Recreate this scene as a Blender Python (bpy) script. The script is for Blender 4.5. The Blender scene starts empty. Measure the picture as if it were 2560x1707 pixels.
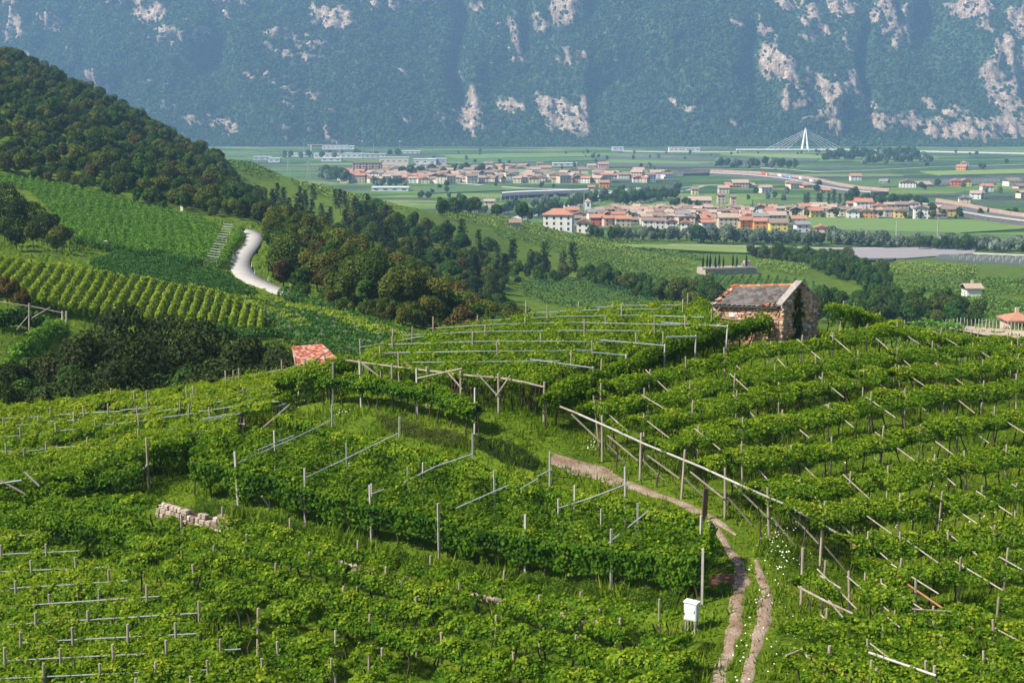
import bpy, bmesh, math, random
import numpy as np
from mathutils import Vector, Matrix

# ------------------------------------------------------------------ camera, sky, sun, exposure
SC = bpy.context.scene
COL = SC.collection
R = math.radians
F, CX, CY, V0, CAMZ = 3555.6, 1280.0, 853.5, 266.7, 90.0      # survey of the view, in photo pixels
PITCH = math.atan((CY - V0) / F)
cam = bpy.data.cameras.new('camera'); cam.lens = 50; cam.sensor_width = 36
cam.clip_start = 1.0; cam.clip_end = 12000
camo = bpy.data.objects.new('camera', cam); COL.objects.link(camo)
camo.location = (0, 0, CAMZ); camo.rotation_euler = (math.pi / 2 - PITCH, 0, 0)
SC.camera = camo
SUN_EL, SUN_AZ = R(46), R(-112)          # azimuth measured from +Y towards +X: sun stands to the left, a little behind the viewer
world = bpy.data.worlds.new('World'); SC.world = world; world.use_nodes = True
wn = world.node_tree
sky = wn.nodes.new('ShaderNodeTexSky'); sky.sky_type = 'NISHITA'; sky.sun_disc = False
sky.sun_elevation = SUN_EL; sky.sun_rotation = SUN_AZ; sky.altitude = 300
sky.air_density = 1.0; sky.dust_density = 1.0
wn.nodes['Background'].inputs['Strength'].default_value = 0.08
wn.links.new(sky.outputs[0], wn.nodes['Background'].inputs[0])
sl = bpy.data.lights.new('sun', 'SUN'); sl.energy = 5.0; sl.angle = R(4.0); sl.color = (1.0, 0.93, 0.82)
so = bpy.data.objects.new('sun', sl); COL.objects.link(so)
sd = Vector((math.sin(SUN_AZ) * math.cos(SUN_EL), math.cos(SUN_AZ) * math.cos(SUN_EL), math.sin(SUN_EL)))
so.rotation_euler = (-sd).to_track_quat('-Z', 'Y').to_euler(); so.location = sd * 300 + Vector((0, 100, 100))
SC.view_settings.view_transform = 'Standard'; SC.view_settings.look = 'None'
SC.view_settings.exposure = 0.9; SC.view_settings.gamma = 1.0; SC.view_settings.use_curve_mapping = False
SC.cycles.max_bounces = 6; SC.cycles.diffuse_bounces = 3; SC.cycles.transmission_bounces = 4
SC.cycles.transparent_max_bounces = 4; SC.cycles.volume_bounces = 1; SC.cycles.use_denoising = True; SC.cycles.denoising_prefilter = 'FAST'
SC.cycles.caustics_reflective = False; SC.cycles.caustics_refractive = False

# ------------------------------------------------------------------ helpers
rng = np.random.default_rng(7)
rnd = random.Random(5)

def tag(o, label=None, cat=None, group=None, kind=None):
    if label: o['label'] = label
    if cat: o['category'] = cat
    if group: o['group'] = group
    if kind: o['kind'] = kind
    return o
def link(name, data, parent=None, loc=None):
    o = bpy.data.objects.new(name, data); COL.objects.link(o)
    if parent: o.parent = parent
    if loc is not None: o.location = loc
    return o
def thing(name, loc, label, cat, group=None, rz=0):
    o = link(name, None, None, loc); o.rotation_euler = (0, 0, rz); o.empty_display_size = .2
    return tag(o, label, cat, group)
def ordinal(n):
    w = 'first second third fourth fifth sixth seventh eighth ninth tenth eleventh twelfth thirteenth fourteenth fifteenth sixteenth seventeenth eighteenth nineteenth twentieth'.split()
    t = {20: 'twenty', 30: 'thirty', 40: 'forty', 50: 'fifty', 60: 'sixty', 70: 'seventy', 80: 'eighty', 90: 'ninety'}
    if n <= 20: return w[n - 1]
    if n % 10 == 0 and n < 100: return t[n][:-1] + 'ieth'
    if n < 100: return t[n // 10 * 10] + '-' + w[n % 10 - 1]
    return '%dth' % n

def npmesh(name, V, faces, mats, tint=None, smooth=False, matidx=None):
    """mesh from numpy vertices and an (n,k) face array"""
    V = np.asarray(V, dtype=np.float32); Fa = np.asarray(faces, dtype=np.int32)
    n, k = Fa.shape
    me = bpy.data.meshes.new(name)
    me.vertices.add(len(V)); me.vertices.foreach_set('co', V.ravel())
    me.loops.add(n * k); me.loops.foreach_set('vertex_index', Fa.ravel())
    me.polygons.add(n); me.polygons.foreach_set('loop_start', np.arange(0, n * k, k, dtype=np.int32))
    if smooth: me.polygons.foreach_set('use_smooth', np.ones(n, dtype=bool))
    if matidx is not None: me.polygons.foreach_set('material_index', np.asarray(matidx, dtype=np.int32))
    for m in (mats if isinstance(mats, (list, tuple)) else [mats]): me.materials.append(m)
    if tint is not None:
        at = me.attributes.new('tint', 'FLOAT', 'FACE'); at.data.foreach_set('value', np.asarray(tint, dtype=np.float32))
    me.update(calc_edges=True)
    return me

class MB:
    """collects simple shapes into one mesh"""
    def __init__(s): s.v = []; s.f = []
    def box(s, c, d, rz=0, ry=0):
        b = len(s.v); M = Matrix.Rotation(rz, 3, 'Z') @ Matrix.Rotation(ry, 3, 'Y'); c = Vector(c)
        for x in (-.5, .5):
            for y in (-.5, .5):
                for z in (-.5, .5): s.v.append(tuple(c + M @ Vector((x * d[0], y * d[1], z * d[2]))))
        for q in ((0, 1, 3, 2), (4, 6, 7, 5), (0, 4, 5, 1), (2, 3, 7, 6), (0, 2, 6, 4), (1, 5, 7, 3)): s.f.append(tuple(b + i for i in q))
        return s
    def tube(s, pts, r, n=6, cap=True):
        pts = [Vector(p) for p in pts]; rs = r if isinstance(r, (list, tuple)) else [r] * len(pts); b = len(s.v)
        for i, p in enumerate(pts):
            t = (pts[min(i + 1, len(pts) - 1)] - pts[max(i - 1, 0)]).normalized()
            u = t.cross(Vector((0, 0, 1)) if abs(t.z) < .9 else Vector((1, 0, 0))).normalized(); w = t.cross(u)
            for k in range(n):
                a = 2 * math.pi * k / n; s.v.append(tuple(p + (u * math.cos(a) + w * math.sin(a)) * rs[i]))
        for i in range(len(pts) - 1):
            for k in range(n):
                s.f.append((b + i * n + k, b + i * n + (k + 1) % n, b + (i + 1) * n + (k + 1) % n, b + (i + 1) * n + k))
        if cap:
            s.f.append(tuple(b + k for k in range(n))); e = b + (len(pts) - 1) * n; s.f.append(tuple(e + k for k in reversed(range(n))))
        return s
    def prism(s, poly, z0, z1):
        b = len(s.v); n = len(poly)
        for x, y in poly: s.v.append((x, y, z0))
        for x, y in poly: s.v.append((x, y, z1))
        for k in range(n): s.f.append((b + k, b + (k + 1) % n, b + n + (k + 1) % n, b + n + k))
        s.f.append(tuple(b + n + k for k in range(n))); s.f.append(tuple(b + k for k in reversed(range(n))))
        return s
    def poly(s, pts):
        b = len(s.v); s.v += [tuple(p) for p in pts]; s.f.append(tuple(range(b, b + len(pts)))); return s
    def mesh(s, name, mat, smooth=False):
        me = bpy.data.meshes.new(name); me.from_pydata(s.v, [], s.f); me.materials.append(mat)
        if smooth: me.polygons.foreach_set('use_smooth', [True] * len(me.polygons))
        me.update(); return me
    def build(s, name, mat, parent=None, smooth=False, loc=None): return link(name, s.mesh(name, mat, smooth), parent, loc)

def snoise(P, scale, seed=0, octaves=3):
    """cheap smooth pseudo-noise in about [-1,1]; P is (N,2|3)"""
    r = np.random.default_rng(1000 + seed); P = np.asarray(P, dtype=np.float64); out = np.zeros(len(P)); amp = 1.0; tot = 0; fr = 2 * np.pi / scale
    for o in range(octaves):
        acc = np.zeros(len(P))
        for k in range(5):
            d = r.normal(size=P.shape[1]); d /= np.linalg.norm(d)
            acc += np.sin(P @ d * fr * r.uniform(.7, 1.4) + r.uniform(0, 6.28))
        out += amp * acc / 2.3; tot += amp; amp *= .5; fr *= 2.1
    return np.clip(out / tot, -1.3, 1.3)

# ------------------------------------------------------------------ materials
def new_mat(name):
    m = bpy.data.materials.new(name); m.use_nodes = True; nt = m.node_tree
    return m, nt, nt.nodes['Principled BSDF'], nt.nodes, nt.links
def ramp(nt, stops, fac=None):
    r = nt.nodes.new('ShaderNodeValToRGB'); e = r.color_ramp.elements
    while len(e) < len(stops): e.new(.5)
    for k, (p, c) in enumerate(stops): e[k].position = p; e[k].color = (*c, 1)
    if fac is not None: nt.links.new(fac, r.inputs[0])
    return r
def noise_tex(nt, scale, detail=4, rough=.6, coord='Object', stretch=None):
    n = nt.nodes.new('ShaderNodeTexNoise'); n.inputs['Scale'].default_value = scale; n.inputs['Detail'].default_value = detail; n.inputs['Roughness'].default_value = rough
    if coord == 'World':
        g = nt.nodes.new('ShaderNodeNewGeometry'); src = g.outputs['Position']
    else:
        g = nt.nodes.new('ShaderNodeTexCoord'); src = g.outputs[coord]
    if stretch:
        mp = nt.nodes.new('ShaderNodeMapping'); mp.inputs['Scale'].default_value = stretch; nt.links.new(src, mp.inputs[0]); src = mp.outputs[0]
    nt.links.new(src, n.inputs['Vector'])
    return n
def plain(name, c1, c2=None, scale=8, rough=.75, bump=.0, coord='Object', stretch=None, metal=0, objvar=0):
    m, nt, b, N, L = new_mat(name); b.inputs['Roughness'].default_value = rough; b.inputs['Metallic'].default_value = metal
    b.inputs['Specular IOR Level'].default_value = .3
    c2 = c2 or tuple(min(1, x * 1.25) for x in c1)
    t = noise_tex(nt, scale, 5, .65, coord, stretch); r = ramp(nt, [(.3, c1), (.7, c2)], t.outputs['Fac']); out = r.outputs[0]
    if objvar:
        oi = N.new('ShaderNodeObjectInfo'); h = N.new('ShaderNodeHueSaturation'); mr = N.new('ShaderNodeMapRange')
        mr.inputs['To Min'].default_value = 1 - objvar; mr.inputs['To Max'].default_value = 1 + objvar
        L.new(oi.outputs['Random'], mr.inputs['Value']); L.new(mr.outputs[0], h.inputs['Value']); L.new(out, h.inputs['Color']); out = h.outputs[0]
    L.new(out, b.inputs['Base Color'])
    if bump:
        bp = N.new('ShaderNodeBump'); bp.inputs['Strength'].default_value = bump; bp.inputs['Distance'].default_value = .02
        L.new(t.outputs['Fac'], bp.inputs['Height']); L.new(bp.outputs[0], b.inputs['Normal'])
    return m
def leaf_mat(name, stops, trans=.35, tcol=(.25, .42, .03), rough=.5, hue=0.0, val=.0):
    """foliage: per-leaf tint attribute drives a ramp, part of the light passes through"""
    m, nt, b, N, L = new_mat(name); out = N['Material Output']
    a = N.new('ShaderNodeAttribute'); a.attribute_name = 'tint'
    r = ramp(nt, stops, a.outputs['Fac']); col = r.outputs[0]
    if hue or val:
        oi = N.new('ShaderNodeObjectInfo'); h = N.new('ShaderNodeHueSaturation')
        m1 = N.new('ShaderNodeMapRange'); m1.inputs['To Min'].default_value = .5 - hue; m1.inputs['To Max'].default_value = .5 + hue
        m2 = N.new('ShaderNodeMapRange'); m2.inputs['To Min'].default_value = 1 - val; m2.inputs['To Max'].default_value = 1 + val
        fr = N.new('ShaderNodeMath'); fr.operation = 'FRACT'; mu = N.new('ShaderNodeMath'); mu.operation = 'MULTIPLY'; mu.inputs[1].default_value = 7.31
        L.new(oi.outputs['Random'], m1.inputs['Value']); L.new(oi.outputs['Random'], mu.inputs[0]); L.new(mu.outputs[0], fr.inputs[0]); L.new(fr.outputs[0], m2.inputs['Value'])
        L.new(m1.outputs[0], h.inputs['Hue']); L.new(m2.outputs[0], h.inputs['Value']); L.new(col, h.inputs['Color']); col = h.outputs[0]
    L.new(col, b.inputs['Base Color']); b.inputs['Roughness'].default_value = max(rough, .6); b.inputs['Specular IOR Level'].default_value = .08
    if trans:
        t = N.new('ShaderNodeBsdfTranslucent'); mx = N.new('ShaderNodeMixShader'); mx.inputs[0].default_value = trans
        mc = N.new('ShaderNodeMix'); mc.data_type = 'RGBA'; mc.inputs[0].default_value = .5; mc.inputs[7].default_value = (*tcol, 1); L.new(col, mc.inputs[6])
        L.new(mc.outputs[2], t.inputs[0]); L.new(b.outputs[0], mx.inputs[1]); L.new(t.outputs[0], mx.inputs[2]); L.new(mx.outputs[0], out.inputs[0])
    return m
# ------------------------------------------------------------------ the lie of the land
SP, CP = math.sin(PITCH), math.cos(PITCH)
def ray(u, v):
    a = (u - CX) / F; b = (CY - v) / F; dy = CP + b * SP
    return a / dy, (-SP + b * CP) / dy
def at(u, v, Y):
    ax, az = ray(u, v); return Vector((ax * Y, Y, CAMZ + az * Y))
def pchip(xs, ys, x):
    xs = np.asarray(xs, float); ys = np.asarray(ys, float); h = np.diff(xs); d = np.diff(ys) / h; m = np.zeros(len(xs))
    for i in range(1, len(xs) - 1):
        if d[i - 1] * d[i] > 0:
            w1 = 2 * h[i] + h[i - 1]; w2 = h[i] + 2 * h[i - 1]; m[i] = (w1 + w2) / (w1 / d[i - 1] + w2 / d[i])
    m[0], m[-1] = d[0], d[-1]
    x = np.clip(x, xs[0], xs[-1]); i = np.clip(np.searchsorted(xs, x) - 1, 0, len(xs) - 2); t = (x - xs[i]) / h[i]
    return ys[i] * (1 + 2 * t) * (1 - t) ** 2 + h[i] * m[i] * t * (1 - t) ** 2 + ys[i + 1] * t * t * (3 - 2 * t) + h[i] * m[i + 1] * t * t * (t - 1)
# per viewing column (2352-wide units): distance -> ground height
COLS = {
 -500: [(10, 67), (46, 68.5), (66, 70), (80, 71.5), (95, 70), (125, 69.5), (170, 70), (260, 70), (380, 76), (500, 98), (650, 122), (850, 135), (1200, 90), (1700, 5), (1900, 0)],
 0:   [(10, 66), (46, 69), (54, 69.4), (62, 70.4), (66, 70.2), (80, 71.4), (90, 69), (100, 66.5), (112, 66.5), (125, 68.6), (140, 68.2), (170, 67.6), (215, 66), (250, 66), (300, 66), (380, 71), (420, 74), (520, 91), (640, 108), (760, 116), (900, 108), (1200, 60), (1600, 4), (1800, 0)],
 150: [(10, 66), (46, 69), (54, 69.4), (62, 70.4), (66, 70.3), (80, 71.6), (92, 68), (105, 63.5), (120, 62.5), (135, 64), (170, 65.6), (215, 65), (250, 64.5), (300, 64.5), (370, 68), (410, 71), (520, 84), (640, 98), (740, 102), (900, 90), (1200, 45), (1600, 2), (1800, 0)],
 300: [(10, 66), (47, 69.1), (61, 70.6), (66, 70.9), (80, 71.9), (92, 68), (105, 63), (120, 61.5), (140, 62), (170, 63.4), (215, 63.6), (262, 62.6), (300, 62.5), (360, 64.8), (400, 67), (500, 74), (600, 82), (680, 85), (800, 75), (1000, 45), (1300, 10), (1600, 0)],
 450: [(10, 66), (47, 69.1), (60, 70.4), (66, 71.1), (80, 72.5), (92, 68.5), (105, 63.5), (120, 61.5), (140, 61.8), (165, 62.6), (205, 62.4), (250, 61.8), (300, 61.8), (345, 63.6), (400, 62.5), (480, 64), (580, 67), (660, 68), (780, 62), (850, 58), (1050, 22), (1350, 0), (1600, 0)],
 600: [(10, 66), (47, 69.0), (60, 70.4), (66, 71.4), (72, 72.6), (80, 72.9), (90, 69.6), (105, 64.5), (120, 62), (135, 62), (155, 63.2), (200, 60.9), (230, 60.6), (265, 61.2), (320, 62.4), (345, 62), (400, 58), (480, 54), (600, 52), (700, 56), (800, 58), (870, 52), (1050, 20), (1300, 0), (1600, 0)],
 750: [(10, 66), (47, 68.8), (60, 70.3), (66, 71.4), (72, 73), (80, 73.8), (90, 70.6), (105, 66), (125, 63.4), (150, 63), (180, 61.8), (215, 60.6), (260, 60), (320, 58), (400, 52), (480, 48), (560, 48), (650, 50), (720, 50), (820, 34), (1000, 8), (1200, 0), (1600, 0)],
 900: [(10, 66), (47, 68.6), (60, 70.2), (66, 71.9), (71, 73.6), (76, 74.2), (84, 74.5), (92, 71.8), (105, 67.5), (125, 64.6), (150, 63.6), (175, 62), (205, 60.6), (250, 58), (300, 53.5), (380, 47), (460, 46), (530, 47), (620, 47), (700, 43), (800, 26), (950, 8), (1100, 0), (1600, 0)],
 1050: [(10, 66), (47, 68.6), (60, 70.2), (65, 72.2), (70, 74), (76, 74.4), (87, 74.7), (96, 72), (108, 67.5), (130, 62.5), (155, 60.8), (180, 59.2), (210, 57), (250, 53), (300, 47), (380, 41), (450, 40), (520, 42), (600, 40.5), (700, 37), (780, 32.5), (860, 20), (1000, 4), (1100, 0), (1600, 0)],
 1200: [(10, 66), (47, 68.7), (60, 70.4), (65, 72.8), (71, 74.2), (76, 74.4), (91, 74.8), (100, 72), (115, 66), (135, 60), (165, 56.5), (200, 54), (240, 50), (300, 43), (370, 36.5), (430, 34.2), (480, 33), (560, 31.5), (640, 31), (720, 29.8), (800, 27), (900, 12), (1020, 3), (1150, 0), (1600, 0)],
 1350: [(10, 66), (47, 68.6), (58, 70.3), (62, 71.6), (65, 72.6), (72, 73.8), (80, 74.4), (94, 74.8), (103, 72), (120, 65), (145, 58), (180, 52.5), (230, 48), (300, 42), (370, 36), (430, 33.5), (480, 31), (560, 27.5), (640, 26), (740, 23), (820, 19), (920, 9), (1050, 3), (1200, 0), (1600, 0)],
 1500: [(10, 66), (47, 69.2), (57, 70.6), (62, 72.2), (66, 72.7), (74, 73.4), (84, 74.6), (97, 74.9), (106, 72), (124, 64), (150, 57), (200, 50), (300, 41.5), (400, 34), (450, 31), (520, 26.5), (600, 23), (680, 20), (780, 14), (900, 8), (1050, 3.5), (1200, 0), (1600, 0)],
 1650: [(10, 66), (47, 69.9), (56, 70.9), (61, 72), (66, 72.6), (74, 73.2), (84, 74.8), (98, 75), (107, 72), (125, 64), (155, 56), (200, 49), (300, 41), (400, 33.5), (480, 28), (560, 23.2), (610, 22.4), (640, 20.5), (760, 12), (880, 6), (1020, 2), (1200, 0), (1600, 0)],
 1800: [(10, 66), (45, 69.8), (56, 71.0), (62, 71.5), (70, 71.9), (78, 73.4), (88, 75.3), (98, 75), (107, 72), (125, 64), (155, 56), (200, 49), (300, 40.5), (380, 35), (480, 27.5), (560, 23.5), (620, 20.8), (690, 15), (760, 10), (900, 3), (1020, 0), (1600, 0)],
 1950: [(10, 66), (45, 69.5), (56, 70.2), (63, 70.5), (70, 71.7), (78, 72.9), (88, 74.8), (94, 74.8), (106, 71), (125, 64), (160, 57), (210, 52), (300, 42), (380, 34), (450, 28), (540, 23), (640, 16), (760, 6.5), (880, 1.5), (1000, 0), (1600, 0)],
 2100: [(10, 66), (45, 69.2), (57, 69.8), (64, 70.6), (71, 71.7), (82, 72.9), (91, 73.8), (104, 70.5), (125, 64), (160, 58.5), (220, 55), (290, 43), (360, 33), (450, 27.5), (540, 23), (640, 17), (760, 6), (880, 1), (1000, 0), (1600, 0)],
 2352: [(10, 66), (45, 69.4), (57, 69.6), (64, 70.2), (73, 71.2), (84, 72.1), (93, 72.7), (106, 69), (128, 63), (170, 58), (225, 54.5), (300, 42), (360, 36), (450, 28), (550, 21.5), (650, 14), (760, 6.5), (880, 0.5), (1000, 0), (1600, 0)],
 2850: [(10, 66), (45, 69.4), (60, 69.6), (75, 71), (93, 72), (110, 68), (135, 61), (180, 55), (260, 45), (360, 34), (500, 22), (700, 9), (880, 0), (1000, 0), (1600, 0)],
}
S_LO, S_HI, NS = math.log(10), math.log(4200), 520
sgrid = np.linspace(S_LO, S_HI, NS)
cu = sorted(COLS); acol = np.array([(c - 1176) / 3267 for c in cu])
tab0 = np.array([pchip(np.log([p[0] for p in COLS[c]]), [p[1] for p in COLS[c]], sgrid) for c in cu])
A_LO, A_HI, NA = -.70, .70, 280
agrid = np.linspace(A_LO, A_HI, NA)
TAB = np.zeros((NA, NS))
for j in range(NS): TAB[:, j] = pchip(acol, tab0[:, j], agrid)
for _ in range(6): TAB[1:-1] = .25 * TAB[:-2] + .5 * TAB[1:-1] + .25 * TAB[2:]
for _ in range(4): TAB[:, 1:-1] = .25 * TAB[:, :-2] + .5 * TAB[:, 1:-1] + .25 * TAB[:, 2:]
def H(x, y):
    x = np.asarray(x, float); y = np.maximum(np.asarray(y, float), 10.5)
    fa = np.clip((x / y - A_LO) / (A_HI - A_LO) * (NA - 1), 0, NA - 1.001); fs = np.clip((np.log(y) - S_LO) / (S_HI - S_LO) * (NS - 1), 0, NS - 1.001)
    i = fa.astype(int); j = fs.astype(int); p = fa - i; q = fs - j
    z = TAB[i, j] * (1 - p) * (1 - q) + TAB[i + 1, j] * p * (1 - q) + TAB[i, j + 1] * (1 - p) * q + TAB[i + 1, j + 1] * p * q
    amp = np.where(y < 130, .06, np.where(y < 900, .25, .03))
    return z + amp * (np.sin(x * .9 + y * .35 + 1.3) + np.sin(-x * .5 + y * .8) + .6 * np.sin(x * 1.7 - y * 1.1 + 2)) / 2
def h1(x, y): return float(H(np.array([x]), np.array([y]))[0])
YS = np.exp(np.linspace(math.log(25), math.log(3600), 2600))
def hit(u, v, h=0., dmin=25., dmax=3600.):
    """where the sight line meets the land raised by h"""
    ax, az = ray(u, v); ys = YS[(YS >= dmin) & (YS <= dmax)]; g = CAMZ + az * ys - H(ax * ys, ys) - h
    k = np.argmax(g <= 0)
    if g[k] > 0: k = int(np.argmin(g / ys)); return Vector((ax * ys[k], ys[k], h1(ax * ys[k], ys[k])))
    if k == 0: Y = ys[0]
    else: t = g[k - 1] / (g[k - 1] - g[k] + 1e-9); Y = ys[k - 1] + np.clip(t, 0, 1) * (ys[k] - ys[k - 1])
    return Vector((ax * Y, Y, h1(ax * Y, Y)))
def gp(x, y, dz=0.): return Vector((x, y, h1(x, y) + dz))

def in_poly(X, Y, poly):
    ins = np.zeros(len(X), bool); n = len(poly)
    for i in range(n):
        x1, y1 = poly[i][0], poly[i][1]; x2, y2 = poly[(i + 1) % n][0], poly[(i + 1) % n][1]
        c = ((y1 > Y) != (y2 > Y)); xi = (x2 - x1) * (Y - y1) / ((y2 - y1) if y2 != y1 else 1e-9) + x1
        ins ^= c & (X < xi)
    return ins
def sample_poly(poly, n, r):
    xs = [p[0] for p in poly]; ys = [p[1] for p in poly]; out = np.zeros((0, 2))
    while len(out) < n:
        X = r.uniform(min(xs), max(xs), n * 2); Y = r.uniform(min(ys), max(ys), n * 2); k = in_poly(X, Y, poly); out = np.vstack([out, np.c_[X[k], Y[k]]])
    return out[:n]
def area_poly(poly): return abs(sum(poly[i][0] * poly[(i + 1) % len(poly)][1] - poly[(i + 1) % len(poly)][0] * poly[i][1] for i in range(len(poly)))) / 2
def pix_poly(pts, h=0., dmin=25., dmax=3600.): return [tuple(hit(u, v, h, dmin, dmax)) for u, v in pts]
def dist_path(X, Y, pts):
    d = np.full(len(X), 1e9)
    for a, b in zip(pts[:-1], pts[1:]):
        vx, vy = b[0] - a[0], b[1] - a[1]; L = vx * vx + vy * vy + 1e-9
        t = np.clip(((X - a[0]) * vx + (Y - a[1]) * vy) / L, 0, 1); d = np.minimum(d, np.hypot(X - a[0] - t * vx, Y - a[1] - t * vy))
    return d

# ------------------------------------------------------------------ the ground: one sheet from the near slope to the foot of the mountain
def ground_material():
    m, nt, b, N, L = new_mat('ground'); b.inputs['Roughness'].default_value = .9; b.inputs['Specular IOR Level'].default_value = .1
    g = N.new('ShaderNodeNewGeometry')
    # near: meadow grass
    n1 = noise_tex(nt, .35, 6, .65, 'World'); n2 = noise_tex(nt, 5, 5, .7, 'World')
    r1 = ramp(nt, [(.3, (.04, .075, .005)), (.55, (.09, .145, .009)), (.75, (.15, .175, .022))], n1.outputs['Fac'])
    r2 = ramp(nt, [(.3, (.5, .5, .5)), (.7, (1.25, 1.25, 1.1))], n2.outputs['Fac'])
    mul = N.new('ShaderNodeMix'); mul.data_type = 'RGBA'; mul.blend_type = 'MULTIPLY'; mul.inputs[0].default_value = 1
    L.new(r1.outputs[0], mul.inputs[6]); L.new(r2.outputs[0], mul.inputs[7])
    # far: the valley floor, long parcels of orchard and vineyard with planted rows
    mp = N.new('ShaderNodeMapping'); mp.inputs['Rotation'].default_value = (0, 0, R(14)); mp.inputs['Scale'].default_value = (.008, .026, 1); L.new(g.outputs['Position'], mp.inputs[0])
    vo = N.new('ShaderNodeTexVoronoi'); vo.voronoi_dimensions = '2D'; vo.inputs['Scale'].default_value = 1; vo.inputs['Randomness'].default_value = .8; L.new(mp.outputs[0], vo.inputs['Vector'])
    sp = N.new('ShaderNodeSeparateColor'); L.new(vo.outputs['Color'], sp.inputs[0])
    rf = ramp(nt, [(0., (.035, .075, .02)), (.18, (.06, .12, .025)), (.36, (.10, .17, .035)), (.5, (.04, .055, .035)), (.6, (.075, .09, .07)), (.7, (.14, .20, .045)), (.82, (.05, .10, .025)), (.92, (.17, .19, .07))], sp.outputs[0])
    rf.color_ramp.interpolation = 'CONSTANT'
    mp2 = N.new('ShaderNodeMapping'); mp2.inputs['Rotation'].default_value = (0, 0, R(14)); L.new(g.outputs['Position'], mp2.inputs[0])
    wv = N.new('ShaderNodeTexWave'); wv.bands_direction = 'Y'; wv.inputs['Scale'].default_value = .055; wv.inputs['Distortion'].default_value = 1.5; wv.inputs['Detail'].default_value = 2; L.new(mp2.outputs[0], wv.inputs[0])
    rw = ramp(nt, [(.35, (.55, .6, .55)), (.65, (1.2, 1.2, 1.15))], wv.outputs['Fac'])
    m2 = N.new('ShaderNodeMix'); m2.data_type = 'RGBA'; m2.blend_type = 'MULTIPLY'; m2.inputs[0].default_value = .75
    L.new(rf.outputs[0], m2.inputs[6]); L.new(rw.outputs[0], m2.inputs[7])
    n3 = noise_tex(nt, .02, 6, .7, 'World'); r3 = ramp(nt, [(.3, (.65, .7, .65)), (.7, (1.25, 1.2, 1.2))], n3.outputs['Fac'])
    m3 = N.new('ShaderNodeMix'); m3.data_type = 'RGBA'; m3.blend_type = 'MULTIPLY'; m3.inputs[0].default_value = 1; L.new(m2.outputs[2], m3.inputs[6]); L.new(r3.outputs[0], m3.inputs[7])
    a = N.new('ShaderNodeAttribute'); a.attribute_name = 'zone'      # 0 meadow and wood floor, 1 tilled valley floor
    mx = N.new('ShaderNodeMix'); mx.data_type = 'RGBA'; L.new(a.outputs['Fac'], mx.inputs[0]); L.new(mul.outputs[2], mx.inputs[6]); L.new(m3.outputs[2], mx.inputs[7])
    L.new(mx.outputs[2], b.inputs['Base Color'])
    bp = N.new('ShaderNodeBump'); bp.inputs['Strength'].default_value = .6; bp.inputs['Distance'].default_value = .06; L.new(n2.outputs['Fac'], bp.inputs['Height']); L.new(bp.outputs[0], b.inputs['Normal'])
    return m
def build_ground():
    na, ns = 300, 380
    a = np.linspace(-.68, .68, na); s = np.exp(np.linspace(math.log(11), math.log(3900), ns))
    Aa, Ss = np.meshgrid(a, s, indexing='ij'); X = (Aa * Ss).ravel(); Y = Ss.ravel(); Z = H(X, Y)
    V = np.c_[X, Y, Z]; i = np.arange((na - 1) * ns).reshape(na - 1, ns)[:, :-1].ravel()
    Fa = np.c_[i, i + ns, i + ns + 1, i + 1]
    me = npmesh('ground', V, Fa, ground_material(), smooth=True)
    zone = np.clip((Y - 860) / 120, 0, 1) * np.clip((14 - Z) / 10, 0, 1)
    at_ = me.attributes.new('zone', 'FLOAT', 'POINT'); at_.data.foreach_set('value', zone.astype(np.float32))
    return tag(link('ground', me), 'grassy hill ground falling away to the tilled valley floor', 'ground', kind='structure')
build_ground()

# ------------------------------------------------------------------ the mountain wall across the valley
NMX, NMZ = 780, 300
MX = np.linspace(-2000, 2000, NMX); MZ = np.linspace(-6, 452, NMZ)
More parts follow.
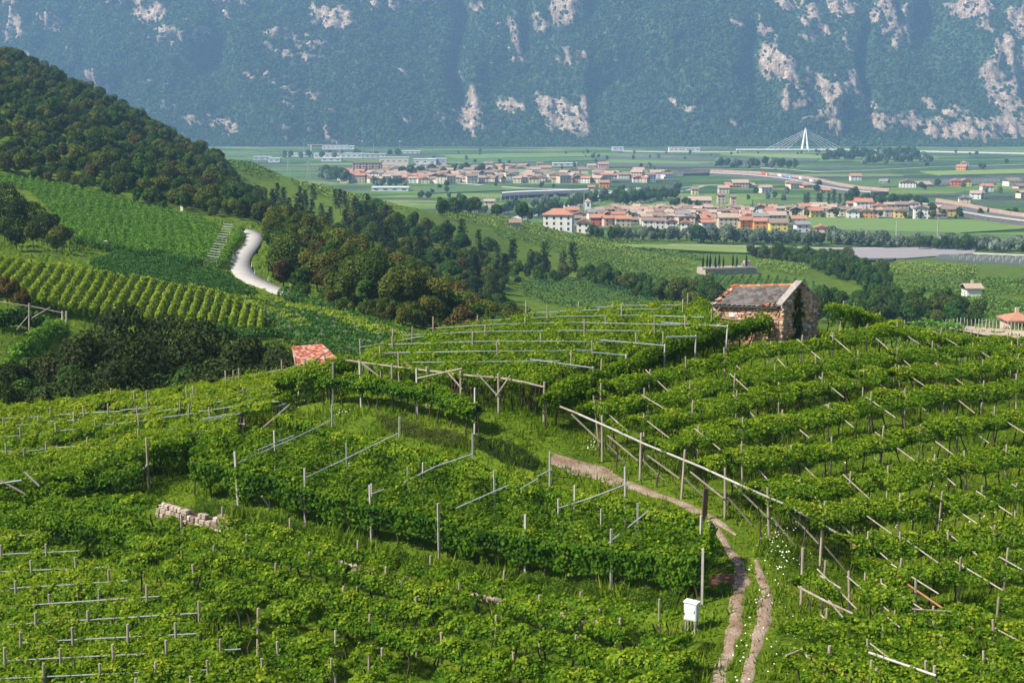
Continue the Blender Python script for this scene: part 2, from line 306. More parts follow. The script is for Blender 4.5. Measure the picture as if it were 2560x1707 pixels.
# limestone cliffs: centre and half size in photo pixels, tilt
CLIFFS = [(468, 95, 62, 16, .2), (430, 108, 40, 10, .3), (400, 45, 45, 26, 0), (540, 85, 30, 10, 0), (845, 55, 58, 28, 0), (740, 98, 55, 12, .1), (800, 118, 45, 9, .1), (760, 145, 75, 8, .12), (610, 12, 60, 14, 0), (330, 10, 45, 10, 0), (60, 40, 18, 60, 0), (35, 90, 12, 30, 0),
 (775, 236, 50, 8, .15), (700, 198, 26, 8, 0), (640, 192, 14, 6, 0), (545, 308, 55, 13, .1), (480, 300, 20, 12, 0), (585, 330, 26, 7, 0), (236, 210, 14, 36, -.6), (260, 232, 20, 20, -.6), (420, 262, 26, 10, 0), (718, 325, 26, 16, 0), (800, 318, 30, 12, 0), (1020, 298, 16, 8, 0), (1175, 300, 32, 36, 0), (1185, 250, 24, 30, 0), (1100, 285, 14, 20, 0), (1280, 262, 30, 20, .4),
 (1405, 290, 56, 40, 0), (1450, 320, 26, 24, 0), (1375, 255, 40, 14, 0), (1460, 268, 20, 30, 0), (1410, 35, 52, 44, 0), (1350, 60, 16, 24, 0), (1430, 140, 40, 14, 0), (1410, 156, 24, 8, 0), (1270, 70, 26, 16, 0), (1290, 120, 16, 40, 0), (1050, 8, 80, 9, 0), (960, 20, 60, 8, 0), (1190, 15, 30, 16, 0), (1640, 5, 16, 6, 0),
 (1680, 255, 14, 6, 0), (1715, 272, 28, 6, 0), (1720, 280, 12, 6, 0), (1540, 2, 14, 5, 0),
 (1892, 80, 24, 22, .3), (1905, 150, 22, 42, -.3), (1935, 175, 26, 30, -.3), (1948, 225, 22, 44, -.2), (1975, 262, 30, 26, -.6), (2020, 290, 36, 14, -.3), (2050, 230, 40, 40, .2), (2065, 270, 24, 28, 0), (2110, 215, 40, 34, 0), (2000, 200, 24, 24, 0), (1960, 10, 40, 24, 0), (2010, 60, 30, 44, 0), (2040, 85, 30, 14, 0), (2015, 100, 40, 10, 0), (2100, 110, 10, 24, 0),
 (2085, 15, 46, 34, 0), (2180, 20, 34, 34, -.8), (2210, 60, 30, 40, -.8), (2240, 95, 24, 34, -.7), (2265, 40, 24, 46, -.5), (2275, 105, 16, 20, 0), (2400, 25, 50, 32, 0), (2440, 70, 20, 14, 0),
 (2525, 55, 40, 54, 0), (2490, 130, 34, 40, .5), (2470, 190, 36, 46, .4), (2510, 240, 44, 50, 0), (2545, 180, 24, 70, 0), (2200, 300, 56, 24, 0), (2270, 305, 30, 26, 0), (2160, 270, 20, 30, 0), (2340, 320, 50, 34, 0), (2420, 325, 50, 34, 0), (2490, 322, 50, 36, 0), (2550, 320, 40, 34, 0), (2080, 320, 26, 18, .3), (2380, 285, 30, 20, 0), (2310, 260, 20, 16, 0),
 (-60, 120, 50, 60, 0), (2640, 120, 60, 120, 0), (2680, 280, 60, 60, 0), (150, 60, 24, 22, 0), (190, 120, 10, 12, 0)]
GULLIES = [(1148, 30, 26), (1150, 300, 20), (2155, 250, 16), (1880, 200, 40), (2320, 120, 60), (560, 200, 50), (20, 200, 60)]
def build_mountain():
    XX, ZZ = np.meshgrid(MX, MZ, indexing='ij'); Pn = np.c_[XX.ravel(), ZZ.ravel()]
    Yn = 3290 + 1.15 * np.maximum(ZZ, 0)
    U = CX + F * XX / Yn; Vv = V0 - F * (ZZ - CAMZ) / Yn                        # nominal bearings, used to survey the cliffs
    w1 = snoise(Pn, 90, 11).reshape(XX.shape); w2 = snoise(Pn, 60, 12).reshape(XX.shape); fine = snoise(np.c_[XX.ravel(), ZZ.ravel() * .45], 24, 13, 4).reshape(XX.shape)
    vf = snoise(np.c_[XX.ravel(), ZZ.ravel() * .4], 11, 14, 2).reshape(XX.shape); Uw = U + 12 * w1 + 8 * fine + 3 * vf; Vw = Vv + 7 * w2 + 7 * fine + 3 * vf; M = np.zeros(XX.shape)
    for cu_, cv_, ru, rv, tl in CLIFFS:
        du = Uw - cu_; dv = Vw - cv_ - tl * du; e = (du / ru) ** 2 + (dv / rv) ** 2
        M = np.maximum(M, np.clip(1.35 - e, 0, 1))
    ledge = snoise(np.c_[XX.ravel() * .16 + ZZ.ravel() * .1, ZZ.ravel()], 30, 17, 3).reshape(XX.shape); rib = snoise(np.c_[XX.ravel(), ZZ.ravel() * .22], 38, 18, 4).reshape(XX.shape)
    M = np.clip(M * 1.32 - .85 * np.clip(ledge + .05, 0, 1) - .5 * np.clip(rib, 0, 1) - .2 * np.clip(vf, 0, 1) + .06, 0, 1)
    M = np.maximum(M, .8 * np.clip((snoise(np.c_[XX.ravel() * .6, ZZ.ravel()], 75, 41, 4).reshape(XX.shape) - .78) * 3, 0, 1)); rock = np.clip((M - .26) * 4, 0, 1)
    slope = 1.18 * (1 - rock) + .16 * rock + .22 * snoise(Pn, 120, 19, 2).reshape(XX.shape) * (1 - rock)
    slope = np.maximum(slope, .08); slope[:, MZ < 8] = 2.5
    dz = MZ[1] - MZ[0]; D_ = np.zeros_like(slope)
    for j in range(1, NMZ): D_[:, j] = D_[:, j - 1] * .978 + (slope[:, j] - 1.05) * dz * (MZ[j] > 8)
    for _ in range(3): D_[1:-1] = .25 * D_[:-2] + .5 * D_[1:-1] + .25 * D_[2:]
    Y = 3272 + np.where(ZZ < 8, (ZZ + 6) * 2.5, 35 + (ZZ - 8) * 1.05) + D_
    up = np.clip(ZZ / 120, 0, 1)
    Y += up * (70 * snoise(np.c_[XX.ravel() + ZZ.ravel() * .8, ZZ.ravel() * .7], 760, 21, 2).reshape(XX.shape) + 20 * snoise(np.c_[XX.ravel() - ZZ.ravel() * .5, ZZ.ravel() * .75], 230, 22, 3).reshape(XX.shape))
    Y += rock * 11 * rib + 7 * (1 - rock) * snoise(np.c_[XX.ravel() + .7 * ZZ.ravel(), ZZ.ravel() * .5], 85, 27, 2).reshape(XX.shape) + 5 * fine * (1 - rock)
    for gu, gv, gw in GULLIES:
        wob = gu + 10 * np.sin(ZZ / 40.) + (Vv - gv) * .03
        Y += up * 85 * np.exp(-((U - wob) / gw) ** 2) * np.exp(-((Vv - gv) / 190.) ** 2)
    V = np.c_[XX.ravel(), Y.ravel(), ZZ.ravel()]; i = np.arange((NMX - 1) * NMZ).reshape(NMX - 1, NMZ)[:, :-1].ravel()
    Fa = np.c_[i, i + NMZ, i + NMZ + 1, i + 1]
    m, nt, b, N, L = new_mat('mountain'); b.inputs['Roughness'].default_value = .95; b.inputs['Specular IOR Level'].default_value = .1
    a = N.new('ShaderNodeAttribute'); a.attribute_name = 'rock'
    t1 = noise_tex(nt, .05, 6, .7, 'World', (1, 1, .25)); t2 = noise_tex(nt, .16, 5, .7, 'World', (.4, .4, 1.6)); t3 = noise_tex(nt, .03, 5, .7, 'World')
    rr = ramp(nt, [(.32, (.11, .085, .065)), (.48, (.32, .25, .19)), (.66, (.56, .455, .36))], t1.outputs['Fac'])
    t4 = noise_tex(nt, .22, 6, .75, 'World', (1, 1, .16)); r4 = ramp(nt, [(.36, (.28, .26, .25)), (.52, (.95, .95, .95)), (.7, (1.3, 1.25, 1.18))], t4.outputs['Fac'])
    r2 = ramp(nt, [(.35, (.55, .53, .52)), (.6, (1.15, 1.12, 1.08))], t2.outputs['Fac'])
    m4 = N.new('ShaderNodeMix'); m4.data_type = 'RGBA'; m4.blend_type = 'MULTIPLY'; m4.inputs[0].default_value = 1; L.new(r2.outputs[0], m4.inputs[6]); L.new(r4.outputs[0], m4.inputs[7])
    mu = N.new('ShaderNodeMix'); mu.data_type = 'RGBA'; mu.blend_type = 'MULTIPLY'; mu.inputs[0].default_value = 1; L.new(rr.outputs[0], mu.inputs[6]); L.new(m4.outputs[2], mu.inputs[7])
    rg = ramp(nt, [(.3, (.02, .045, .015)), (.7, (.05, .085, .025))], t3.outputs['Fac'])
    mx = N.new('ShaderNodeMix'); mx.data_type = 'RGBA'; L.new(a.outputs['Fac'], mx.inputs[0]); L.new(rg.outputs[0], mx.inputs[6]); L.new(mu.outputs[2], mx.inputs[7]); L.new(mx.outputs[2], b.inputs['Base Color'])
    bp = N.new('ShaderNodeBump'); bp.inputs['Strength'].default_value = .9; bp.inputs['Distance'].default_value = 4; L.new(t4.outputs['Fac'], bp.inputs['Height']); L.new(bp.outputs[0], b.inputs['Normal'])
    me = npmesh('mountain', V, Fa, m); at_ = me.attributes.new('rock', 'FLOAT', 'POINT'); at_.data.foreach_set('value', rock.ravel().astype(np.float32))
    tag(link('mountain', me), 'steep wooded limestone mountain with pale cliff bands', 'mountain', kind='structure')
    return rock, Y
M_ROCK, M_Y = build_mountain()
# ------------------------------------------------------------------ vines
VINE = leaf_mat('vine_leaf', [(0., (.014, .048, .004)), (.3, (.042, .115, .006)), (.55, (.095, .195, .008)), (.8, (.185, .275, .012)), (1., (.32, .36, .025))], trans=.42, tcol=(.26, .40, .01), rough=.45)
WOOD_POST = plain('weathered_post', (.20, .17, .125), (.40, .345, .265), 6, .85, .3, 'Object', (1, 1, .3), objvar=.15)
WOOD_BEAM = plain('weathered_beam', (.16, .135, .10), (.34, .295, .23), 5, .85, .3, 'Object', objvar=.2)
STEEL = plain('galvanised_rail', (.20, .22, .23), (.34, .36, .36), 4, .6, .0)
PALE = plain('pale_concrete_post', (.29, .27, .24), (.44, .41, .37), 7, .85, .2, objvar=.15)
BARK = plain('vine_bark', (.035, .026, .018), (.085, .062, .042), 14, .9, .5)
RUST = plain('rusty_pipe', (.22, .09, .045), (.36, .17, .09), 6, .8, .2)

def basis(Nn, r):
    n = Nn / (np.linalg.norm(Nn, axis=1, keepdims=True) + 1e-9); a = r.normal(size=n.shape); t = np.cross(n, a); t /= np.linalg.norm(t, axis=1, keepdims=True) + 1e-9
    return n, t, np.cross(n, t)
def leaf_mesh(name, C, Nn, size, tint, mat, r, origin=(0, 0, 0), slim=.44, fold=.14):
    """each leaf a folded kite of four corners"""
    n, t, b = basis(Nn, r); s = np.asarray(size).reshape(-1, 1); C = C - np.asarray(origin)
    V = np.empty((len(C), 4, 3)); V[:, 0] = C - .5 * s * t; V[:, 1] = C + .08 * s * t + slim * s * b + fold * s * n; V[:, 2] = C + .52 * s * t; V[:, 3] = C + .08 * s * t - slim * s * b + fold * s * n
    return npmesh(name, V.reshape(-1, 3), np.arange(len(C) * 4).reshape(-1, 4), mat, np.clip(tint, 0, 1))
def resample(pts, step):
    pts = np.asarray([p[:2] for p in pts], float); d = np.r_[0, np.cumsum(np.hypot(*np.diff(pts, axis=0).T))]; n = max(2, int(d[-1] / step) + 1); s = np.linspace(0, d[-1], n)
    return np.c_[np.interp(s, d, pts[:, 0]), np.interp(s, d, pts[:, 1])], d[-1]
def along(path, s):
    d = np.r_[0, np.cumsum(np.hypot(*np.diff(path, axis=0).T))]; x = np.interp(s, d, path[:, 0]); y = np.interp(s, d, path[:, 1]); e = .3
    tx = np.interp(s + e, d, path[:, 0]) - np.interp(s - e, d, path[:, 0]); ty = np.interp(s + e, d, path[:, 1]) - np.interp(s - e, d, path[:, 1]); L = np.hypot(tx, ty) + 1e-9
    return x, y, tx / L, ty / L
def shoots(C, Nn, n, r, size, L0=.25, L1=.65):
    """young shoots: short strings of small leaves that break the outline"""
    k = r.integers(0, len(C), n); base = C[k]; dr = np.c_[r.normal(0, .55, n), r.normal(0, .55, n), r.uniform(.35, 1.2, n)]; dr /= np.linalg.norm(dr, axis=1, keepdims=True)
    m = 7; t = np.linspace(0, 1, m); L = r.uniform(L0, L1, n)
    Pp = base[:, None] + dr[:, None] * (L[:, None] * t)[..., None]; Pp[..., 2] -= (.35 * L[:, None] * t ** 2); Pp += r.normal(0, .03, Pp.shape)
    return Pp.reshape(-1, 3), r.normal(size=(n * m, 3)) + [0, 0, .8], (size * np.linspace(1, .55, m)[None] * r.uniform(.8, 1.1, (n, 1))).ravel(), np.tile(.62 + .3 * t, n) + np.repeat(r.normal(0, .08, n), m)
def band(path, w, h0, th, dens, size, seed, low=-.25, gap=.12, sh=1.6, base=.42, curtain=None):
    """foliage of one trained row: an uneven arch of leaves over its wires"""
    r = np.random.default_rng(seed); p, L = resample(path, .8); n = int(dens * L * (w + 1.6 * th)); s = r.uniform(0, L, n)
    ph = r.uniform(low * np.pi, (1 - low) * np.pi, n); x, y, tx, ty = along(p, s); nx, ny = -ty, tx
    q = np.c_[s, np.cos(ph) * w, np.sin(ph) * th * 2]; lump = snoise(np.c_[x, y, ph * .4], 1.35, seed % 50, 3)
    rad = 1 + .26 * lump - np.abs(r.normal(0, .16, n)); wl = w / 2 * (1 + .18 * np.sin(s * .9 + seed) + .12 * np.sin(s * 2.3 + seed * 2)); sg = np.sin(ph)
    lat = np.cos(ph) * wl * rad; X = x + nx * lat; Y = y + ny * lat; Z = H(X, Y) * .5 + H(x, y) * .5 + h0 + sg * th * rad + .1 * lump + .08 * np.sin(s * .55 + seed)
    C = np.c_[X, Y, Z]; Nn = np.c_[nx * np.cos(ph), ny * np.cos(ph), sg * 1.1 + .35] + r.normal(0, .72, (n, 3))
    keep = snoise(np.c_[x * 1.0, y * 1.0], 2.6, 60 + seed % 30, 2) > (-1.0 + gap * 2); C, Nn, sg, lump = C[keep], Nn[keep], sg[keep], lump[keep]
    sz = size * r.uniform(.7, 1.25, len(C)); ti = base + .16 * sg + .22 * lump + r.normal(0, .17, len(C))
    out = [(C, Nn, sz, ti)]; top = C[sg > .3]
    if sh: out.append(shoots(top, None, int(sh * 1.3 * L * w), r, size * .8, .25, .8))
    if curtain:
        side, lo, dn = curtain; n2 = int(dn * L); s = r.uniform(0, L, n2); x, y, tx, ty = along(p, s); nx, ny = -ty * side, tx * side; ed = snoise(np.c_[s, s * 0], 2.2, seed + 5)
        f = r.uniform(0, 1, n2); hb = h0 + .2 - (h0 - lo) * f * (1 + .35 * ed); off = w / 2 * (.85 + .2 * snoise(np.c_[s, hb * 2], 1.1, seed + 9)) - .25 * f + r.normal(0, .1, n2)
        X = x + nx * off; Y = y + ny * off; C2 = np.c_[X, Y, H(x, y) + hb]; k2 = r.uniform(0, 1, n2) > .55 * f ** 2
        out.append((C2[k2], (np.c_[nx, ny, nx * 0 + .35] + r.normal(0, .42, (n2, 3)))[k2], (size * 1.1 * r.uniform(.7, 1.25, n2))[k2], (base - .06 + .18 * ed + r.normal(0, .13, n2))[k2]))
    return [np.concatenate(z) for z in zip(*out)]
def canopy(poly, h0, th, dens, size, seed, base=.45, sh=1.6, hole=.0):
    r = np.random.default_rng(seed); A = area_poly(poly); n = int(A * dens); Q = sample_poly(poly, n, r); lump = snoise(Q, 2.1, seed % 50, 3)
    if hole: k = snoise(Q, 3.3, 70 + seed % 30, 2) > -1.05 + hole; Q, lump = Q[k], lump[k]
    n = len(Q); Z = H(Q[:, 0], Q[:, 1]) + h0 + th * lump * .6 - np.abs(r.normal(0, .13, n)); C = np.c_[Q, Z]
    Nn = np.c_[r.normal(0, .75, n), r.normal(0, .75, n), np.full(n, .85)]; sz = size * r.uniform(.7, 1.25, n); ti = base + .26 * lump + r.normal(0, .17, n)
    out = [(C, Nn, sz, ti)]
    if sh: out.append(shoots(C, None, int(A * sh), r, size * .8, .25, .75))
    return [np.concatenate(z) for z in zip(*out)]

def trunk_mesh(k):
    r = random.Random(k); pts = []; x = y = 0; h = 1.75
    for i in range(7):
        t = i / 6; pts.append((x, y, h * t - .1)); x += r.uniform(-.06, .11); y += r.uniform(-.07, .05)
    return MB().tube(pts, [.045, .04, .036, .034, .032, .03, .022], 5).mesh('trunk', BARK, True)
TRUNKS = [trunk_mesh(k) for k in range(5)]
def post_mesh(mat, r=.055, h=1.0, sq=False, name='post'):
    m = MB()
    if sq: m.box((0, 0, h / 2), (r * 1.8, r * 1.8, h))
    else: m.tube([(0, 0, 0), (0, 0, h * .5), (0, 0, h)], [r * 1.05, r, r * .93], 8)
    return m.mesh(name, mat)
POSTS = {'wood': post_mesh(WOOD_POST, .05), 'pale': post_mesh(PALE, .042, sq=True), 'beam': post_mesh(WOOD_BEAM, .05)}
def put_post(root, x, y, h, kind='wood', lean=.03, thick=1., name='post', z=None):
    o = link(name, POSTS[kind], root); zz = h1(x, y) - .25 if z is None else z; o.location = Vector((x, y, zz)) - root.location
    o.scale = (thick, thick, h + .25); o.rotation_euler = (rnd.gauss(0, lean), rnd.gauss(0, lean), rnd.uniform(0, 3)); return o
def put_trunk(root, x, y, h=1.75, lean=None):
    o = link('trunk', rnd.choice(TRUNKS), root); o.location = Vector((x, y, h1(x, y) - .05)) - root.location; s = h / 1.65; o.scale = (1.15, 1.15, s)
    o.rotation_euler = (rnd.gauss(0, .1), rnd.gauss(0, .1), rnd.uniform(0, 6.3)); return o
def bar(root, name, p, q, r, mat, n=6, sag=0.):
    p = Vector(p) - root.location; q = Vector(q) - root.location; m = (p + q) / 2 - Vector((0, 0, sag))
    return MB().tube([p, m, q] if sag else [p, q], r, n).build(name, mat, root)
LEAVES = [0]
def foliage(root, data, seed, mat=None, name='foliage', **kw):
    C, Nn, sz, ti = data; LEAVES[0] += len(C)
    return link(name, leaf_mesh(name, C, Nn, sz, ti, mat or VINE, np.random.default_rng(seed + 999), tuple(root.location), **kw), root)

LS = .138        # blade size of a vine leaf
# --- the sloping field right of the track: rows along the hill, read off their posts
RIGHT = [
 ('crest', [(2060, 775), (2134, 768), (2211, 795), (2264, 808), (2329, 818), (2440, 836), (2600, 858)], [(2100, 770), (2134, 768), (2211, 795), (2264, 808), (2329, 818), (2420, 832), (2520, 846)]),
 ('hut', [(1490, 988), (1621, 945), (1720, 922), (1816, 900), (1914, 876), (2000, 866), (2083, 854), (2168, 836), (2239, 830), (2330, 842), (2450, 858), (2620, 876)], [(1501, 980), (1621, 942), (1720, 922), (1816, 900), (1914, 876), (2000, 866), (2083, 854), (2168, 836), (2239, 830), (2340, 842), (2450, 857), (2550, 869)]),
 ('', [(1475, 1035), (1613, 1008), (1722, 985), (1833, 955), (1938, 936), (2045, 914), (2141, 903), (2236, 893), (2330, 880), (2450, 878), (2620, 880)], [(1500, 1030), (1613, 1006), (1722, 983), (1833, 953), (1938, 934), (2045, 912), (2141, 901), (2236, 892), (2330, 877), (2430, 876), (2530, 878)]),
 ('', [(1530, 1072), (1612, 1060), (1726, 1035), (1840, 1008), (1950, 980), (2055, 962), (2158, 945), (2255, 938), (2346, 927), (2450, 918), (2620, 905)], [(1612, 1060), (1726, 1033), (1840, 1006), (1950, 978), (2055, 960), (2158, 943), (2255, 938), (2346, 925), (2450, 916), (2545, 909)]),
 ('', [(1625, 1115), (1745, 1092), (1855, 1076), (1961, 1057), (2073, 1030), (2174, 1012), (2266, 997), (2370, 985), (2480, 972), (2620, 955)], [(1745, 1090), (1855, 1075), (1961, 1056), (2073, 1029), (2174, 1011), (2266, 996), (2362, 985), (2455, 973), (2545, 963)]),
 ('', [(1745, 1165), (1850, 1150), (1965, 1138), (2079, 1122), (2198, 1101), (2298, 1086), (2397, 1066), (2488, 1050), (2620, 1028)], [(1860, 1147), (1970, 1137), (2079, 1120), (2198, 1099), (2298, 1085), (2397, 1064), (2488, 1048), (2570, 1036)]),
 ('', [(1880, 1240), (2004, 1226), (2117, 1209), (2219, 1195), (2327, 1174), (2422, 1161), (2519, 1143), (2630, 1125)], [(2004, 1225), (2117, 1207), (2219, 1193), (2327, 1172), (2422, 1160), (2519, 1142)]),
 ('', [(1985, 1292), (2060, 1288), (2132, 1280), (2247, 1271), (2347, 1261), (2451, 1249), (2541, 1233), (2640, 1216)], [(2058, 1287), (2132, 1278), (2247, 1269), (2347, 1260), (2451, 1248), (2541, 1231)]),
 ('', [(2110, 1362), (2180, 1366), (2263, 1366), (2378, 1356), (2484, 1340), (2560, 1326), (2650, 1310)], [(2165, 1366), (2263, 1364), (2378, 1354), (2484, 1338), (2575, 1322)]),
 ('', [(2150, 1425), (2220, 1436), (2300, 1432), (2400, 1428), (2511, 1415), (2650, 1396)], [(2240, 1434), (2400, 1426), (2511, 1413)]),
 ('', [(2016, 1466), (2060, 1462), (2130, 1470), (2200, 1480), (2290, 1490)], [(2054, 1450), (2130, 1468), (2215, 1482)]),
 ('', [(1985, 1585), (2050, 1570), (2120, 1556), (2200, 1572), (2300, 1566), (2420, 1545), (2560, 1512), (2650, 1494)], [(2065, 1566), (2340, 1556), (2490, 1530)]),
 ('', [(2030, 1640), (2130, 1632), (2240, 1640), (2350, 1622), (2460, 1604), (2650, 1572)], [(2186, 1636), (2345, 1622), (2500, 1596)]),
 ('', [(1990, 1690), (2100, 1690), (2220, 1704), (2340, 1690), (2480, 1668), (2650, 1642)], [(2180, 1700), (2328, 1692), (2475, 1668)]),
 ('', [(2040, 1760), (2200, 1770), (2400, 1752), (2650, 1712)], []),
]
def right_field():
    g = 'vine rows of the sloping field right of the track'
    for i, (nm, px, posts) in enumerate(RIGHT):
        h = 1.8; path = [hit(u, v, h, 25, 100) for u, v in px]
        if i == 0: lab = 'leafy vine row along the crest right of the stone hut'
        elif i == 1: lab = 'vine row passing just below the stone hut'
        elif i == 10: lab = 'short vine row left of the long diagonal pole'
        else: lab = ordinal(i if i < 10 else i - 1) + ' vine row below the stone hut in the right-hand field'
        root = thing('vine_row', path[0], lab, 'vine row', g)
        w = [1.7, 1.6, 1.9, 2.1, 2.3, 2.3, 2.3, 2.3, 2.3, 2.4, 2.2, 2.3, 2.5, 2.6, 2.6][i]
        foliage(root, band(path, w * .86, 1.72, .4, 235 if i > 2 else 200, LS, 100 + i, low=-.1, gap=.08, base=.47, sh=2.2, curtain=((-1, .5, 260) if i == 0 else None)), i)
        for (u, v) in posts:
            p = hit(u, v, h, 25, 100); o = put_post(root, p.x, p.y, 2.35 + rnd.uniform(-.1, .2), 'wood', .05)
            if i > 0 and rnd.random() < .8:
                dx, dy = .62 + rnd.uniform(-.06, .06), -.78; L = rnd.uniform(1.5, 2.3); e = gp(p.x + dx * L, p.y + dy * L, 1.62 + rnd.uniform(-.15, .1)); s0 = gp(p.x - dx * .25, p.y - dy * .25, 2.12)
                bar(root, 'arm', s0, e, .034, WOOD_POST, 5)
        q, L = resample(path, 1.25)
        for (x, y) in q:
            if y < 45.5: continue
            put_trunk(root, x + .25 + rnd.uniform(-.2, .2), y - .5 + rnd.uniform(-.2, .2), 1.7)
right_field()

# --- the long diagonal pole that closes the rows along the track, on its posts
def diagonal_pole():
    px = [(1400, 1016), (1447, 1035), (1548, 1080), (1606, 1107), (1764, 1172), (1850, 1212), (1972, 1265), (2097, 1335), (2174, 1390), (2272, 1462), (2422, 1565), (2500, 1618)]
    pts = [hit(u, v, 1.85) + Vector((0, 0, 1.85)) for u, v in px]; root = thing('trellis_end_frame', (pts[0].x, pts[0].y, pts[0].z - 1.85), 'long pale diagonal pole on wooden posts beside the grassy track', 'trellis')
    for k in range(len(pts) - 1): bar(root, 'pole', pts[k], pts[k + 1] + Vector((0, 0, .01)), (.05 if k < 8 else .04), (WOOD_BEAM if k == 0 else PALE if k < 7 else RUST), 8)
    for u, v in [(1507, 1060), (1601, 1105), (1705, 1148), (1815, 1196), (1927, 1245), (2054, 1310), (2294, 1478)]:
        p = hit(u, v, 1.85); put_post(root, p.x, p.y, 2.3, 'wood', .04, 1.15)
        a = gp(p.x - .1, p.y, .95); b = gp(p.x - 1.5, p.y + .75, 1.8); bar(root, 'brace', a, b, .04, WOOD_BEAM, 5)
        a = gp(p.x + .1, p.y, 1.0); b = gp(p.x + 1.2, p.y - .1, .0); bar(root, 'brace', a, b, .035, WOOD_BEAM, 5)
    return root
diagonal_pole()

def near_frame():
    root = thing('trellis_end_frame', hit(2002, 1512, 0), 'bent wooden poles of the trellis corner at the lower right', 'trellis')
    for a, b, r_, m_ in [((1995, 1466), (2072, 1506), .045, WOOD_POST), ((2072, 1506), (2132, 1533), .04, WOOD_POST), ((2072, 1500), (2108, 1543), .04, WOOD_BEAM), ((2050, 1438), (2102, 1470), .035, PALE), ((2172, 1630), (2340, 1688), .045, PALE), ((2020, 1640), (2100, 1680), .035, RUST), ((2100, 1680), (2172, 1710), .035, RUST), ((1965, 1638), (2006, 1622), .035, WOOD_POST), ((2012, 1632), (2052, 1690), .04, WOOD_BEAM), ((2220, 1543), (2250, 1568), .035, WOOD_POST), ((2280, 1522), (2378, 1528), .035, WOOD_BEAM)]:
        p, q = hit(*a, 2.12), hit(*b, 2.12); bar(root, 'pole', p + Vector((0, 0, 2.12)), q + Vector((0, 0, 2.12)), r_, m_, 7)
    for u, v, h in [(2003, 1512, 2.25), (2062, 1640, 2.2), (2340, 1700, 2.3), (2180, 1700, 2.3)]: p = hit(u, v, 0 if v < 1600 else 1.9); put_post(root, p.x, p.y, h + .1, 'wood', .06, 1.2)
near_frame()
# --- the leafy hedge row that climbs from the grass corner to the hut
def hedge_row(px, label, w, lo, seed, posts, kind='wood', h0=1.55, dens=210, trunks=1.1, th=.5, base=.36, cn=330, ph=2.5):
    path = [hit(u, v, h0) for u, v in px]; root = thing('vine_row', path[0], label, 'vine row', 'upright leafy vine rows around the grass clearing')
    foliage(root, band(path, w, h0 - .15, th, dens, LS, seed, low=-.05, gap=.02, base=base, curtain=(-1, lo, cn)), seed)
    foliage(root, band(path, w, h0 - .15, th * .5, 10, LS, seed + 1, low=-.05, gap=.02, base=base, sh=0, curtain=(1, lo, cn * .6)), seed + 1)
    for u, v in posts: p = hit(u, v, h0); put_post(root, p.x, p.y, ph, kind, .02)
    q, L = resample(path, trunks)
    for x, y in q: put_trunk(root, x + rnd.uniform(-.15, .15), y + rnd.uniform(-.15, .15), h0)
    return root
hedge_row([(1368, 1000), (1430, 968), (1520, 930), (1620, 888), (1720, 850), (1800, 826), (1880, 803), (1925, 800)], 'dense dark vine hedge climbing from the clearing to the stone hut', 1.1, .55, 301, [(1500, 940), (1660, 870)])
hedge_row([(800, 950), (850, 948), (920, 952), (1000, 968), (1080, 985), (1150, 1005), (1195, 1020)], 'short upright vine row with bare trunks in front of the pergola', .8, .75, 311, [(830, 950), (902, 950), (1043, 970), (1186, 1018)], 'pale', h0=1.5, trunks=.95)

hedge_row([(690, 952), (730, 942), (780, 934), (830, 918), (875, 902)], 'bushy vine row hiding the foot of the red shed', 1.3, .4, 321, [(758, 935), (815, 920)], h0=1.7, base=.5)
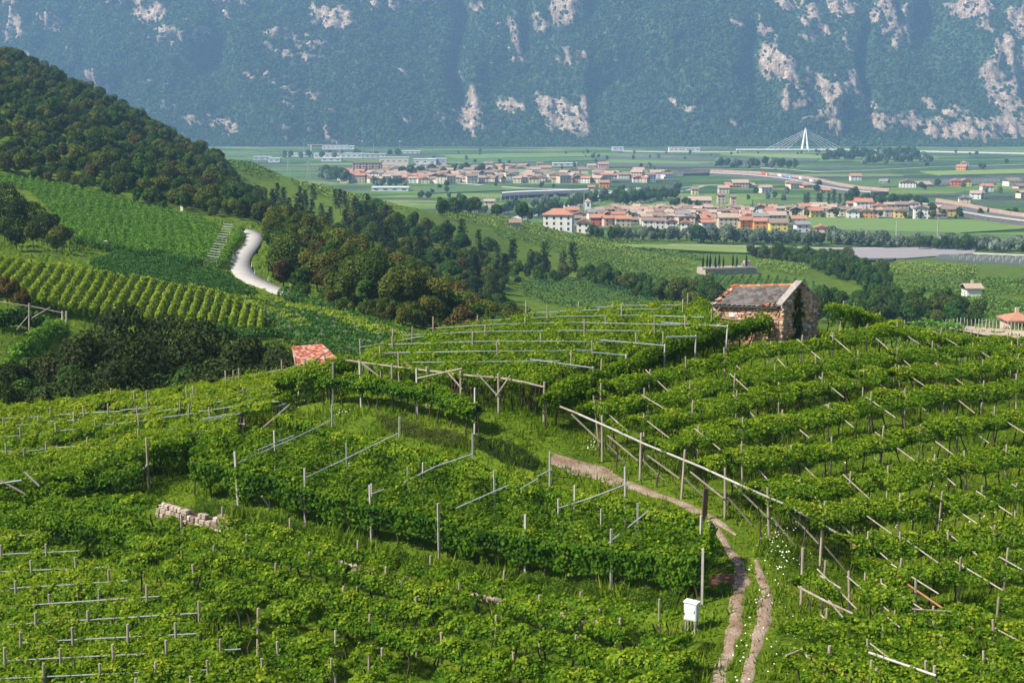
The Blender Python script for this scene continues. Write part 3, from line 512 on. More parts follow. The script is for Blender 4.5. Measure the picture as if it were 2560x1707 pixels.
# --- the large pergola behind the clearing
def main_pergola():
    root = thing('pergola', hit(1240, 1030, 0), 'large vine pergola with grey rails between the clearing and the hut', 'pergola')
    poly = pix_poly([(880, 892), (940, 918), (1060, 938), (1150, 945), (1240, 950), (1350, 962), (1400, 930), (1480, 908), (1560, 888), (1650, 855), (1770, 822), (1800, 800), (1805, 762), (1700, 757), (1560, 758), (1450, 763), (1300, 774), (1180, 800), (1060, 832), (960, 856)], 1.85, 25, 98)
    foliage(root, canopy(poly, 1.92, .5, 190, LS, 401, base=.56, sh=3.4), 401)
    rails = [([(1030, 906), (1400, 902)], 1), ([(960, 882), (1200, 878), (1480, 876)], 1), ([(970, 861), (1200, 853), (1400, 853), (1560, 855)], 1), ([(1000, 838), (1200, 829), (1420, 826), (1650, 827)], 1), ([(1070, 820), (1250, 810), (1450, 806), (1700, 812)], 1), ([(1200, 798), (1400, 791), (1600, 788), (1760, 793)], 1), ([(1320, 781), (1500, 774), (1680, 772)], 1), ([(1420, 770), (1560, 764), (1700, 762)], 1), ([(900, 868), (1060, 840)], 1)]
    for px, _ in rails:
        pts = [hit(u, v, 2.08, 25, 98) for u, v in px]
        for a, b in zip(pts[:-1], pts[1:]): bar(root, 'rail', a + Vector((0, 0, 2.08)), b + Vector((0, 0, 2.08)), .03, STEEL, 6)
        q, L = resample(pts, 4.2)
        for x, y in q: put_post(root, x + rnd.uniform(-.8, .8), y, 2.55 + rnd.uniform(-.1, .3), 'wood', .02)
    for a, b in [((1325, 898), (1486, 925)), ((1482, 881), (1567, 893)), ((1500, 850), (1660, 868)), ((1665, 842), (1738, 845)), ((1652, 806), (1815, 820))]:
        p, q = hit(*a, 2.15, 25, 98), hit(*b, 1.9, 25, 98); bar(root, 'rail', p + Vector((0, 0, 2.15)), q + Vector((0, 0, 2.0)), .045, STEEL, 6); put_post(root, q.x, q.y, 2.1, 'pale', .02)
    # the open front: pole, posts and slanting props
    fr = [(865, 900), (950, 912), (1030, 922), (1120, 932), (1185, 940), (1247, 944), (1310, 955), (1362, 968)]
    P = [hit(u, v, 1.95) + Vector((0, 0, 1.95)) for u, v in fr]
    for a, b in zip(P[:-1], P[1:]): bar(root, 'front_pole', a, b, .05, WOOD_BEAM, 8)
    for u, v in [(980, 920), (1066, 928), (1152, 938), (1247, 946), (1360, 966)]:
        p = hit(u, v, 1.95); put_post(root, p.x, p.y, 2.2, 'wood', .02, 1.25)
    for a, b in [((930, 880), (985, 950)), ((895, 900), (962, 952)), ((1010, 903), (1064, 956)), ((1192, 932), (1243, 988)), ((1276, 938), (1240, 990)), ((1115, 925), (1155, 972)), ((1042, 946), (1155, 921))]:
        p = hit(*a, 2.2); d = p.y; bar(root, 'prop', p + Vector((0, 0, 2.2)), at(b[0], b[1], d - .5), .045, WOOD_BEAM, 6)
    r = np.random.default_rng(44); Q = sample_poly(poly, 190, r)
    for x, y in Q: put_trunk(root, x, y, 1.85)
    q, L = resample([hit(1070, 935, 1.9), hit(1360, 962, 1.9), hit(1420, 925, 1.9), hit(1560, 888, 1.9), hit(1650, 855, 1.9)], .7)
    for x, y in q: put_trunk(root, x + rnd.uniform(-.2, .2), y + .6 + rnd.uniform(-.2, 1.4), 1.85)
main_pergola()

# --- terrace in the middle: canopy with a curtain of leaves along its front posts
def terrace():
    root = thing('pergola', hit(1098, 1380, 0), 'vine pergola on the middle terrace with tall pale posts along its front', 'pergola')
    poly = pix_poly([(470, 1128), (595, 1166), (762, 1212), (925, 1252), (1098, 1290), (1312, 1332), (1528, 1362), (1745, 1385), (1772, 1328), (1690, 1318), (1560, 1296), (1400, 1258), (1250, 1222), (1000, 1152), (870, 1119), (760, 1094), (650, 1070), (560, 1080), (480, 1100)], 1.9)
    foliage(root, canopy(poly, 1.98, .55, 215, LS * 1.05, 501, base=.42, sh=2.4), 501)
    fp = [hit(u, v, 1.9) for u, v in [(480, 1150), (595, 1170), (762, 1216), (925, 1256), (1098, 1294), (1312, 1338), (1528, 1368), (1750, 1392)]]
    foliage(root, band(fp, .5, 1.7, .35, 160, LS * 1.05, 502, low=-.1, gap=0, base=.38, curtain=(-1, .5, 430)), 502)
    rp = [hit(u, v, 1.9) for u, v in [(1756, 1385), (1772, 1345), (1775, 1300)]]
    foliage(root, band(rp, .4, 1.6, .35, 160, LS, 503, gap=0, base=.44, curtain=(-1, .4, 330)), 503)
    for u, v, t in [(595, 1250, 1), (762, 1290, 1), (1098, 1380, 1), (1312, 1415, 1), (1528, 1450, 1), (928, 1335, 0)]:
        p = hit(u, v, 0); put_post(root, p.x * (1 - .9 / p.y), p.y - .9, 2.75, 'pale', .012, 1.15 if t else .9)
    for u, v, hh in [(687, 1115, 2.7), (865, 1150, 2.7), (874, 1172, 2.2), (1055, 1188, 2.5), (1020, 1200, 2.5), (1240, 1225, 2.8), (1435, 1262, 2.8), (1398, 1280, 2.5), (1503, 1305, 2.5), (1595, 1292, 2.5), (930, 1240, 2.5)]:
        p = hit(u, v, 1.9); put_post(root, p.x, p.y, hh, 'pale', .015, .9)
    for a, b in [((597, 1156), (735, 1095)), ((735, 1095), (830, 1050)), ((645, 1124), (735, 1088)), ((762, 1195), (830, 1162)), ((828, 1164), (955, 1102)), ((955, 1102), (997, 1082)), ((926, 1236), (960, 1222)), ((1010, 1205), (1090, 1165)), ((1090, 1165), (1180, 1135)), ((1140, 1270), (1272, 1212)), ((1345, 1190), (1380, 1172)), ((1395, 1270), (1475, 1245)), ((1475, 1245), (1570, 1208)), ((1520, 1358), (1548, 1335)), ((1570, 1318), (1622, 1276)), ((1300, 1222), (1345, 1196))]:
        p, q = hit(*a, 2.12), hit(*b, 2.12); bar(root, 'rail', p + Vector((0, 0, 2.12)), q + Vector((0, 0, 2.12)), .028, STEEL, 6)
    q, L = resample(fp, 1.2)
    for x, y in q: put_trunk(root, x, y + rnd.uniform(.1, .5), 1.9)
    for a, b in [((655, 1240), (680, 1275)), ((1682, 1480), (1735, 1448)), ((1720, 1362), (1752, 1345))]:
        p = hit(*b, .5); bar(root, 'prop', at(a[0], a[1], p.y - .3), at(b[0], b[1], p.y), .045, WOOD_BEAM, 6)
    # pale end posts beside the track
    for u, v, vt in [(1755, 1510, 1368), (1752, 1365, 1305)]:
        p = hit(u, v, 0) if v > 1400 else hit(u, v, 1.); put_post(root, p.x, p.y, 2.3, 'pale', .012, 1.2, 'end_post')
    # narrow back strip behind a dark gap
    s = thing('vine_row', hit(1000, 1105, 1.9), 'narrow bright vine strip along the upper edge of the middle terrace', 'vine row', 'vine rows on the terraces left of the track')
    bp = [hit(u, v, 1.75) for u, v in [(700, 1038), (760, 1052), (860, 1080), (1000, 1118), (1120, 1150), (1250, 1185), (1400, 1224), (1550, 1258), (1660, 1285), (1745, 1298)]]
    foliage(s, band(bp, .9, 1.55, .3, 210, LS, 511, gap=.05, base=.58, curtain=(-1, 1.0, 90)), 511)
    for u, v in [(830, 1050), (995, 1082), (1182, 1125), (1375, 1172), (1565, 1210)]:
        p = hit(u, v, 1.9); put_post(s, p.x, p.y, 2.7, 'pale', .02, .95)
    q, L = resample(bp, 1.3)
    for x, y in q: put_trunk(s, x, y, 1.6)
terrace()

# --- lower terrace: rows below the dry stone wall
LOWER = [
 ([(560, 1312), (640, 1322), (724, 1340), (892, 1392), (1074, 1432), (1253, 1470), (1449, 1512), (1590, 1535), (1690, 1548)], [(555, 1300), (724, 1335), (892, 1388), (1074, 1430), (1253, 1466), (1449, 1510), (1650, 1540)], 1.5),
 ([(400, 1312), (500, 1335), (618, 1368), (778, 1412), (963, 1455), (1145, 1495), (1350, 1535), (1552, 1580), (1700, 1606)], [(451, 1322), (618, 1365), (778, 1408), (963, 1450), (1145, 1490), (1350, 1530), (1552, 1576)], 1.7),
 ([(330, 1345), (440, 1375), (560, 1410), (685, 1448), (852, 1496), (1041, 1535), (1237, 1582), (1442, 1622), (1560, 1645), (1715, 1668)], [(530, 1402), (685, 1446), (852, 1494), (1041, 1532), (1237, 1580), (1442, 1620)], 1.9),
 ([(300, 1395), (420, 1425), (560, 1470), (720, 1520), (920, 1572), (1106, 1622), (1289, 1668), (1450, 1694), (1700, 1722)], [(490, 1450), (920, 1570), (1106, 1620), (1289, 1668)], 1.9),
 ([(420, 1490), (560, 1535), (700, 1580), (836, 1622), (958, 1662), (1120, 1705), (1300, 1745)], [(640, 1562), (836, 1622), (958, 1662)], 2.),
 ([(560, 1600), (700, 1645), (820, 1682), (960, 1722), (1100, 1760)], [(700, 1645), (826, 1684)], 2.),
]
def lower_terrace():
    for i, (px, posts, w) in enumerate(LOWER):
        path = [hit(u, v, 1.75) for u, v in px]
        root = thing('vine_row', path[0], ordinal(i + 1) + ' vine row below the dry stone wall left of the white cabinet', 'vine row', 'vine rows on the terraces left of the track')
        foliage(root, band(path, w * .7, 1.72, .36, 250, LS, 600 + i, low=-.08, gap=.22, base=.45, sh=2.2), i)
        for u, v in posts: p = hit(u, v, 1.75); put_post(root, p.x, p.y, 2.25 + rnd.uniform(0, .2), 'wood', .03)
        q, L = resample(path, 1.2)
        for x, y in q: put_trunk(root, x + rnd.uniform(-.2, .2), y + rnd.uniform(-.5, .1), 1.65)
lower_terrace()

# --- flat pergola in the lower left corner, one row to each grey rail
BARS = [((-60, 1346), (30, 1342), (110, 1338)), ((-60, 1391), (117, 1383), (200, 1379)), ((-60, 1434), (194, 1423), (260, 1420)), ((-60, 1479), (275, 1457), (330, 1453)), ((-60, 1524), (365, 1495), (400, 1493)), ((-60, 1569), (300, 1547), (496, 1535)), ((-60, 1614), (300, 1596), (500, 1586)), ((-60, 1658), (300, 1640), (602, 1625)), ((-60, 1702), (300, 1686), (667, 1671)), ((-60, 1748), (400, 1730), (800, 1716)), ((-60, 1800), (400, 1780), (900, 1762))]
BPOST = {1: [4, 115], 2: [80, 194], 3: [38, 275], 4: [126, 248, 365], 5: [90, 218, 496], 6: [50, 183, 318, 441], 7: [9, 147, 284, 417, 550], 8: [106, 248, 386, 523, 658], 9: [30, 200, 340, 480]}
def lower_left():
    for i, px in enumerate(BARS):
        path = [hit(u, v, 1.95) for u, v in px]
        root = thing('vine_row', path[0], ('topmost' if i == 0 else ordinal(i + 1)) + ' railed vine row of the flat pergola in the lower left corner' + (' counted downwards' if i else ''), 'vine row', 'railed rows of the lower left pergola')
        foliage(root, band([p for p in path], 2.0, 1.78, .26, 185, LS, 700 + i, low=-.02, gap=.06, base=.52, sh=4.), i)
        for a, b in zip(path[:-1], path[1:]): bar(root, 'rail', a + Vector((0, 0, 2.0)), b + Vector((0, 0, 2.0)), .026, STEEL, 6)
        for u in BPOST.get(i, []):
            v = np.interp(u, [p[0] for p in px], [p[1] for p in px]); p = hit(u, v, 2.06); put_post(root, p.x, p.y, 2.45 + rnd.uniform(0, .15), 'wood', .015)
        q, L = resample(path, 2.)
        for x, y in q: put_trunk(root, x, y, 1.8)
lower_left()

# --- the upper left pergola up to the brow
UL = [((-60, 1205), (60, 1192), (180, 1168), (300, 1130), (420, 1098), (520, 1072)), ((-60, 1170), (60, 1160), (200, 1140), (330, 1112), (460, 1078), (560, 1056)), ((-60, 1139), (100, 1130), (246, 1115), (362, 1096), (500, 1062), (600, 1038)), ((-60, 1103), (100, 1090), (250, 1070), (379, 1054), (500, 1036), (620, 1015), (700, 1008)), ((-60, 1076), (100, 1063), (250, 1050), (362, 1039), (490, 1020), (620, 998), (690, 985)), ((-60, 1056), (150, 1043), (300, 1032), (450, 1016), (580, 990), (680, 965)), ((-60, 1038), (150, 1022), (300, 1010), (450, 995), (570, 972), (690, 942)), ((-60, 1022), (150, 1004), (300, 992), (450, 976), (560, 955), (700, 925)), ((560, 952), (640, 935), (720, 912), (790, 905))]
ULP = {2: [15, 119, 220, 345], 3: [54, 143, 241, 346, 470], 4: [9, 96, 182, 345, 450], 5: [129, 212, 270, 370, 480], 6: [337, 367, 468, 480], 7: [276, 567, 584], 8: [600, 705, 740]}
def upper_left():
    for i, px in enumerate(UL):
        path = [hit(u, v, 1.9, dmax=96) for u, v in px]
        root = thing('vine_row', path[0], 'short vine row by the red shed roof' if i == 8 else ordinal(i + 1) + ' vine row from the front of the upper left pergola', 'vine row', 'rows of the upper left pergola')
        foliage(root, band(path, 2.1, 1.78, .28, 185, LS, 800 + i, low=-.02, gap=.06, base=.47 + .028 * i, sh=4., curtain=((-1, .5, 160) if i == 0 else None)), i)
        if 2 <= i <= 5 or i == 8:
            for k in range(len(path) - 1): bar(root, 'rail', path[k] + Vector((0, 0, 2.06)), path[k + 1] + Vector((0, 0, 2.0)), .026, STEEL, 6)
        for u in ULP.get(i, []):
            v = np.interp(u, [p[0] for p in px], [p[1] for p in px]); p = hit(u, v, 2.0, dmax=96); put_post(root, p.x, p.y, 2.5 + rnd.uniform(0, .15), 'wood', .015)
        q, L = resample(path, 2.)
        for x, y in q: put_trunk(root, x, y, 1.8)
    root = thing('trellis_end_frame', hit(372, 1220, 0), 'weathered slanting pole and posts at the corner of the upper left pergola', 'trellis')
    for u, v, h in [(372, 1222, 2.6), (290, 1160, 2.3), (65, 1236, 2.4), (99, 1236, 1.6), (520, 1092, 2.2), (612, 1068, 2.2), (230, 1262, 1.2), (537, 1140, 2.6)]:
        p = hit(u, v, 0); put_post(root, p.x, p.y, h, 'pale' if h < 2 else 'wood', .02, 1.1)
    p = hit(372, 1222, 0); bar(root, 'prop', at(280, 1254, p.y - 1.0), at(370, 1160, p.y), .055, WOOD_BEAM); q = hit(290, 1160, 0.2); bar(root, 'prop', at(293, 1163, q.y), at(365, 1108, q.y + 1), .05, WOOD_BEAM)
    bar(root, 'prop', at(215, 1142, q.y), at(275, 1163, q.y - .3), .045, WOOD_BEAM); bar(root, 'prop', at(0, 1200, 66), at(62, 1234, 66), .05, WOOD_BEAM); bar(root, 'rail', at(0, 1208, 66), at(55, 1200, 66), .045, STEEL)
    bar(root, 'pole', at(60, 1178, 66), at(98, 1214, 66), .045, PALE)
    q = hit(520, 1055, 2.); bar(root, 'rail', at(500, 1049, q.y), at(655, 1022, q.y + 1.4), .05, STEEL); bar(root, 'rail', at(692, 1016, q.y + 1.7), at(716, 1008, q.y + 2), .05, STEEL); bar(root, 'rail', at(520, 1056, q.y), at(612, 1060, q.y - .4), .04, PALE)
    bar(root, 'prop', at(638, 1086, q.y - 1.5), at(724, 1012, q.y + .5), .05, WOOD_BEAM)
    h = MB().tube([at(u, v, 70) for u, v in [(85, 1190), (150, 1172), (250, 1132), (372, 1108), (512, 1077)]], .025, 6).build('irrigation_hose', plain('black_hose', (.008, .008, .009), (.02, .02, .02), 5, .5)); tag(h, 'thin black irrigation hose along the front of the upper left pergola', 'hose')
upper_left()
# the leafy bank under the upper left pergola
def bank_row(px, lab, seed, w=1.6, h0=1.1, th=.6, base=.33):
    path = [hit(u, v, 1.2) for u, v in px]; root = thing('vine_row', path[0], lab, 'vine row', 'leafy vine rows under the upper left pergola'); foliage(root, band(path, w, h0, th, 190, LS, seed, low=-.1, gap=.03, base=base, curtain=(-1, .15, 240)), seed)
    q, L = resample(path, 1.6)
    for x, y in q: put_trunk(root, x, y, 1.3)
bank_row([(170, 1222), (240, 1200), (300, 1190), (350, 1175)], 'dark leafy vine mass beside the slanting weathered pole', 901)
bank_row([(-60, 1262), (40, 1246), (110, 1236), (180, 1240)], 'dark leafy vine mass at the left edge below the upper pergola', 902)
bank_row([(-60, 1305), (60, 1292), (180, 1290), (300, 1282), (380, 1290)], 'low vine row left of the dry stone wall', 903, h0=1.5, th=.4, base=.4)
bank_row([(-60, 1330), (60, 1322), (160, 1318), (260, 1330), (360, 1345)], 'second low vine row left of the dry stone wall', 904, h0=1.5, th=.4, base=.42)
bank_row([(398, 1128), (470, 1118), (560, 1108), (600, 1130)], 'bushy vine row at the left end of the middle terrace', 905, h0=1.4, th=.55, base=.42)
print('vine leaves', LEAVES[0])
# ------------------------------------------------------------------ track, paths, grass, flowers
TRACK_M = None
def gravel_mat():
    m, nt, b, N, L = new_mat('track_gravel'); b.inputs['Roughness'].default_value = .95; b.inputs['Specular IOR Level'].default_value = .1
    t = noise_tex(nt, 16, 7, .8, 'World'); t2 = noise_tex(nt, 1.4, 4, .6, 'World')
    r = ramp(nt, [(.3, (.07, .075, .025)), (.4, (.17, .13, .095)), (.52, (.32, .26, .205)), (.68, (.50, .43, .365))], t.outputs['Fac']); r2 = ramp(nt, [(.35, (.75, .6, .5)), (.62, (1.1, 1.08, 1.05))], t2.outputs['Fac'])
    mu = N.new('ShaderNodeMix'); mu.data_type = 'RGBA'; mu.blend_type = 'MULTIPLY'; mu.inputs[0].default_value = 1; L.new(r.outputs[0], mu.inputs[6]); L.new(r2.outputs[0], mu.inputs[7]); L.new(mu.outputs[2], b.inputs['Base Color'])
    bp = N.new('ShaderNodeBump'); bp.inputs['Strength'].default_value = 1; bp.inputs['Distance'].default_value = .05; L.new(t.outputs['Fac'], bp.inputs['Height']); L.new(bp.outputs[0], b.inputs['Normal'])
    return m
GRAVEL = gravel_mat(); REDSOIL = plain('red_soil', (.11, .05, .028), (.24, .11, .065), 6, .95, .8, 'World')
STRIPS = []
def strip(name, px, w, mat, lab, dz=.035, cat='path'):
    pts = [hit(u, v, 0) for u, v in px]; q, L = resample(pts, .3); r = np.random.default_rng(len(name) + len(px)); V = []; Fa = []; n = len(q)
    ws = np.interp(np.linspace(0, 1, n), np.linspace(0, 1, len(w)), w)
    for i, (x, y) in enumerate(q):
        a = q[max(i - 1, 0)]; b = q[min(i + 1, n - 1)]; t = (b - a) / (np.linalg.norm(b - a) + 1e-9); nx, ny = -t[1], t[0]
        l = ws[i] / 2 * (1.1 + .22 * math.sin(i * .9 + len(px)) + .2 * math.sin(i * .37 + 1) + r.normal(0, .06)); rr = ws[i] / 2 * (1.1 + .22 * math.sin(i * .77 + 2) + .2 * math.sin(i * .31) + r.normal(0, .06)); cols = 5
        for c in range(cols):
            f = c / (cols - 1); o = -l + (l + rr) * f; X, Y = x + nx * o, y + ny * o; V.append((X, Y, h1(X, Y) + dz - (.03 if c in (0, cols - 1) else 0)))
    for i in range(n - 1):
        for c in range(4): k = i * 5 + c; Fa.append((k, k + 1, k + 6, k + 5))
    o = link(name, npmesh(name, V, Fa, mat, smooth=True)); tag(o, lab, cat, kind='structure'); STRIPS.append((pts, max(w)))
    return o
strip('wheel_rut', [(1780, 1745), (1794, 1703), (1812, 1654), (1826, 1600), (1839, 1541), (1848, 1487), (1853, 1451), (1844, 1406), (1812, 1352), (1790, 1325), (1778, 1300)], [.42, .44, .5, .48, .45, .6, .4, .34, .3], GRAVEL, 'pale stony left wheel rut of the farm track')
strip('wheel_rut', [(1852, 1745), (1866, 1703), (1885, 1631), (1903, 1564), (1916, 1518), (1916, 1473), (1903, 1446), (1894, 1425), (1890, 1400)], [.34, .34, .4, .46, .5, .36, .15], GRAVEL, 'pinkish right wheel rut of the farm track')
strip('footpath', [(1378, 1146), (1420, 1158), (1470, 1176), (1530, 1198), (1600, 1222), (1660, 1242), (1720, 1268), (1776, 1292), (1812, 1316), (1842, 1338)], [.9, 1.1, 1.3, 1.1, .6, .45, .4, .5, .35, .15], GRAVEL, 'pink gravel path winding from the clearing down to the track')
strip('red_soil_patch', [(1776, 1464), (1800, 1440), (1826, 1444), (1850, 1466)], [.3, .8, .8, .4], REDSOIL, 'patch of bare red soil beside the left wheel rut', .02)
GRASS = leaf_mat('grass_blade', [(0., (.03, .07, .003)), (.4, (.095, .17, .006)), (.75, (.175, .245, .012)), (1., (.29, .28, .045))], trans=.35, tcol=(.18, .34, .02), rough=.6)
def grass(n=170000):
    r = np.random.default_rng(3); Y = np.sqrt(r.uniform(46 ** 2, 97 ** 2, n)); A = r.uniform(-.37, .40, n); X = A * Y
    cl = snoise(np.c_[X, Y], 3.2, 31, 3); near = np.full(n, 1e9)
    keep = r.uniform(-1.2, 1, n) < cl + .5
    for pts, w in STRIPS: keep &= dist_path(X, Y, pts) > w * .34 + r.normal(0, .13, n)
    hut = dist_path(X, Y, [(16.9, 88), (13.1, 90)]) < .1; keep &= ~hut
    X, Y, cl = X[keep], Y[keep], cl[keep]; n = len(X); Z = H(X, Y) - .03
    h = (.16 + .2 * np.clip(cl + .4, 0, 1.5)) * r.uniform(.6, 1.6, n)
    bank = pix_poly([(560, 1290), (800, 1345), (1100, 1400), (1400, 1455), (1560, 1470), (1740, 1500), (1560, 1530), (1380, 1500), (1100, 1450), (800, 1400), (560, 1340)], 0)
    bk = in_poly(X, Y, bank); h[bk] *= 1.9
    a = r.uniform(0, 6.28, n); w = r.uniform(.025, .05, n) * (1 + bk); dx, dy = np.cos(a) * w, np.sin(a) * w; lx, ly = r.normal(0, .35, n) * h, r.normal(0, .35, n) * h
    V = np.empty((n, 3, 3)); V[:, 0] = np.c_[X - dx, Y - dy, Z]; V[:, 1] = np.c_[X + dx, Y + dy, Z]; V[:, 2] = np.c_[X + lx, Y + ly, Z + h]
    ti = .5 + .22 * snoise(np.c_[X, Y], 7, 33, 2) + r.normal(0, .16, n)
    o = link('grass', npmesh('grass', V.reshape(-1, 3), np.arange(n * 3).reshape(-1, 3), GRASS, np.clip(ti, 0, 1))); tag(o, 'rough green grass between the vine rows and along the track', 'grass', kind='stuff')
grass()
def meadow(n=90000):
    r = np.random.default_rng(53); Y = np.exp(r.uniform(math.log(97), math.log(340), n)); X = r.uniform(-.40, .40, n) * Y; keep = (dist_path(X, Y, [(-61, 321), (-59, 318), (-55, 307), (-53.5, 292), (-52, 274), (-50, 260), (-47, 247), (-44, 239), (-40.5, 233), (-35, 223)]) > 2.6) & ((X / Y < .06) | (r.uniform(0, 1, n) < .3)); X, Y = X[keep], Y[keep]; n = len(X); s_ = Y / 100
    cl = snoise(np.c_[X, Y], 12, 35, 3); h = .32 * s_ ** .7 * r.uniform(.5, 1.5, n) * np.clip(.8 + .5 * cl, .3, 1.5); a = r.uniform(0, 6.28, n); w = .07 * s_ * r.uniform(.6, 1.4, n); Z = H(X, Y) - .05; dx, dy = np.cos(a) * w, np.sin(a) * w
    V = np.empty((n, 3, 3)); V[:, 0] = np.c_[X - dx, Y - dy, Z]; V[:, 1] = np.c_[X + dx, Y + dy, Z]; V[:, 2] = np.c_[X + r.normal(0, .4, n) * h, Y + r.normal(0, .4, n) * h, Z + h]
    o = link('meadow_grass', npmesh('meadow_grass', V.reshape(-1, 3), np.arange(n * 3).reshape(-1, 3), GRASS, np.clip(.45 + .25 * cl + r.normal(0, .15, n), 0, 1))); tag(o, 'rough meadow grass on the slopes beyond the brow', 'grass', kind='stuff')
meadow()
def daisies():
    r = np.random.default_rng(9); Q = []
    for cu_, cv_, ru, rv, n in [(1960, 1370, 60, 48, 46), (1940, 1410, 60, 18, 12), (1985, 1455, 70, 14, 14), (1935, 1500, 40, 40, 10), (1880, 1545, 16, 50, 14), (1955, 1570, 45, 50, 14), (1940, 1640, 50, 50, 10), (1850, 1630, 20, 70, 14), (1490, 1110, 20, 16, 16), (2400, 1300, 160, 40, 60), (2250, 1130, 200, 40, 50), (2300, 1210, 200, 20, 30), (1940, 1330, 40, 30, 40), (740, 1010, 24, 8, 12), (860, 1030, 20, 8, 10)]:
        for _ in range(n):
            p = hit(r.normal(cu_, ru * .6), r.normal(cv_, rv * .6), .25); Q.append((p.x, p.y, p.z + r.uniform(.2, .4)))
    Q = np.array(Q); n = len(Q); Nn = np.c_[r.normal(0, .35, n), r.normal(-.3, .35, n), np.ones(n)]
    m = plain('daisy_petal', (.75, .75, .68), (.85, .84, .78), 4, .7); me = leaf_mesh('wild_flowers', Q, Nn, r.uniform(.035, .085, n), np.ones(n), m, r, slim=.5, fold=.02)
    tag(link('wild_flowers', me), 'scattered white wild flowers in the grass beside the track', 'flowers', kind='stuff')
daisies()
def weeds(px, n, hgt, lab, stops, seed, size=.09):
    """a patch of tall herbs"""
    r = np.random.default_rng(seed); poly = pix_poly(px, 0); Q = sample_poly(poly, n, r); cl = snoise(Q, 1.6, seed, 3); z = r.uniform(0, 1, n) ** .7 * hgt * np.clip(.6 + .6 * cl, .15, 1.3)
    C = np.c_[Q, H(Q[:, 0], Q[:, 1]) + z]; me = leaf_mesh('weed_patch', C, r.normal(size=(n, 3)) + [0, 0, .6], size * r.uniform(.6, 1.3, n), np.clip(.4 + .25 * cl + r.normal(0, .15, n), 0, 1), leaf_mat('weed_%d' % seed, stops, .25, rough=.6), r, slim=.25)
    tag(link('weed_patch', me), lab, 'weeds', kind='stuff')
G1 = [(0, (.02, .06, .006)), (.5, (.07, .14, .012)), (1, (.17, .21, .03))]
weeds([(1180, 1095), (1240, 1100), (1300, 1130), (1350, 1165), (1330, 1180), (1260, 1160), (1195, 1125)], 9000, .4, 'dark trailing ground cover below the grass clearing', [(0, (.012, .03, .008)), (.5, (.03, .055, .014)), (1, (.07, .09, .03))], 21, .08)
weeds([(940, 1040), (1060, 1075), (1170, 1100), (1200, 1125), (1100, 1120), (960, 1080)], 9000, .45, 'olive brown weeds along the bank above the middle terrace', [(0, (.04, .06, .012)), (.5, (.09, .11, .025)), (1, (.16, .13, .05))], 22, .08)
weeds([(500, 1255), (640, 1290), (800, 1330), (1000, 1390), (1200, 1425), (1200, 1445), (1000, 1420), (780, 1375), (600, 1330), (480, 1285)], 22000, .5, 'tall yellow-green herbs on the bank above the dry stone wall', G1, 23, .08)
weeds([(1200, 1425), (1400, 1462), (1560, 1480), (1700, 1500), (1690, 1530), (1560, 1520), (1380, 1495), (1200, 1450)], 16000, .55, 'tall green herbs on the bank under the middle terrace', G1, 24, .08)

# ------------------------------------------------------------------ stones shared by walls
def stone_mesh(k):
    r = random.Random(40 + k); bm = bmesh.new(); bmesh.ops.create_cube(bm, size=1)
    bmesh.ops.bevel(bm, geom=list(bm.edges), offset=.16, segments=1, affect='EDGES', profile=.5)
    for v in bm.verts: v.co += Vector((r.uniform(-.07, .07), r.uniform(-.07, .07), r.uniform(-.07, .07)))
    me = bpy.data.meshes.new('stone'); bm.to_mesh(me); bm.free(); me.materials.append(STONE_M); return me
def stone_mat(name, cols, dark=1.):
    m, nt, b, N, L = new_mat(name); b.inputs['Roughness'].default_value = .9; b.inputs['Specular IOR Level'].default_value = .15
    oi = N.new('ShaderNodeObjectInfo'); rp = ramp(nt, [(i / len(cols), c) for i, c in enumerate(cols)], oi.outputs['Random']); rp.color_ramp.interpolation = 'CONSTANT'
    t = noise_tex(nt, 3.5, 6, .7, 'World'); r2 = ramp(nt, [(.3, (.55, .52, .5)), (.65, (1.1, 1.1, 1.1))], t.outputs['Fac']); mu = N.new('ShaderNodeMix'); mu.data_type = 'RGBA'; mu.blend_type = 'MULTIPLY'; mu.inputs[0].default_value = 1
    L.new(rp.outputs[0], mu.inputs[6]); L.new(r2.outputs[0], mu.inputs[7]); L.new(mu.outputs[2], b.inputs['Base Color'])
    t3 = noise_tex(nt, 14, 5, .7, 'World'); bp = N.new('ShaderNodeBump'); bp.inputs['Strength'].default_value = .6; bp.inputs['Distance'].default_value = .03; L.new(t3.outputs['Fac'], bp.inputs['Height']); L.new(bp.outputs[0], b.inputs['Normal'])
    return m
STONE_M = stone_mat('rubble_stone', [(.52, .32, .18), (.42, .23, .14), (.58, .38, .22), (.48, .33, .22), (.60, .46, .33), (.38, .22, .14), (.54, .34, .20), (.68, .58, .48), (.46, .30, .19), (.60, .40, .27), (.32, .21, .15), (.50, .38, .29)])
STONES = [stone_mesh(k) for k in range(10)]
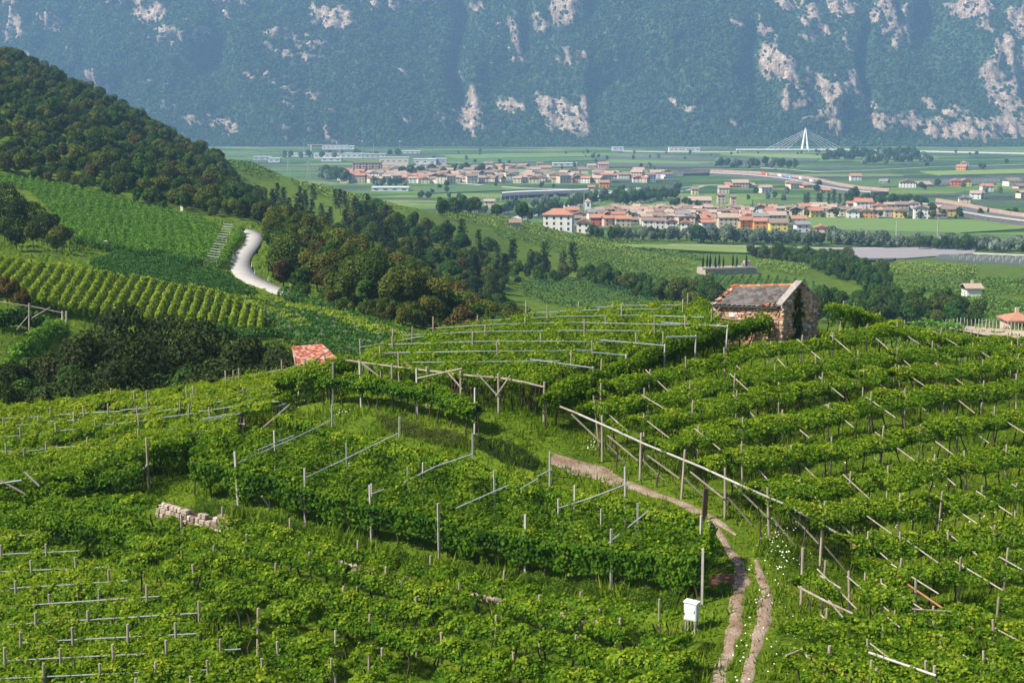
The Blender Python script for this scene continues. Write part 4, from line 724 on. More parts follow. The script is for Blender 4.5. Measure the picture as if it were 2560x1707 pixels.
def lay_stones(part, base, ux, uz, nrm, width, height_at, row=.17, wid=.3, seed=1, proud=.05, limit=300, pool=None):
    """courses of single stones on the plane base + a*ux + b*uz; height_at(a) is the top of the wall"""
    r = random.Random(seed); out = []; z = .0; ori = Matrix((ux, nrm, uz)).transposed().to_quaternion()
    hmax = max(height_at(width * i / 20) for i in range(21))
    while z < hmax:
        hh = row * r.uniform(.7, 1.35); a = r.uniform(-.15, 0)
        while a < width:
            ww = wid * r.uniform(.55, 1.5); c = a + ww / 2
            if z + hh * .6 < height_at(min(max(c, 0), width)) and c < width + .08 and c > -.05: out.append((c, z + hh / 2, ww, hh))
            a += ww
        z += hh
    for c, zz, ww, hh in out[:limit + 60]:
        o = link('stone', r.choice(pool or STONES), part); o.rotation_mode = 'QUATERNION'; o.rotation_quaternion = ori @ Matrix.Rotation(r.gauss(0, .05), 3, 'Y').to_quaternion()
        o.location = base + ux * c + uz * zz + nrm * (r.uniform(-.02, .02) + proud - .13); o.scale = (ww * .97, .26 + r.uniform(0, .05), hh * .96)
    return len(out)

def pale_copy(me): c = me.copy(); c.materials.clear(); c.materials.append(PALE_STONE_M); return c
PALE_STONE_M = stone_mat('pale_wall_stone', [(.38, .31, .26), (.32, .25, .20), (.46, .39, .33), (.27, .20, .155), (.41, .33, .27), (.22, .17, .135), (.52, .45, .39)])
PALE_STONES = [pale_copy(m_) for m_ in STONES]
# ------------------------------------------------------------------ the stone hut
MORTAR = plain('lime_mortar', (.20, .14, .10), (.33, .25, .19), 7, .95, .6); SLATE_M = plain('stone_slate', (.075, .068, .062), (.145, .13, .118), 2.5, .9, .4, objvar=.4); UNDER = plain('roof_underlay', (.03, .026, .022), None, 4, .95)
TERRA = stone_mat('terracotta', [(.42, .13, .05), (.50, .19, .08), (.36, .10, .045), (.55, .26, .14)]); CAP = plain('mossy_cap_stone', (.18, .165, .14), (.34, .31, .27), 5, .95, .7)
def hut():
    C = Vector((16.9, 88.0, 0)); zb = h1(16.9, 88) - .05; fd = Vector((-.882, .471, 0)); gd = Vector((.702, .712, 0)); L, W = 4.35, 4.03
    root = thing('stone_hut', (C.x, C.y, zb), 'small rubble stone hut with a slate roof and ivy on its gable', 'hut'); up = Vector((0, 0, 1))
    O = Vector((0, 0, 0)); eave0, eave1 = 2.5, 2.42; ap = 3.85; nf = Vector((-fd.y, fd.x, 0)); nf = nf if nf.y < 0 else -nf; ng = Vector((gd.y, -gd.x, 0)); ng = ng if ng.x > 0 else -ng
    # walls: mortar cores
    A, B, D = O, fd * L, gd * W; E = B + D
    m = MB(); q = [A - nf * .0, B, E, D]; m.prism([(p.x, p.y) for p in [A - ng * .1 - nf * .1, B - nf * .1 + ng * .1, E + nf * .0, D - ng * .1]], -.6, 2.38)
    fw = m.build('wall', MORTAR, root); tag(fw, 'sunlit front wall of ochre and pink rubble')
    lay_stones(fw, O + Vector((0, 0, -.15)), fd, up, nf, L, lambda a: 2.6 - .02 * a, .165, .31, 3)
    gw = MB(); pts = [A - ng * .12, D - ng * .12]; th = .5
    prof = [(0, -.6), (W, -.6), (W, 2.55), (W * .5, ap), (0, 2.62)]
    f1 = [A + gd * a + up * z - ng * .06 for a, z in prof]; f2 = [p - ng * th for p in f1]; b = len(gw.v); gw.v += [tuple(p) for p in f1 + f2]; n = 5
    gw.f.append((0, 1, 2, 3, 4)); gw.f.append((9, 8, 7, 6, 5)); [gw.f.append((k, 5 + k, 5 + (k + 1) % 5, (k + 1) % 5)) for k in range(5)]
    gwo = gw.build('gable_wall', MORTAR, root); tag(gwo, 'weathered gable wall partly grown over with ivy')
    hg = lambda a: 2.72 + (ap - 2.62) * (a / (W / 2) if a < W / 2 else (W - a) / (W / 2))
    lay_stones(gwo, O + Vector((0, 0, -.15)), gd, up, ng, W, hg, .17, .3, 5)
    back = MB(); bp_ = [B - ng * .1, E - ng * .1]; pr = [B + gd * a + up * z for a, z in prof]; pr2 = [p - ng * -.4 for p in pr]; back.v += [tuple(p) for p in pr + pr2]; back.f += [(4, 3, 2, 1, 0), (5, 6, 7, 8, 9)] + [(k, (k + 1) % 5, 5 + (k + 1) % 5, 5 + k) for k in range(5)]
    # roof planes
    R0, R1 = gd * W / 2 + up * (ap - .2) - ng * .35, gd * W / 2 + fd * (L + .12) + up * (ap - .52)
    def plane(e0, e1, r0, r1, nm):
        mm = MB(); nn = (e1 - e0).cross(r0 - e0).normalized(); nn = nn if nn.z > 0 else -nn; v = [e0, e1, r1, r0]; mm.v += [tuple(p) for p in v] + [tuple(p - nn * .1) for p in v]; mm.f += [(0, 1, 2, 3), (7, 6, 5, 4), (0, 4, 5, 1), (1, 5, 6, 2), (2, 6, 7, 3), (3, 7, 4, 0)]
        return mm.build(nm, UNDER, root), nn
    e0, e1 = nf * .2 + up * 2.48 - ng * .32, fd * (L + .15) + nf * .2 + up * 2.36
    ro, nn = plane(e0, e1, R0, R1, 'roof'); bo = -nf * .15; g0, g1 = D + up * 2.42 - ng * .35 - nf * .15, E + up * 2.3 - nf * .15 + fd * .12; plane(g0, g1, R0 - up * .004, R1 - up * .004, 'rear_roof')
    me = MB(); me.box((0, 0, 0), (.33, .33, .05)); sm = me.mesh('slate', SLATE_M); r = random.Random(2); rows, cols = 10, 13
    for j in range(rows):
        for i in range(cols + 1):
            fu = (i + (.5 if j % 2 else 0)) / cols; fv = (j + .35) / rows
            if fu > 1.0: continue
            p = (e0.lerp(e1, fu)).lerp(R0.lerp(R1, fu), fv); ex = (e1 - e0).normalized(); ey = nn.cross(ex)
            o = link('slate', sm, ro); o.rotation_mode = 'QUATERNION'; o.rotation_quaternion = Matrix((ex, ey, nn)).transposed().to_quaternion() @ Matrix.Rotation(math.pi / 4 + r.gauss(0, .06), 3, 'Z').to_quaternion() @ Matrix.Rotation(-.13, 3, Vector((-1, 1, 0)).normalized()).to_quaternion()
            s = r.uniform(.88, 1.0); o.scale = (s, s, r.uniform(.8, 1.4)); o.location = p + nn * (.05 + r.uniform(0, .015) + .003 * (j % 3))
    tm = MB(); N = 7
    for k in range(N + 1): a = math.pi * k / N; tm.v += [(-.18, math.cos(a) * .12, math.sin(a) * .1), (.18, math.cos(a) * .10, math.sin(a) * .085)]
    for k in range(N): tm.f.append((2 * k, 2 * k + 1, 2 * k + 3, 2 * k + 2))
    tm = tm.mesh('ridge_tile', TERRA)
    for i in range(14):
        f = (i + .5) / 14 * .96 + .03; p = R0.lerp(R1, f); o = link('ridge_tile', tm, ro); ex = (R1 - R0).normalized(); ey = up.cross(ex).normalized(); o.rotation_mode = 'QUATERNION'; o.rotation_quaternion = Matrix((ex, ey, ex.cross(ey))).transposed().to_quaternion() @ Matrix.Rotation(r.gauss(0, .05), 3, 'Z').to_quaternion(); o.location = p + up * (.02 + (.05 if i == 13 else 0)); o.scale = (1.05, 1.1, 1.1)
    for i in range(12):                                   # broken tiles and stones along the left verge
        f = (i + .3) / 12; p = e1.lerp(R1, f) + nn * .08 - fd * r.uniform(-.05, .3); o = link('verge_tile', tm if i % 3 else STONES[i % 10], ro); o.rotation_euler = (r.gauss(0, .3), r.gauss(0, .3), r.uniform(0, 3)); o.location = p; s = (1, 1, 1) if i % 3 else (.3, .25, .12); o.scale = s
    for i in range(6): p = e0.lerp(e1, .04 + .035 * i) + nn * .1 + (R0 - e0) * r.uniform(.02, .12); o = link('broken_tile', tm, ro); o.rotation_euler = (r.gauss(0, .3), r.gauss(0, .3), r.uniform(0, 3)); o.location = p; o.scale = (.6, .9, .6)
    # parapet slab on the gable and gutter along the eave
    for s0, s1, nm in ((0, .5, 'gable_cap'), (1, .5, 'rear_gable_cap')):
        a = gd * (W * s0 + (-.12 if s0 == 0 else .12)) + up * (2.72 if s0 == 0 else 2.6); b2 = gd * W * .5 + up * (ap + .12); mm = MB(); wv = ng * -.42; t = up * .14; o1 = ng * .06
        v = [a + o1, b2 + o1, b2 + wv, a + wv]; mm.v += [tuple(p) for p in v] + [tuple(p - t) for p in v]; mm.f += [(0, 1, 2, 3), (7, 6, 5, 4), (0, 4, 5, 1), (1, 5, 6, 2), (2, 6, 7, 3), (3, 7, 4, 0)]; mm.build(nm, CAP, root)
    GUT = plain('dark_gutter', (.012, .014, .013), (.03, .032, .03), 4, .5); MB().tube([e0 + nf * .06 - up * .07, e1 + nf * .06 - up * .07], .06, 8).build('gutter', GUT, root)
    MB().tube([fd * (L * .98) + nf * .12 + up * 1.55, fd * (L * .4) + nf * .12 + up * 1.5], .03, 6).build('wall_pole', WOOD_BEAM, root)
    MB().tube([fd * (L + .1) + nf * .2 + up * 1.7, fd * (L - .35) + nf * .3 + up * 2.25], .035, 6).build('prop', WOOD_BEAM, root)
    # ivy on the gable
    rr = np.random.default_rng(8); n = 9000; a = rr.normal(0, 1, n); z = rr.uniform(0.1, 3.5, n); cen = 1.75 + .22 * np.sin(z * 1.6) - .18 * (3 - z); wd = np.interp(z, [0, .6, 1.4, 2.3, 3.0, 3.5], [.28, .5, .66, .6, .34, .18]); aa = cen + a * wd * .62; cl = snoise(np.c_[aa, z], .9, 4, 3); k = (np.abs(a) < 1.75) & (cl > -.25 + .45 * (np.abs(a) > .8)); aa, z, cl = aa[k], z[k], cl[k]; n = len(aa)
    Cc = np.array(gd)[None] * aa[:, None] + np.array([0, 0, 1.])[None] * z[:, None] + np.array(ng)[None] * (.1 + .06 * cl + np.abs(rr.normal(0, .05, n)))[:, None]
    iv = leaf_mat('ivy_leaf', [(0, (.014, .03, .006)), (.5, (.045, .08, .014)), (1, (.12, .16, .03))], .15, rough=.4)
    link('ivy', leaf_mesh('ivy', Cc, np.tile(np.array(ng), (n, 1)) + rr.normal(0, .45, (n, 3)), rr.uniform(.06, .11, n), .45 + .25 * cl + rr.normal(0, .15, n), iv, rr), root)
    MB().tube([gd * 1.5 + ng * .08, gd * 1.55 + ng * .08 + up * 1.2, gd * 1.75 + ng * .06 + up * 2.4], [.05, .04, .02], 6).build('ivy_stem', BARK, root)
hut()

# ------------------------------------------------------------------ red tiled shed roof below the brow
def shed():
    TL, TR, BR, BL = at(730, 868, 99.5), at(806, 862, 100.5), at(850, 904, 97), at(742, 938, 95.5); o0 = Vector((BL.x, BL.y, h1(BL.x, BL.y) - .2))
    root = thing('tool_shed', o0, 'small shed with a red tiled roof half hidden behind the brow', 'shed'); m = MB(); ins = [BL.lerp(TR, .06), BR.lerp(TL, .06), TR.lerp(BL, .06), TL.lerp(BR, .06)]
    m.v += [tuple(p - o0 - Vector((0, 0, .15))) for p in ins] + [(p.x - o0.x, p.y - o0.y, -1.5) for p in ins]; m.f += [(0, 1, 2, 3), (0, 4, 5, 1), (1, 5, 6, 2), (2, 6, 7, 3), (3, 7, 4, 0)]; m.build('wall', MORTAR, root)
    ex = (TR - TL).normalized(); nn = (BR - BL).cross(TL - BL).normalized(); nn = nn if nn.z > 0 else -nn
    rb = MB(); v = [BL, BR, TR, TL]; rb.v += [tuple(p - o0) for p in v] + [tuple(p - o0 - nn * .1) for p in v]; rb.f += [(0, 1, 2, 3), (7, 6, 5, 4), (0, 4, 5, 1), (1, 5, 6, 2), (2, 6, 7, 3), (3, 7, 4, 0)]; ro = rb.build('roof', MORTAR, root)
    RT = stone_mat('red_roof_tile', [(.40, .12, .07), (.46, .18, .12), (.52, .28, .21), (.36, .10, .06), (.58, .38, .30), (.43, .15, .09)]); tm = MB().box((0, 0, 0), (1, 1, 1)).mesh('roof_tile', RT); r = random.Random(4); nr, nc = 13, 13
    for j in range(nr):
        for i in range(nc):
            fu, fv = (i + .5) / nc, (j + .5) / nr; p = BL.lerp(BR, fu).lerp(TL.lerp(TR, fu), fv); w = ((BR - BL).length * (1 - fv) + (TR - TL).length * fv) / nc; hgt = (TL - BL).length / nr; ey = nn.cross(ex)
            o = link('roof_tile', tm, ro); o.rotation_mode = 'QUATERNION'; o.rotation_quaternion = Matrix((ex, ey, nn)).transposed().to_quaternion() @ Matrix.Rotation(.16, 3, 'X').inverted().to_quaternion() @ Matrix.Rotation(r.gauss(0, .02), 3, 'Z').to_quaternion(); o.scale = (w * .96, hgt * 1.1, .035); o.location = p - o0 + nn * (.06 + r.uniform(0, .015))
shed()

# ------------------------------------------------------------------ dry stone walls on the terraces
def dry_wall(p0, p1, h, lab, seed, row=.17, wid=.3):
    a, b = hit(*p0, 0), hit(*p1, 0); root = thing('dry_stone_wall', (a.x, a.y, a.z), lab, 'wall'); d = Vector((b.x - a.x, b.y - a.y, b.z - a.z)); L = d.length; ux = d.normalized(); nrm = Vector((ux.y, -ux.x, 0)).normalized(); nrm = nrm if nrm.y < 0 else -nrm
    r = random.Random(seed); f = lambda s: h * (.8 + .25 * math.sin(s * 2.1 + seed) * .5 + .1 * math.sin(s * 5))
    core = MB(); n = 12
    for k in range(n + 1):
        s = L * k / n; p = ux * s
        for q in (p - nrm * .08, p - nrm * .6): core.v += [(q.x, q.y, q.z - .3), (q.x, q.y, q.z + f(s) - .3)]
    for k in range(n): i = 4 * k; core.f += [(i, i + 4, i + 5, i + 1), (i + 1, i + 5, i + 7, i + 3), (i + 2, i + 3, i + 7, i + 6)]
    core.build('rubble_core', plain('wall_earth', (.05, .035, .025), (.12, .08, .05), 5, .95), root); lay_stones(root, Vector((0, 0, -.1)), ux, Vector((0, 0, 1)), nrm, L, f, row, wid, seed, .08, pool=PALE_STONES)
dry_wall((396, 1292), (572, 1340), .95, 'sunlit dry stone wall of pale boulders on the left terrace', 31, .2, .3)
dry_wall((850, 1420), (1020, 1462), .5, 'shaded dry stone wall stretch behind the second lower vine row', 32)
dry_wall((1405, 1540), (1500, 1556), .95, 'short dry stone wall of round stones near the white cabinet', 33, .2, .28)
dry_wall((1120, 1480), (1260, 1512), .4, 'low overgrown stone wall stretch in the middle of the lower terrace', 34)

# ------------------------------------------------------------------ small things beside the track
def cabinet():
    p = hit(1728, 1580, 0); root = thing('electric_cabinet', p, 'white metal cabinet on legs beside the farm track', 'cabinet', rz=-.5); root.scale = (.8, .8, .85); W_ = plain('white_enamel', (.52, .54, .55), (.66, .67, .68), 3, .5)
    bx = MB().box((0, 0, 1.02), (.62, .42, .8)); bx.build('body', W_, root); MB().box((0, 0, 1.44), (.70, .5, .05), ry=.05).build('lid', W_, root); d = MB().box((.0, -.216, 1.02), (.56, .02, .72)).build('door', W_, root); MB().box((.22, -.235, 1.05), (.03, .02, .12)).build('handle', plain('dark_steel', (.05, .05, .05), None, 4, .5), d)
    MB().box((.316, 0, 1.02), (.012, .36, .7)).build('side_panel', W_, root)
    for x in (-.24, .24):
        for y in (-.15, .15): MB().box((x, y, .28), (.05, .05, .75)).build('leg', STEEL, root)
    for x in (-.12, .02): MB().tube([(x, .1, -.1), (x, .05, .65)], .025, 6).build('conduit', GUTTER, root)
GUTTER = plain('black_conduit', (.01, .01, .011), (.03, .03, .03), 4, .5)
cabinet()
p = hit(1760, 1300, 0); q = MB().box((0, 0, .5), (.22, .1, 1.9)).build('board_post', plain('dark_old_board', (.05, .032, .022), (.12, .08, .055), 5, .9, .4, stretch=(1, 1, .2)), loc=p); q.rotation_euler = (0, .04, .3); tag(q, 'dark weathered board standing upright at the end of the middle terrace', 'post')
HOSE = plain('black_hose_rubber', (.008, .008, .01), (.022, .022, .024), 5, .45)
def hose(px, h, lab, r=.035, dm=3600, d=None):
    pts = [(hit(u, v, h, dmax=dm) + Vector((0, 0, h))) if d is None else at(u, v, d) for u, v in px]
    tag(MB().tube(pts, r, 7).build('irrigation_hose', HOSE, smooth=True), lab, 'hose')
hose([(2000, 1238), (2050, 1232), (2097, 1226), (2125, 1225), (2160, 1225), (2200, 1219), (2235, 1212), (2270, 1206), (2300, 1199), (2325, 1192), (2372, 1189), (2400, 1181), (2420, 1173), (2440, 1180), (2462, 1185), (2487, 1175), (2517, 1159), (2560, 1160), (2620, 1150)], 1.55, 'thick black hose slung along a vine row of the right-hand field')
hose([(756, 948), (768, 928), (785, 905), (808, 885), (835, 874), (870, 872), (908, 872)], 0, 'black hose arching over the vines in front of the red shed roof', .03, d=84)
# ------------------------------------------------------------------ trees
OLIVE = leaf_mat('oak_leaf', [(0., (.020, .040, .005)), (.4, (.066, .095, .010)), (.7, (.125, .140, .016)), (1., (.21, .17, .028))], .28, (.10, .16, .02), .6, .035, .28)
GREEN = leaf_mat('broad_leaf', [(0., (.012, .036, .006)), (.4, (.036, .082, .011)), (.7, (.070, .125, .017)), (1., (.13, .18, .026))], .28, (.08, .18, .02), .6, .02, .25)
DARKL = leaf_mat('dark_leaf', [(0., (.010, .018, .004)), (.45, (.028, .044, .008)), (.8, (.058, .074, .014)), (1., (.11, .105, .026))], .2, (.06, .10, .02), .55, .015, .2)
BROWN = leaf_mat('browned_leaf', [(0., (.026, .026, .006)), (.45, (.082, .066, .014)), (.8, (.14, .10, .022)), (1., (.21, .13, .03))], .2, (.14, .12, .02), .6, .02, .25)
SILVER = leaf_mat('willow_leaf', [(0., (.05, .08, .045)), (.45, (.15, .195, .12)), (.8, (.29, .33, .23)), (1., (.42, .45, .34))], .2, (.15, .2, .08), .6, .015, .25)
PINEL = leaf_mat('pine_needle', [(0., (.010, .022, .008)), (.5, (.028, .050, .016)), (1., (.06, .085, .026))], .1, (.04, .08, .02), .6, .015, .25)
TBARK = plain('tree_bark', (.05, .04, .03), (.12, .095, .07), 6, .9, .4)
def crown_data(r, n, rx, rz, zc, lobes, size, lobe_r=(.34, .55), flat=1.):
    ce = []; 
    for k in range(lobes):
        d = r.normal(size=3); d /= np.linalg.norm(d); q = r.uniform(.25, .72); ce.append(np.array([d[0] * rx * q, d[1] * rx * q, zc + d[2] * rz * q]))
    ce = np.array(ce); rad = r.uniform(*lobe_r, lobes) * rx; k = r.integers(0, lobes, n); d = r.normal(size=(n, 3)); d /= np.linalg.norm(d, axis=1, keepdims=True)
    rr = rad[k] * (1 - np.abs(r.normal(0, .16, n))); C = ce[k] + d * rr[:, None] * [1, 1, flat]; inside = np.zeros(n, bool)
    for c, q in zip(ce, rad): inside |= np.linalg.norm((C - c) / [1, 1, flat], axis=1) < q * .68
    C, d, k = C[~inside], d[~inside], k[~inside]; n = len(C); lump = r.normal(0, .12, lobes)[k]
    return C, d + [0, 0, .3] + r.normal(0, .5, (n, 3)), size * r.uniform(.65, 1.3, n), .42 + lump + r.normal(0, .15, n)
def trunk_of(h, r0, rg, limbs=5, bare=.45):
    m = MB(); pts = [(0, 0, -.5)]; x = y = 0
    for i in range(1, 6): x += rg.uniform(-.12, .12) * h * .1; y += rg.uniform(-.12, .12) * h * .1; pts.append((x, y, h * i / 5))
    m.tube(pts, [r0 * (1.2 - .2 * i) for i in range(6)], 7)
    for k in range(limbs):
        a = rg.uniform(0, 6.28); z0 = h * rg.uniform(bare, .85); e = h * rg.uniform(.2, .38); p = Vector((0, 0, z0)); m.tube([p, p + Vector((math.cos(a) * e * .5, math.sin(a) * e * .5, e * .35)), p + Vector((math.cos(a) * e, math.sin(a) * e, e * .9))], [r0 * .5, r0 * .35, r0 * .15], 5)
    return m
PROTO = {}
def proto(key, mat, n, rx, rz, zc, lobes, size, h, r0, count, **kw):
    out = []
    for k in range(count):
        r = np.random.default_rng(hash(key) % 1000 if False else sum(map(ord, key)) + 17 * k); rg = random.Random(k + len(key)); C, N, s, t = crown_data(r, n, rx * r.uniform(.9, 1.1), rz, zc, lobes, size, **kw)
        out.append((leaf_mesh('crown', C, N, s, t, mat, r, slim=.42), trunk_of(h, r0, rg).mesh('trunk', TBARK, True)))
    PROTO[key] = out
proto('oak', OLIVE, 4200, 3.0, 2.9, 5.2, 15, .42, 5.6, .17, 4)
proto('green', GREEN, 4200, 2.9, 3.1, 5.3, 15, .42, 5.8, .16, 4)
proto('brown', BROWN, 3600, 2.7, 2.7, 5.0, 13, .42, 5.2, .15, 2)
proto('dark', DARKL, 11000, 3.1, 3.2, 4.9, 20, .26, 5.6, .17, 4)
proto('bright', GREEN, 9000, 2.6, 3.2, 4.4, 18, .26, 5.4, .14, 2)
proto('willow', SILVER, 2600, 3.2, 2.9, 4.4, 12, .6, 5.0, .2, 3)
def pine_proto(k):
    r = np.random.default_rng(70 + k); C = []; N = []; T = []
    for lv in range(15):
        z = 4.2 + lv * .58; w = (2.6 - lv * .09) * r.uniform(.45, 1.2)
        for b in range(r.integers(5, 8)):
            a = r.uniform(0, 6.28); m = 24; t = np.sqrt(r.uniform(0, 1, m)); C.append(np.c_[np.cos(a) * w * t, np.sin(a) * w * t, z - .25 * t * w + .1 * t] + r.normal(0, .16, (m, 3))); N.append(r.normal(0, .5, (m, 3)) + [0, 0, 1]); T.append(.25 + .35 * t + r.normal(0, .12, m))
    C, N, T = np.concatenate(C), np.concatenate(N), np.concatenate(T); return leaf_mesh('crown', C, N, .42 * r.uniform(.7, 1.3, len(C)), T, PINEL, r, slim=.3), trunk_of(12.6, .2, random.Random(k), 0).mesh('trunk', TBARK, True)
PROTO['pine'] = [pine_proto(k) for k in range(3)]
def cyp_proto(k):
    r = np.random.default_rng(80 + k); n = 1600; t = r.uniform(0, 1, n); a = r.uniform(0, 6.28, n); w = .55 * np.sin(np.clip(t * 1.05 + .06, 0, 1) * math.pi) ** .6 * (1 - .35 * t) * r.uniform(.75, 1.05, n); C = np.c_[np.cos(a) * w, np.sin(a) * w, .35 + t * 5.4]; return leaf_mesh('crown', C, np.c_[np.cos(a), np.sin(a), a * 0 + .5] + r.normal(0, .3, (n, 3)), .24 * r.uniform(.7, 1.3, n), .3 + r.normal(0, .15, n), PINEL, r, slim=.3), trunk_of(4.5, .09, random.Random(k), 0).mesh('trunk', TBARK, True)
PROTO['cypress'] = [cyp_proto(k) for k in range(2)]

NAMES = {'oak': 'oak_tree', 'green': 'broadleaf_tree', 'brown': 'broadleaf_tree', 'dark': 'broadleaf_tree', 'bright': 'broadleaf_tree', 'willow': 'willow_tree', 'pine': 'pine_tree', 'cypress': 'cypress_tree'}
def tree(kind, x, y, s, label, group, sxy=None, bury=.2):
    cr, tr = PROTO[kind][rnd.randrange(len(PROTO[kind]))]; o = thing(NAMES[kind], gp(x, y, -bury), label, 'tree', group, rnd.uniform(0, 6.28)); sxy = sxy or s; o.scale = (sxy, sxy, s)
    link('crown', cr, o); link('trunk', tr, o); return o
def space_out(Q, dmin, r):
    """thin random points to a minimum spacing"""
    cell = {}; out = []
    for x, y in Q:
        i, j = int(x // dmin), int(y // dmin); ok = True
        for a in (-1, 0, 1):
            for b in (-1, 0, 1):
                for (px, py) in cell.get((i + a, j + b), ()):
                    if (px - x) ** 2 + (py - y) ** 2 < dmin * dmin: ok = False
        if ok: cell.setdefault((i, j), []).append((x, y)); out.append((x, y))
    return np.array(out)
def ud(pts): return [((u - CX) / F * d * 1.0 / (CP + (CY - 500) / F * SP), d) for u, d in pts]

# proto collection for uncounted woods
def instancer(name, pts, rot, sc, idx, meshes, label, cat):
    col = bpy.data.collections.new(name + '_models')
    for k, me in enumerate(meshes): col.objects.link(bpy.data.objects.new('%s_model_%02d' % (name, k), me))
    me = bpy.data.meshes.new(name); me.vertices.add(len(pts)); me.vertices.foreach_set('co', np.asarray(pts, np.float32).ravel())
    for nm, ty, arr in (('rz', 'FLOAT', rot), ('sc', 'FLOAT', sc), ('pi', 'INT', idx)): at_ = me.attributes.new(nm, ty, 'POINT'); at_.data.foreach_set('value', np.asarray(arr, np.int32 if ty == 'INT' else np.float32))
    o = link(name, me); tag(o, label, cat, kind='stuff')
    g = bpy.data.node_groups.new(name, 'GeometryNodeTree'); g.interface.new_socket('Geometry', in_out='INPUT', socket_type='NodeSocketGeometry'); g.interface.new_socket('Geometry', in_out='OUTPUT', socket_type='NodeSocketGeometry')
    gi = g.nodes.new('NodeGroupInput'); go = g.nodes.new('NodeGroupOutput'); ip = g.nodes.new('GeometryNodeInstanceOnPoints'); ci = g.nodes.new('GeometryNodeCollectionInfo'); ci.inputs['Collection'].default_value = col; ci.inputs['Separate Children'].default_value = True; ci.inputs['Reset Children'].default_value = True
    def nat(nm, ty): a = g.nodes.new('GeometryNodeInputNamedAttribute'); a.data_type = ty; a.inputs['Name'].default_value = nm; return a.outputs['Attribute']
    cx = g.nodes.new('ShaderNodeCombineXYZ'); e2 = g.nodes.new('FunctionNodeEulerToRotation'); L = g.links
    L.new(nat('rz', 'FLOAT'), cx.inputs[2]); L.new(cx.outputs[0], e2.inputs[0]); L.new(e2.outputs[0], ip.inputs['Rotation']); L.new(nat('sc', 'FLOAT'), ip.inputs['Scale']); L.new(nat('pi', 'INT'), ip.inputs['Instance Index']); ip.inputs['Pick Instance'].default_value = True
    L.new(gi.outputs[0], ip.inputs['Points']); L.new(ci.outputs[0], ip.inputs['Instance']); L.new(ip.outputs[0], go.inputs[0])
    md = o.modifiers.new('scatter', 'NODES'); md.node_group = g; return o

# --- the dark trees in the hollow behind the left brow
HOLLOW = [(300, 772, 122, 'dark'), (365, 790, 116, 'dark'), (425, 800, 121, 'dark'), (485, 815, 112, 'dark'), (545, 828, 118, 'dark'), (605, 836, 110, 'dark'), (662, 848, 112, 'dark'), (705, 866, 105, 'dark'), (735, 892, 103, 'dark'), (258, 815, 108, 'dark'), (335, 850, 104, 'dark'), (425, 858, 102, 'bright'), (505, 862, 103, 'dark'), (582, 878, 100, 'dark'), (655, 898, 99, 'dark'), (195, 872, 104, 'bright'), (120, 915, 100, 'bright'), (60, 930, 99, 'green'), (0, 955, 97, 'dark'), (235, 888, 99, 'bright'), (310, 905, 98, 'dark'), (540, 900, 97, 'dark'), (30, 900, 112, 'dark'), (85, 882, 113, 'green'), (150, 850, 112, 'dark'), (-30, 930, 105, 'bright'), (100, 945, 98, 'bright'), (160, 925, 98, 'dark'), (210, 835, 116, 'dark')]
def hollow():
    nd = nb = 0
    for u, vt, d, k in HOLLOW:
        top = at(u, vt, d); z = h1(top.x, d); s = max((top.z - z) / 8.0, .5)
        if k == 'dark': nd += 1
        tree(k, top.x, d, s, ('dark brownish-green tree in the hollow behind the left brow' if k == 'dark' else 'fresh green tree in the hollow behind the left brow'), 'trees in the hollow behind the left brow', sxy=min(s * 1.05, 1.05) if k == 'dark' else s * .8)
hollow()
for u, vt, d in [(15, 462, 272), (62, 488, 265), (112, 520, 260), (152, 552, 255), (8, 545, 252), (80, 575, 249), (140, 596, 247), (-40, 470, 270), (40, 610, 244), (-50, 600, 245)]:
    p = at(u, vt, d); s = max((p.z - h1(p.x, d)) / 8., .6); tree('dark' if rnd.random() < .6 else 'oak', p.x, d, s, 'dark tree of the copse at the left edge', 'copse at the left edge', sxy=min(s, 1.0))
# bushes at the left edge by the small terrace
for u, v, d, s in [(20, 770, 160, .5), (60, 790, 155, .4), (-20, 765, 165, .5)]: p = at(u, v, d); tree('brown', p.x, d, s, 'brownish bush below the striped vineyard at the left edge', 'bushes at the left edge')

# --- the oak wood beyond the white road
def oak_wood():
    r = np.random.default_rng(12); poly = ud([(700, 252), (672, 300), (690, 345), (800, 345), (940, 320), (1080, 295), (1250, 270), (1420, 235), (1400, 195), (1300, 183), (1180, 186), (1060, 194), (950, 203), (850, 212), (760, 222), (700, 234)])
    Q = space_out(sample_poly(poly, 5000, r), 4.5, r)
    for x, y in Q:
        k = r.choice(['oak', 'oak', 'oak', 'green', 'brown']); lab = {'oak': 'olive oak of the wood beyond the road', 'green': 'green tree of the wood beyond the road', 'brown': 'browned tree of the wood beyond the road'}[k] + (' near its lower edge' if y < 216 else ' on its upper side' if y > 268 else '')
        tree(k, x, y, r.uniform(.62, 1.0), lab, 'wood beyond the white road', sxy=r.uniform(.75, 1.0), bury=.9)
    return len(Q)
N1 = oak_wood()
for x, y in [(-52.2, 300), (-50.6, 292), (-49.2, 284), (-52.5, 309)]: tree('oak', x + 5.4, y, .8, 'olive oak leaning over the curve of the pale road', 'wood beyond the white road')
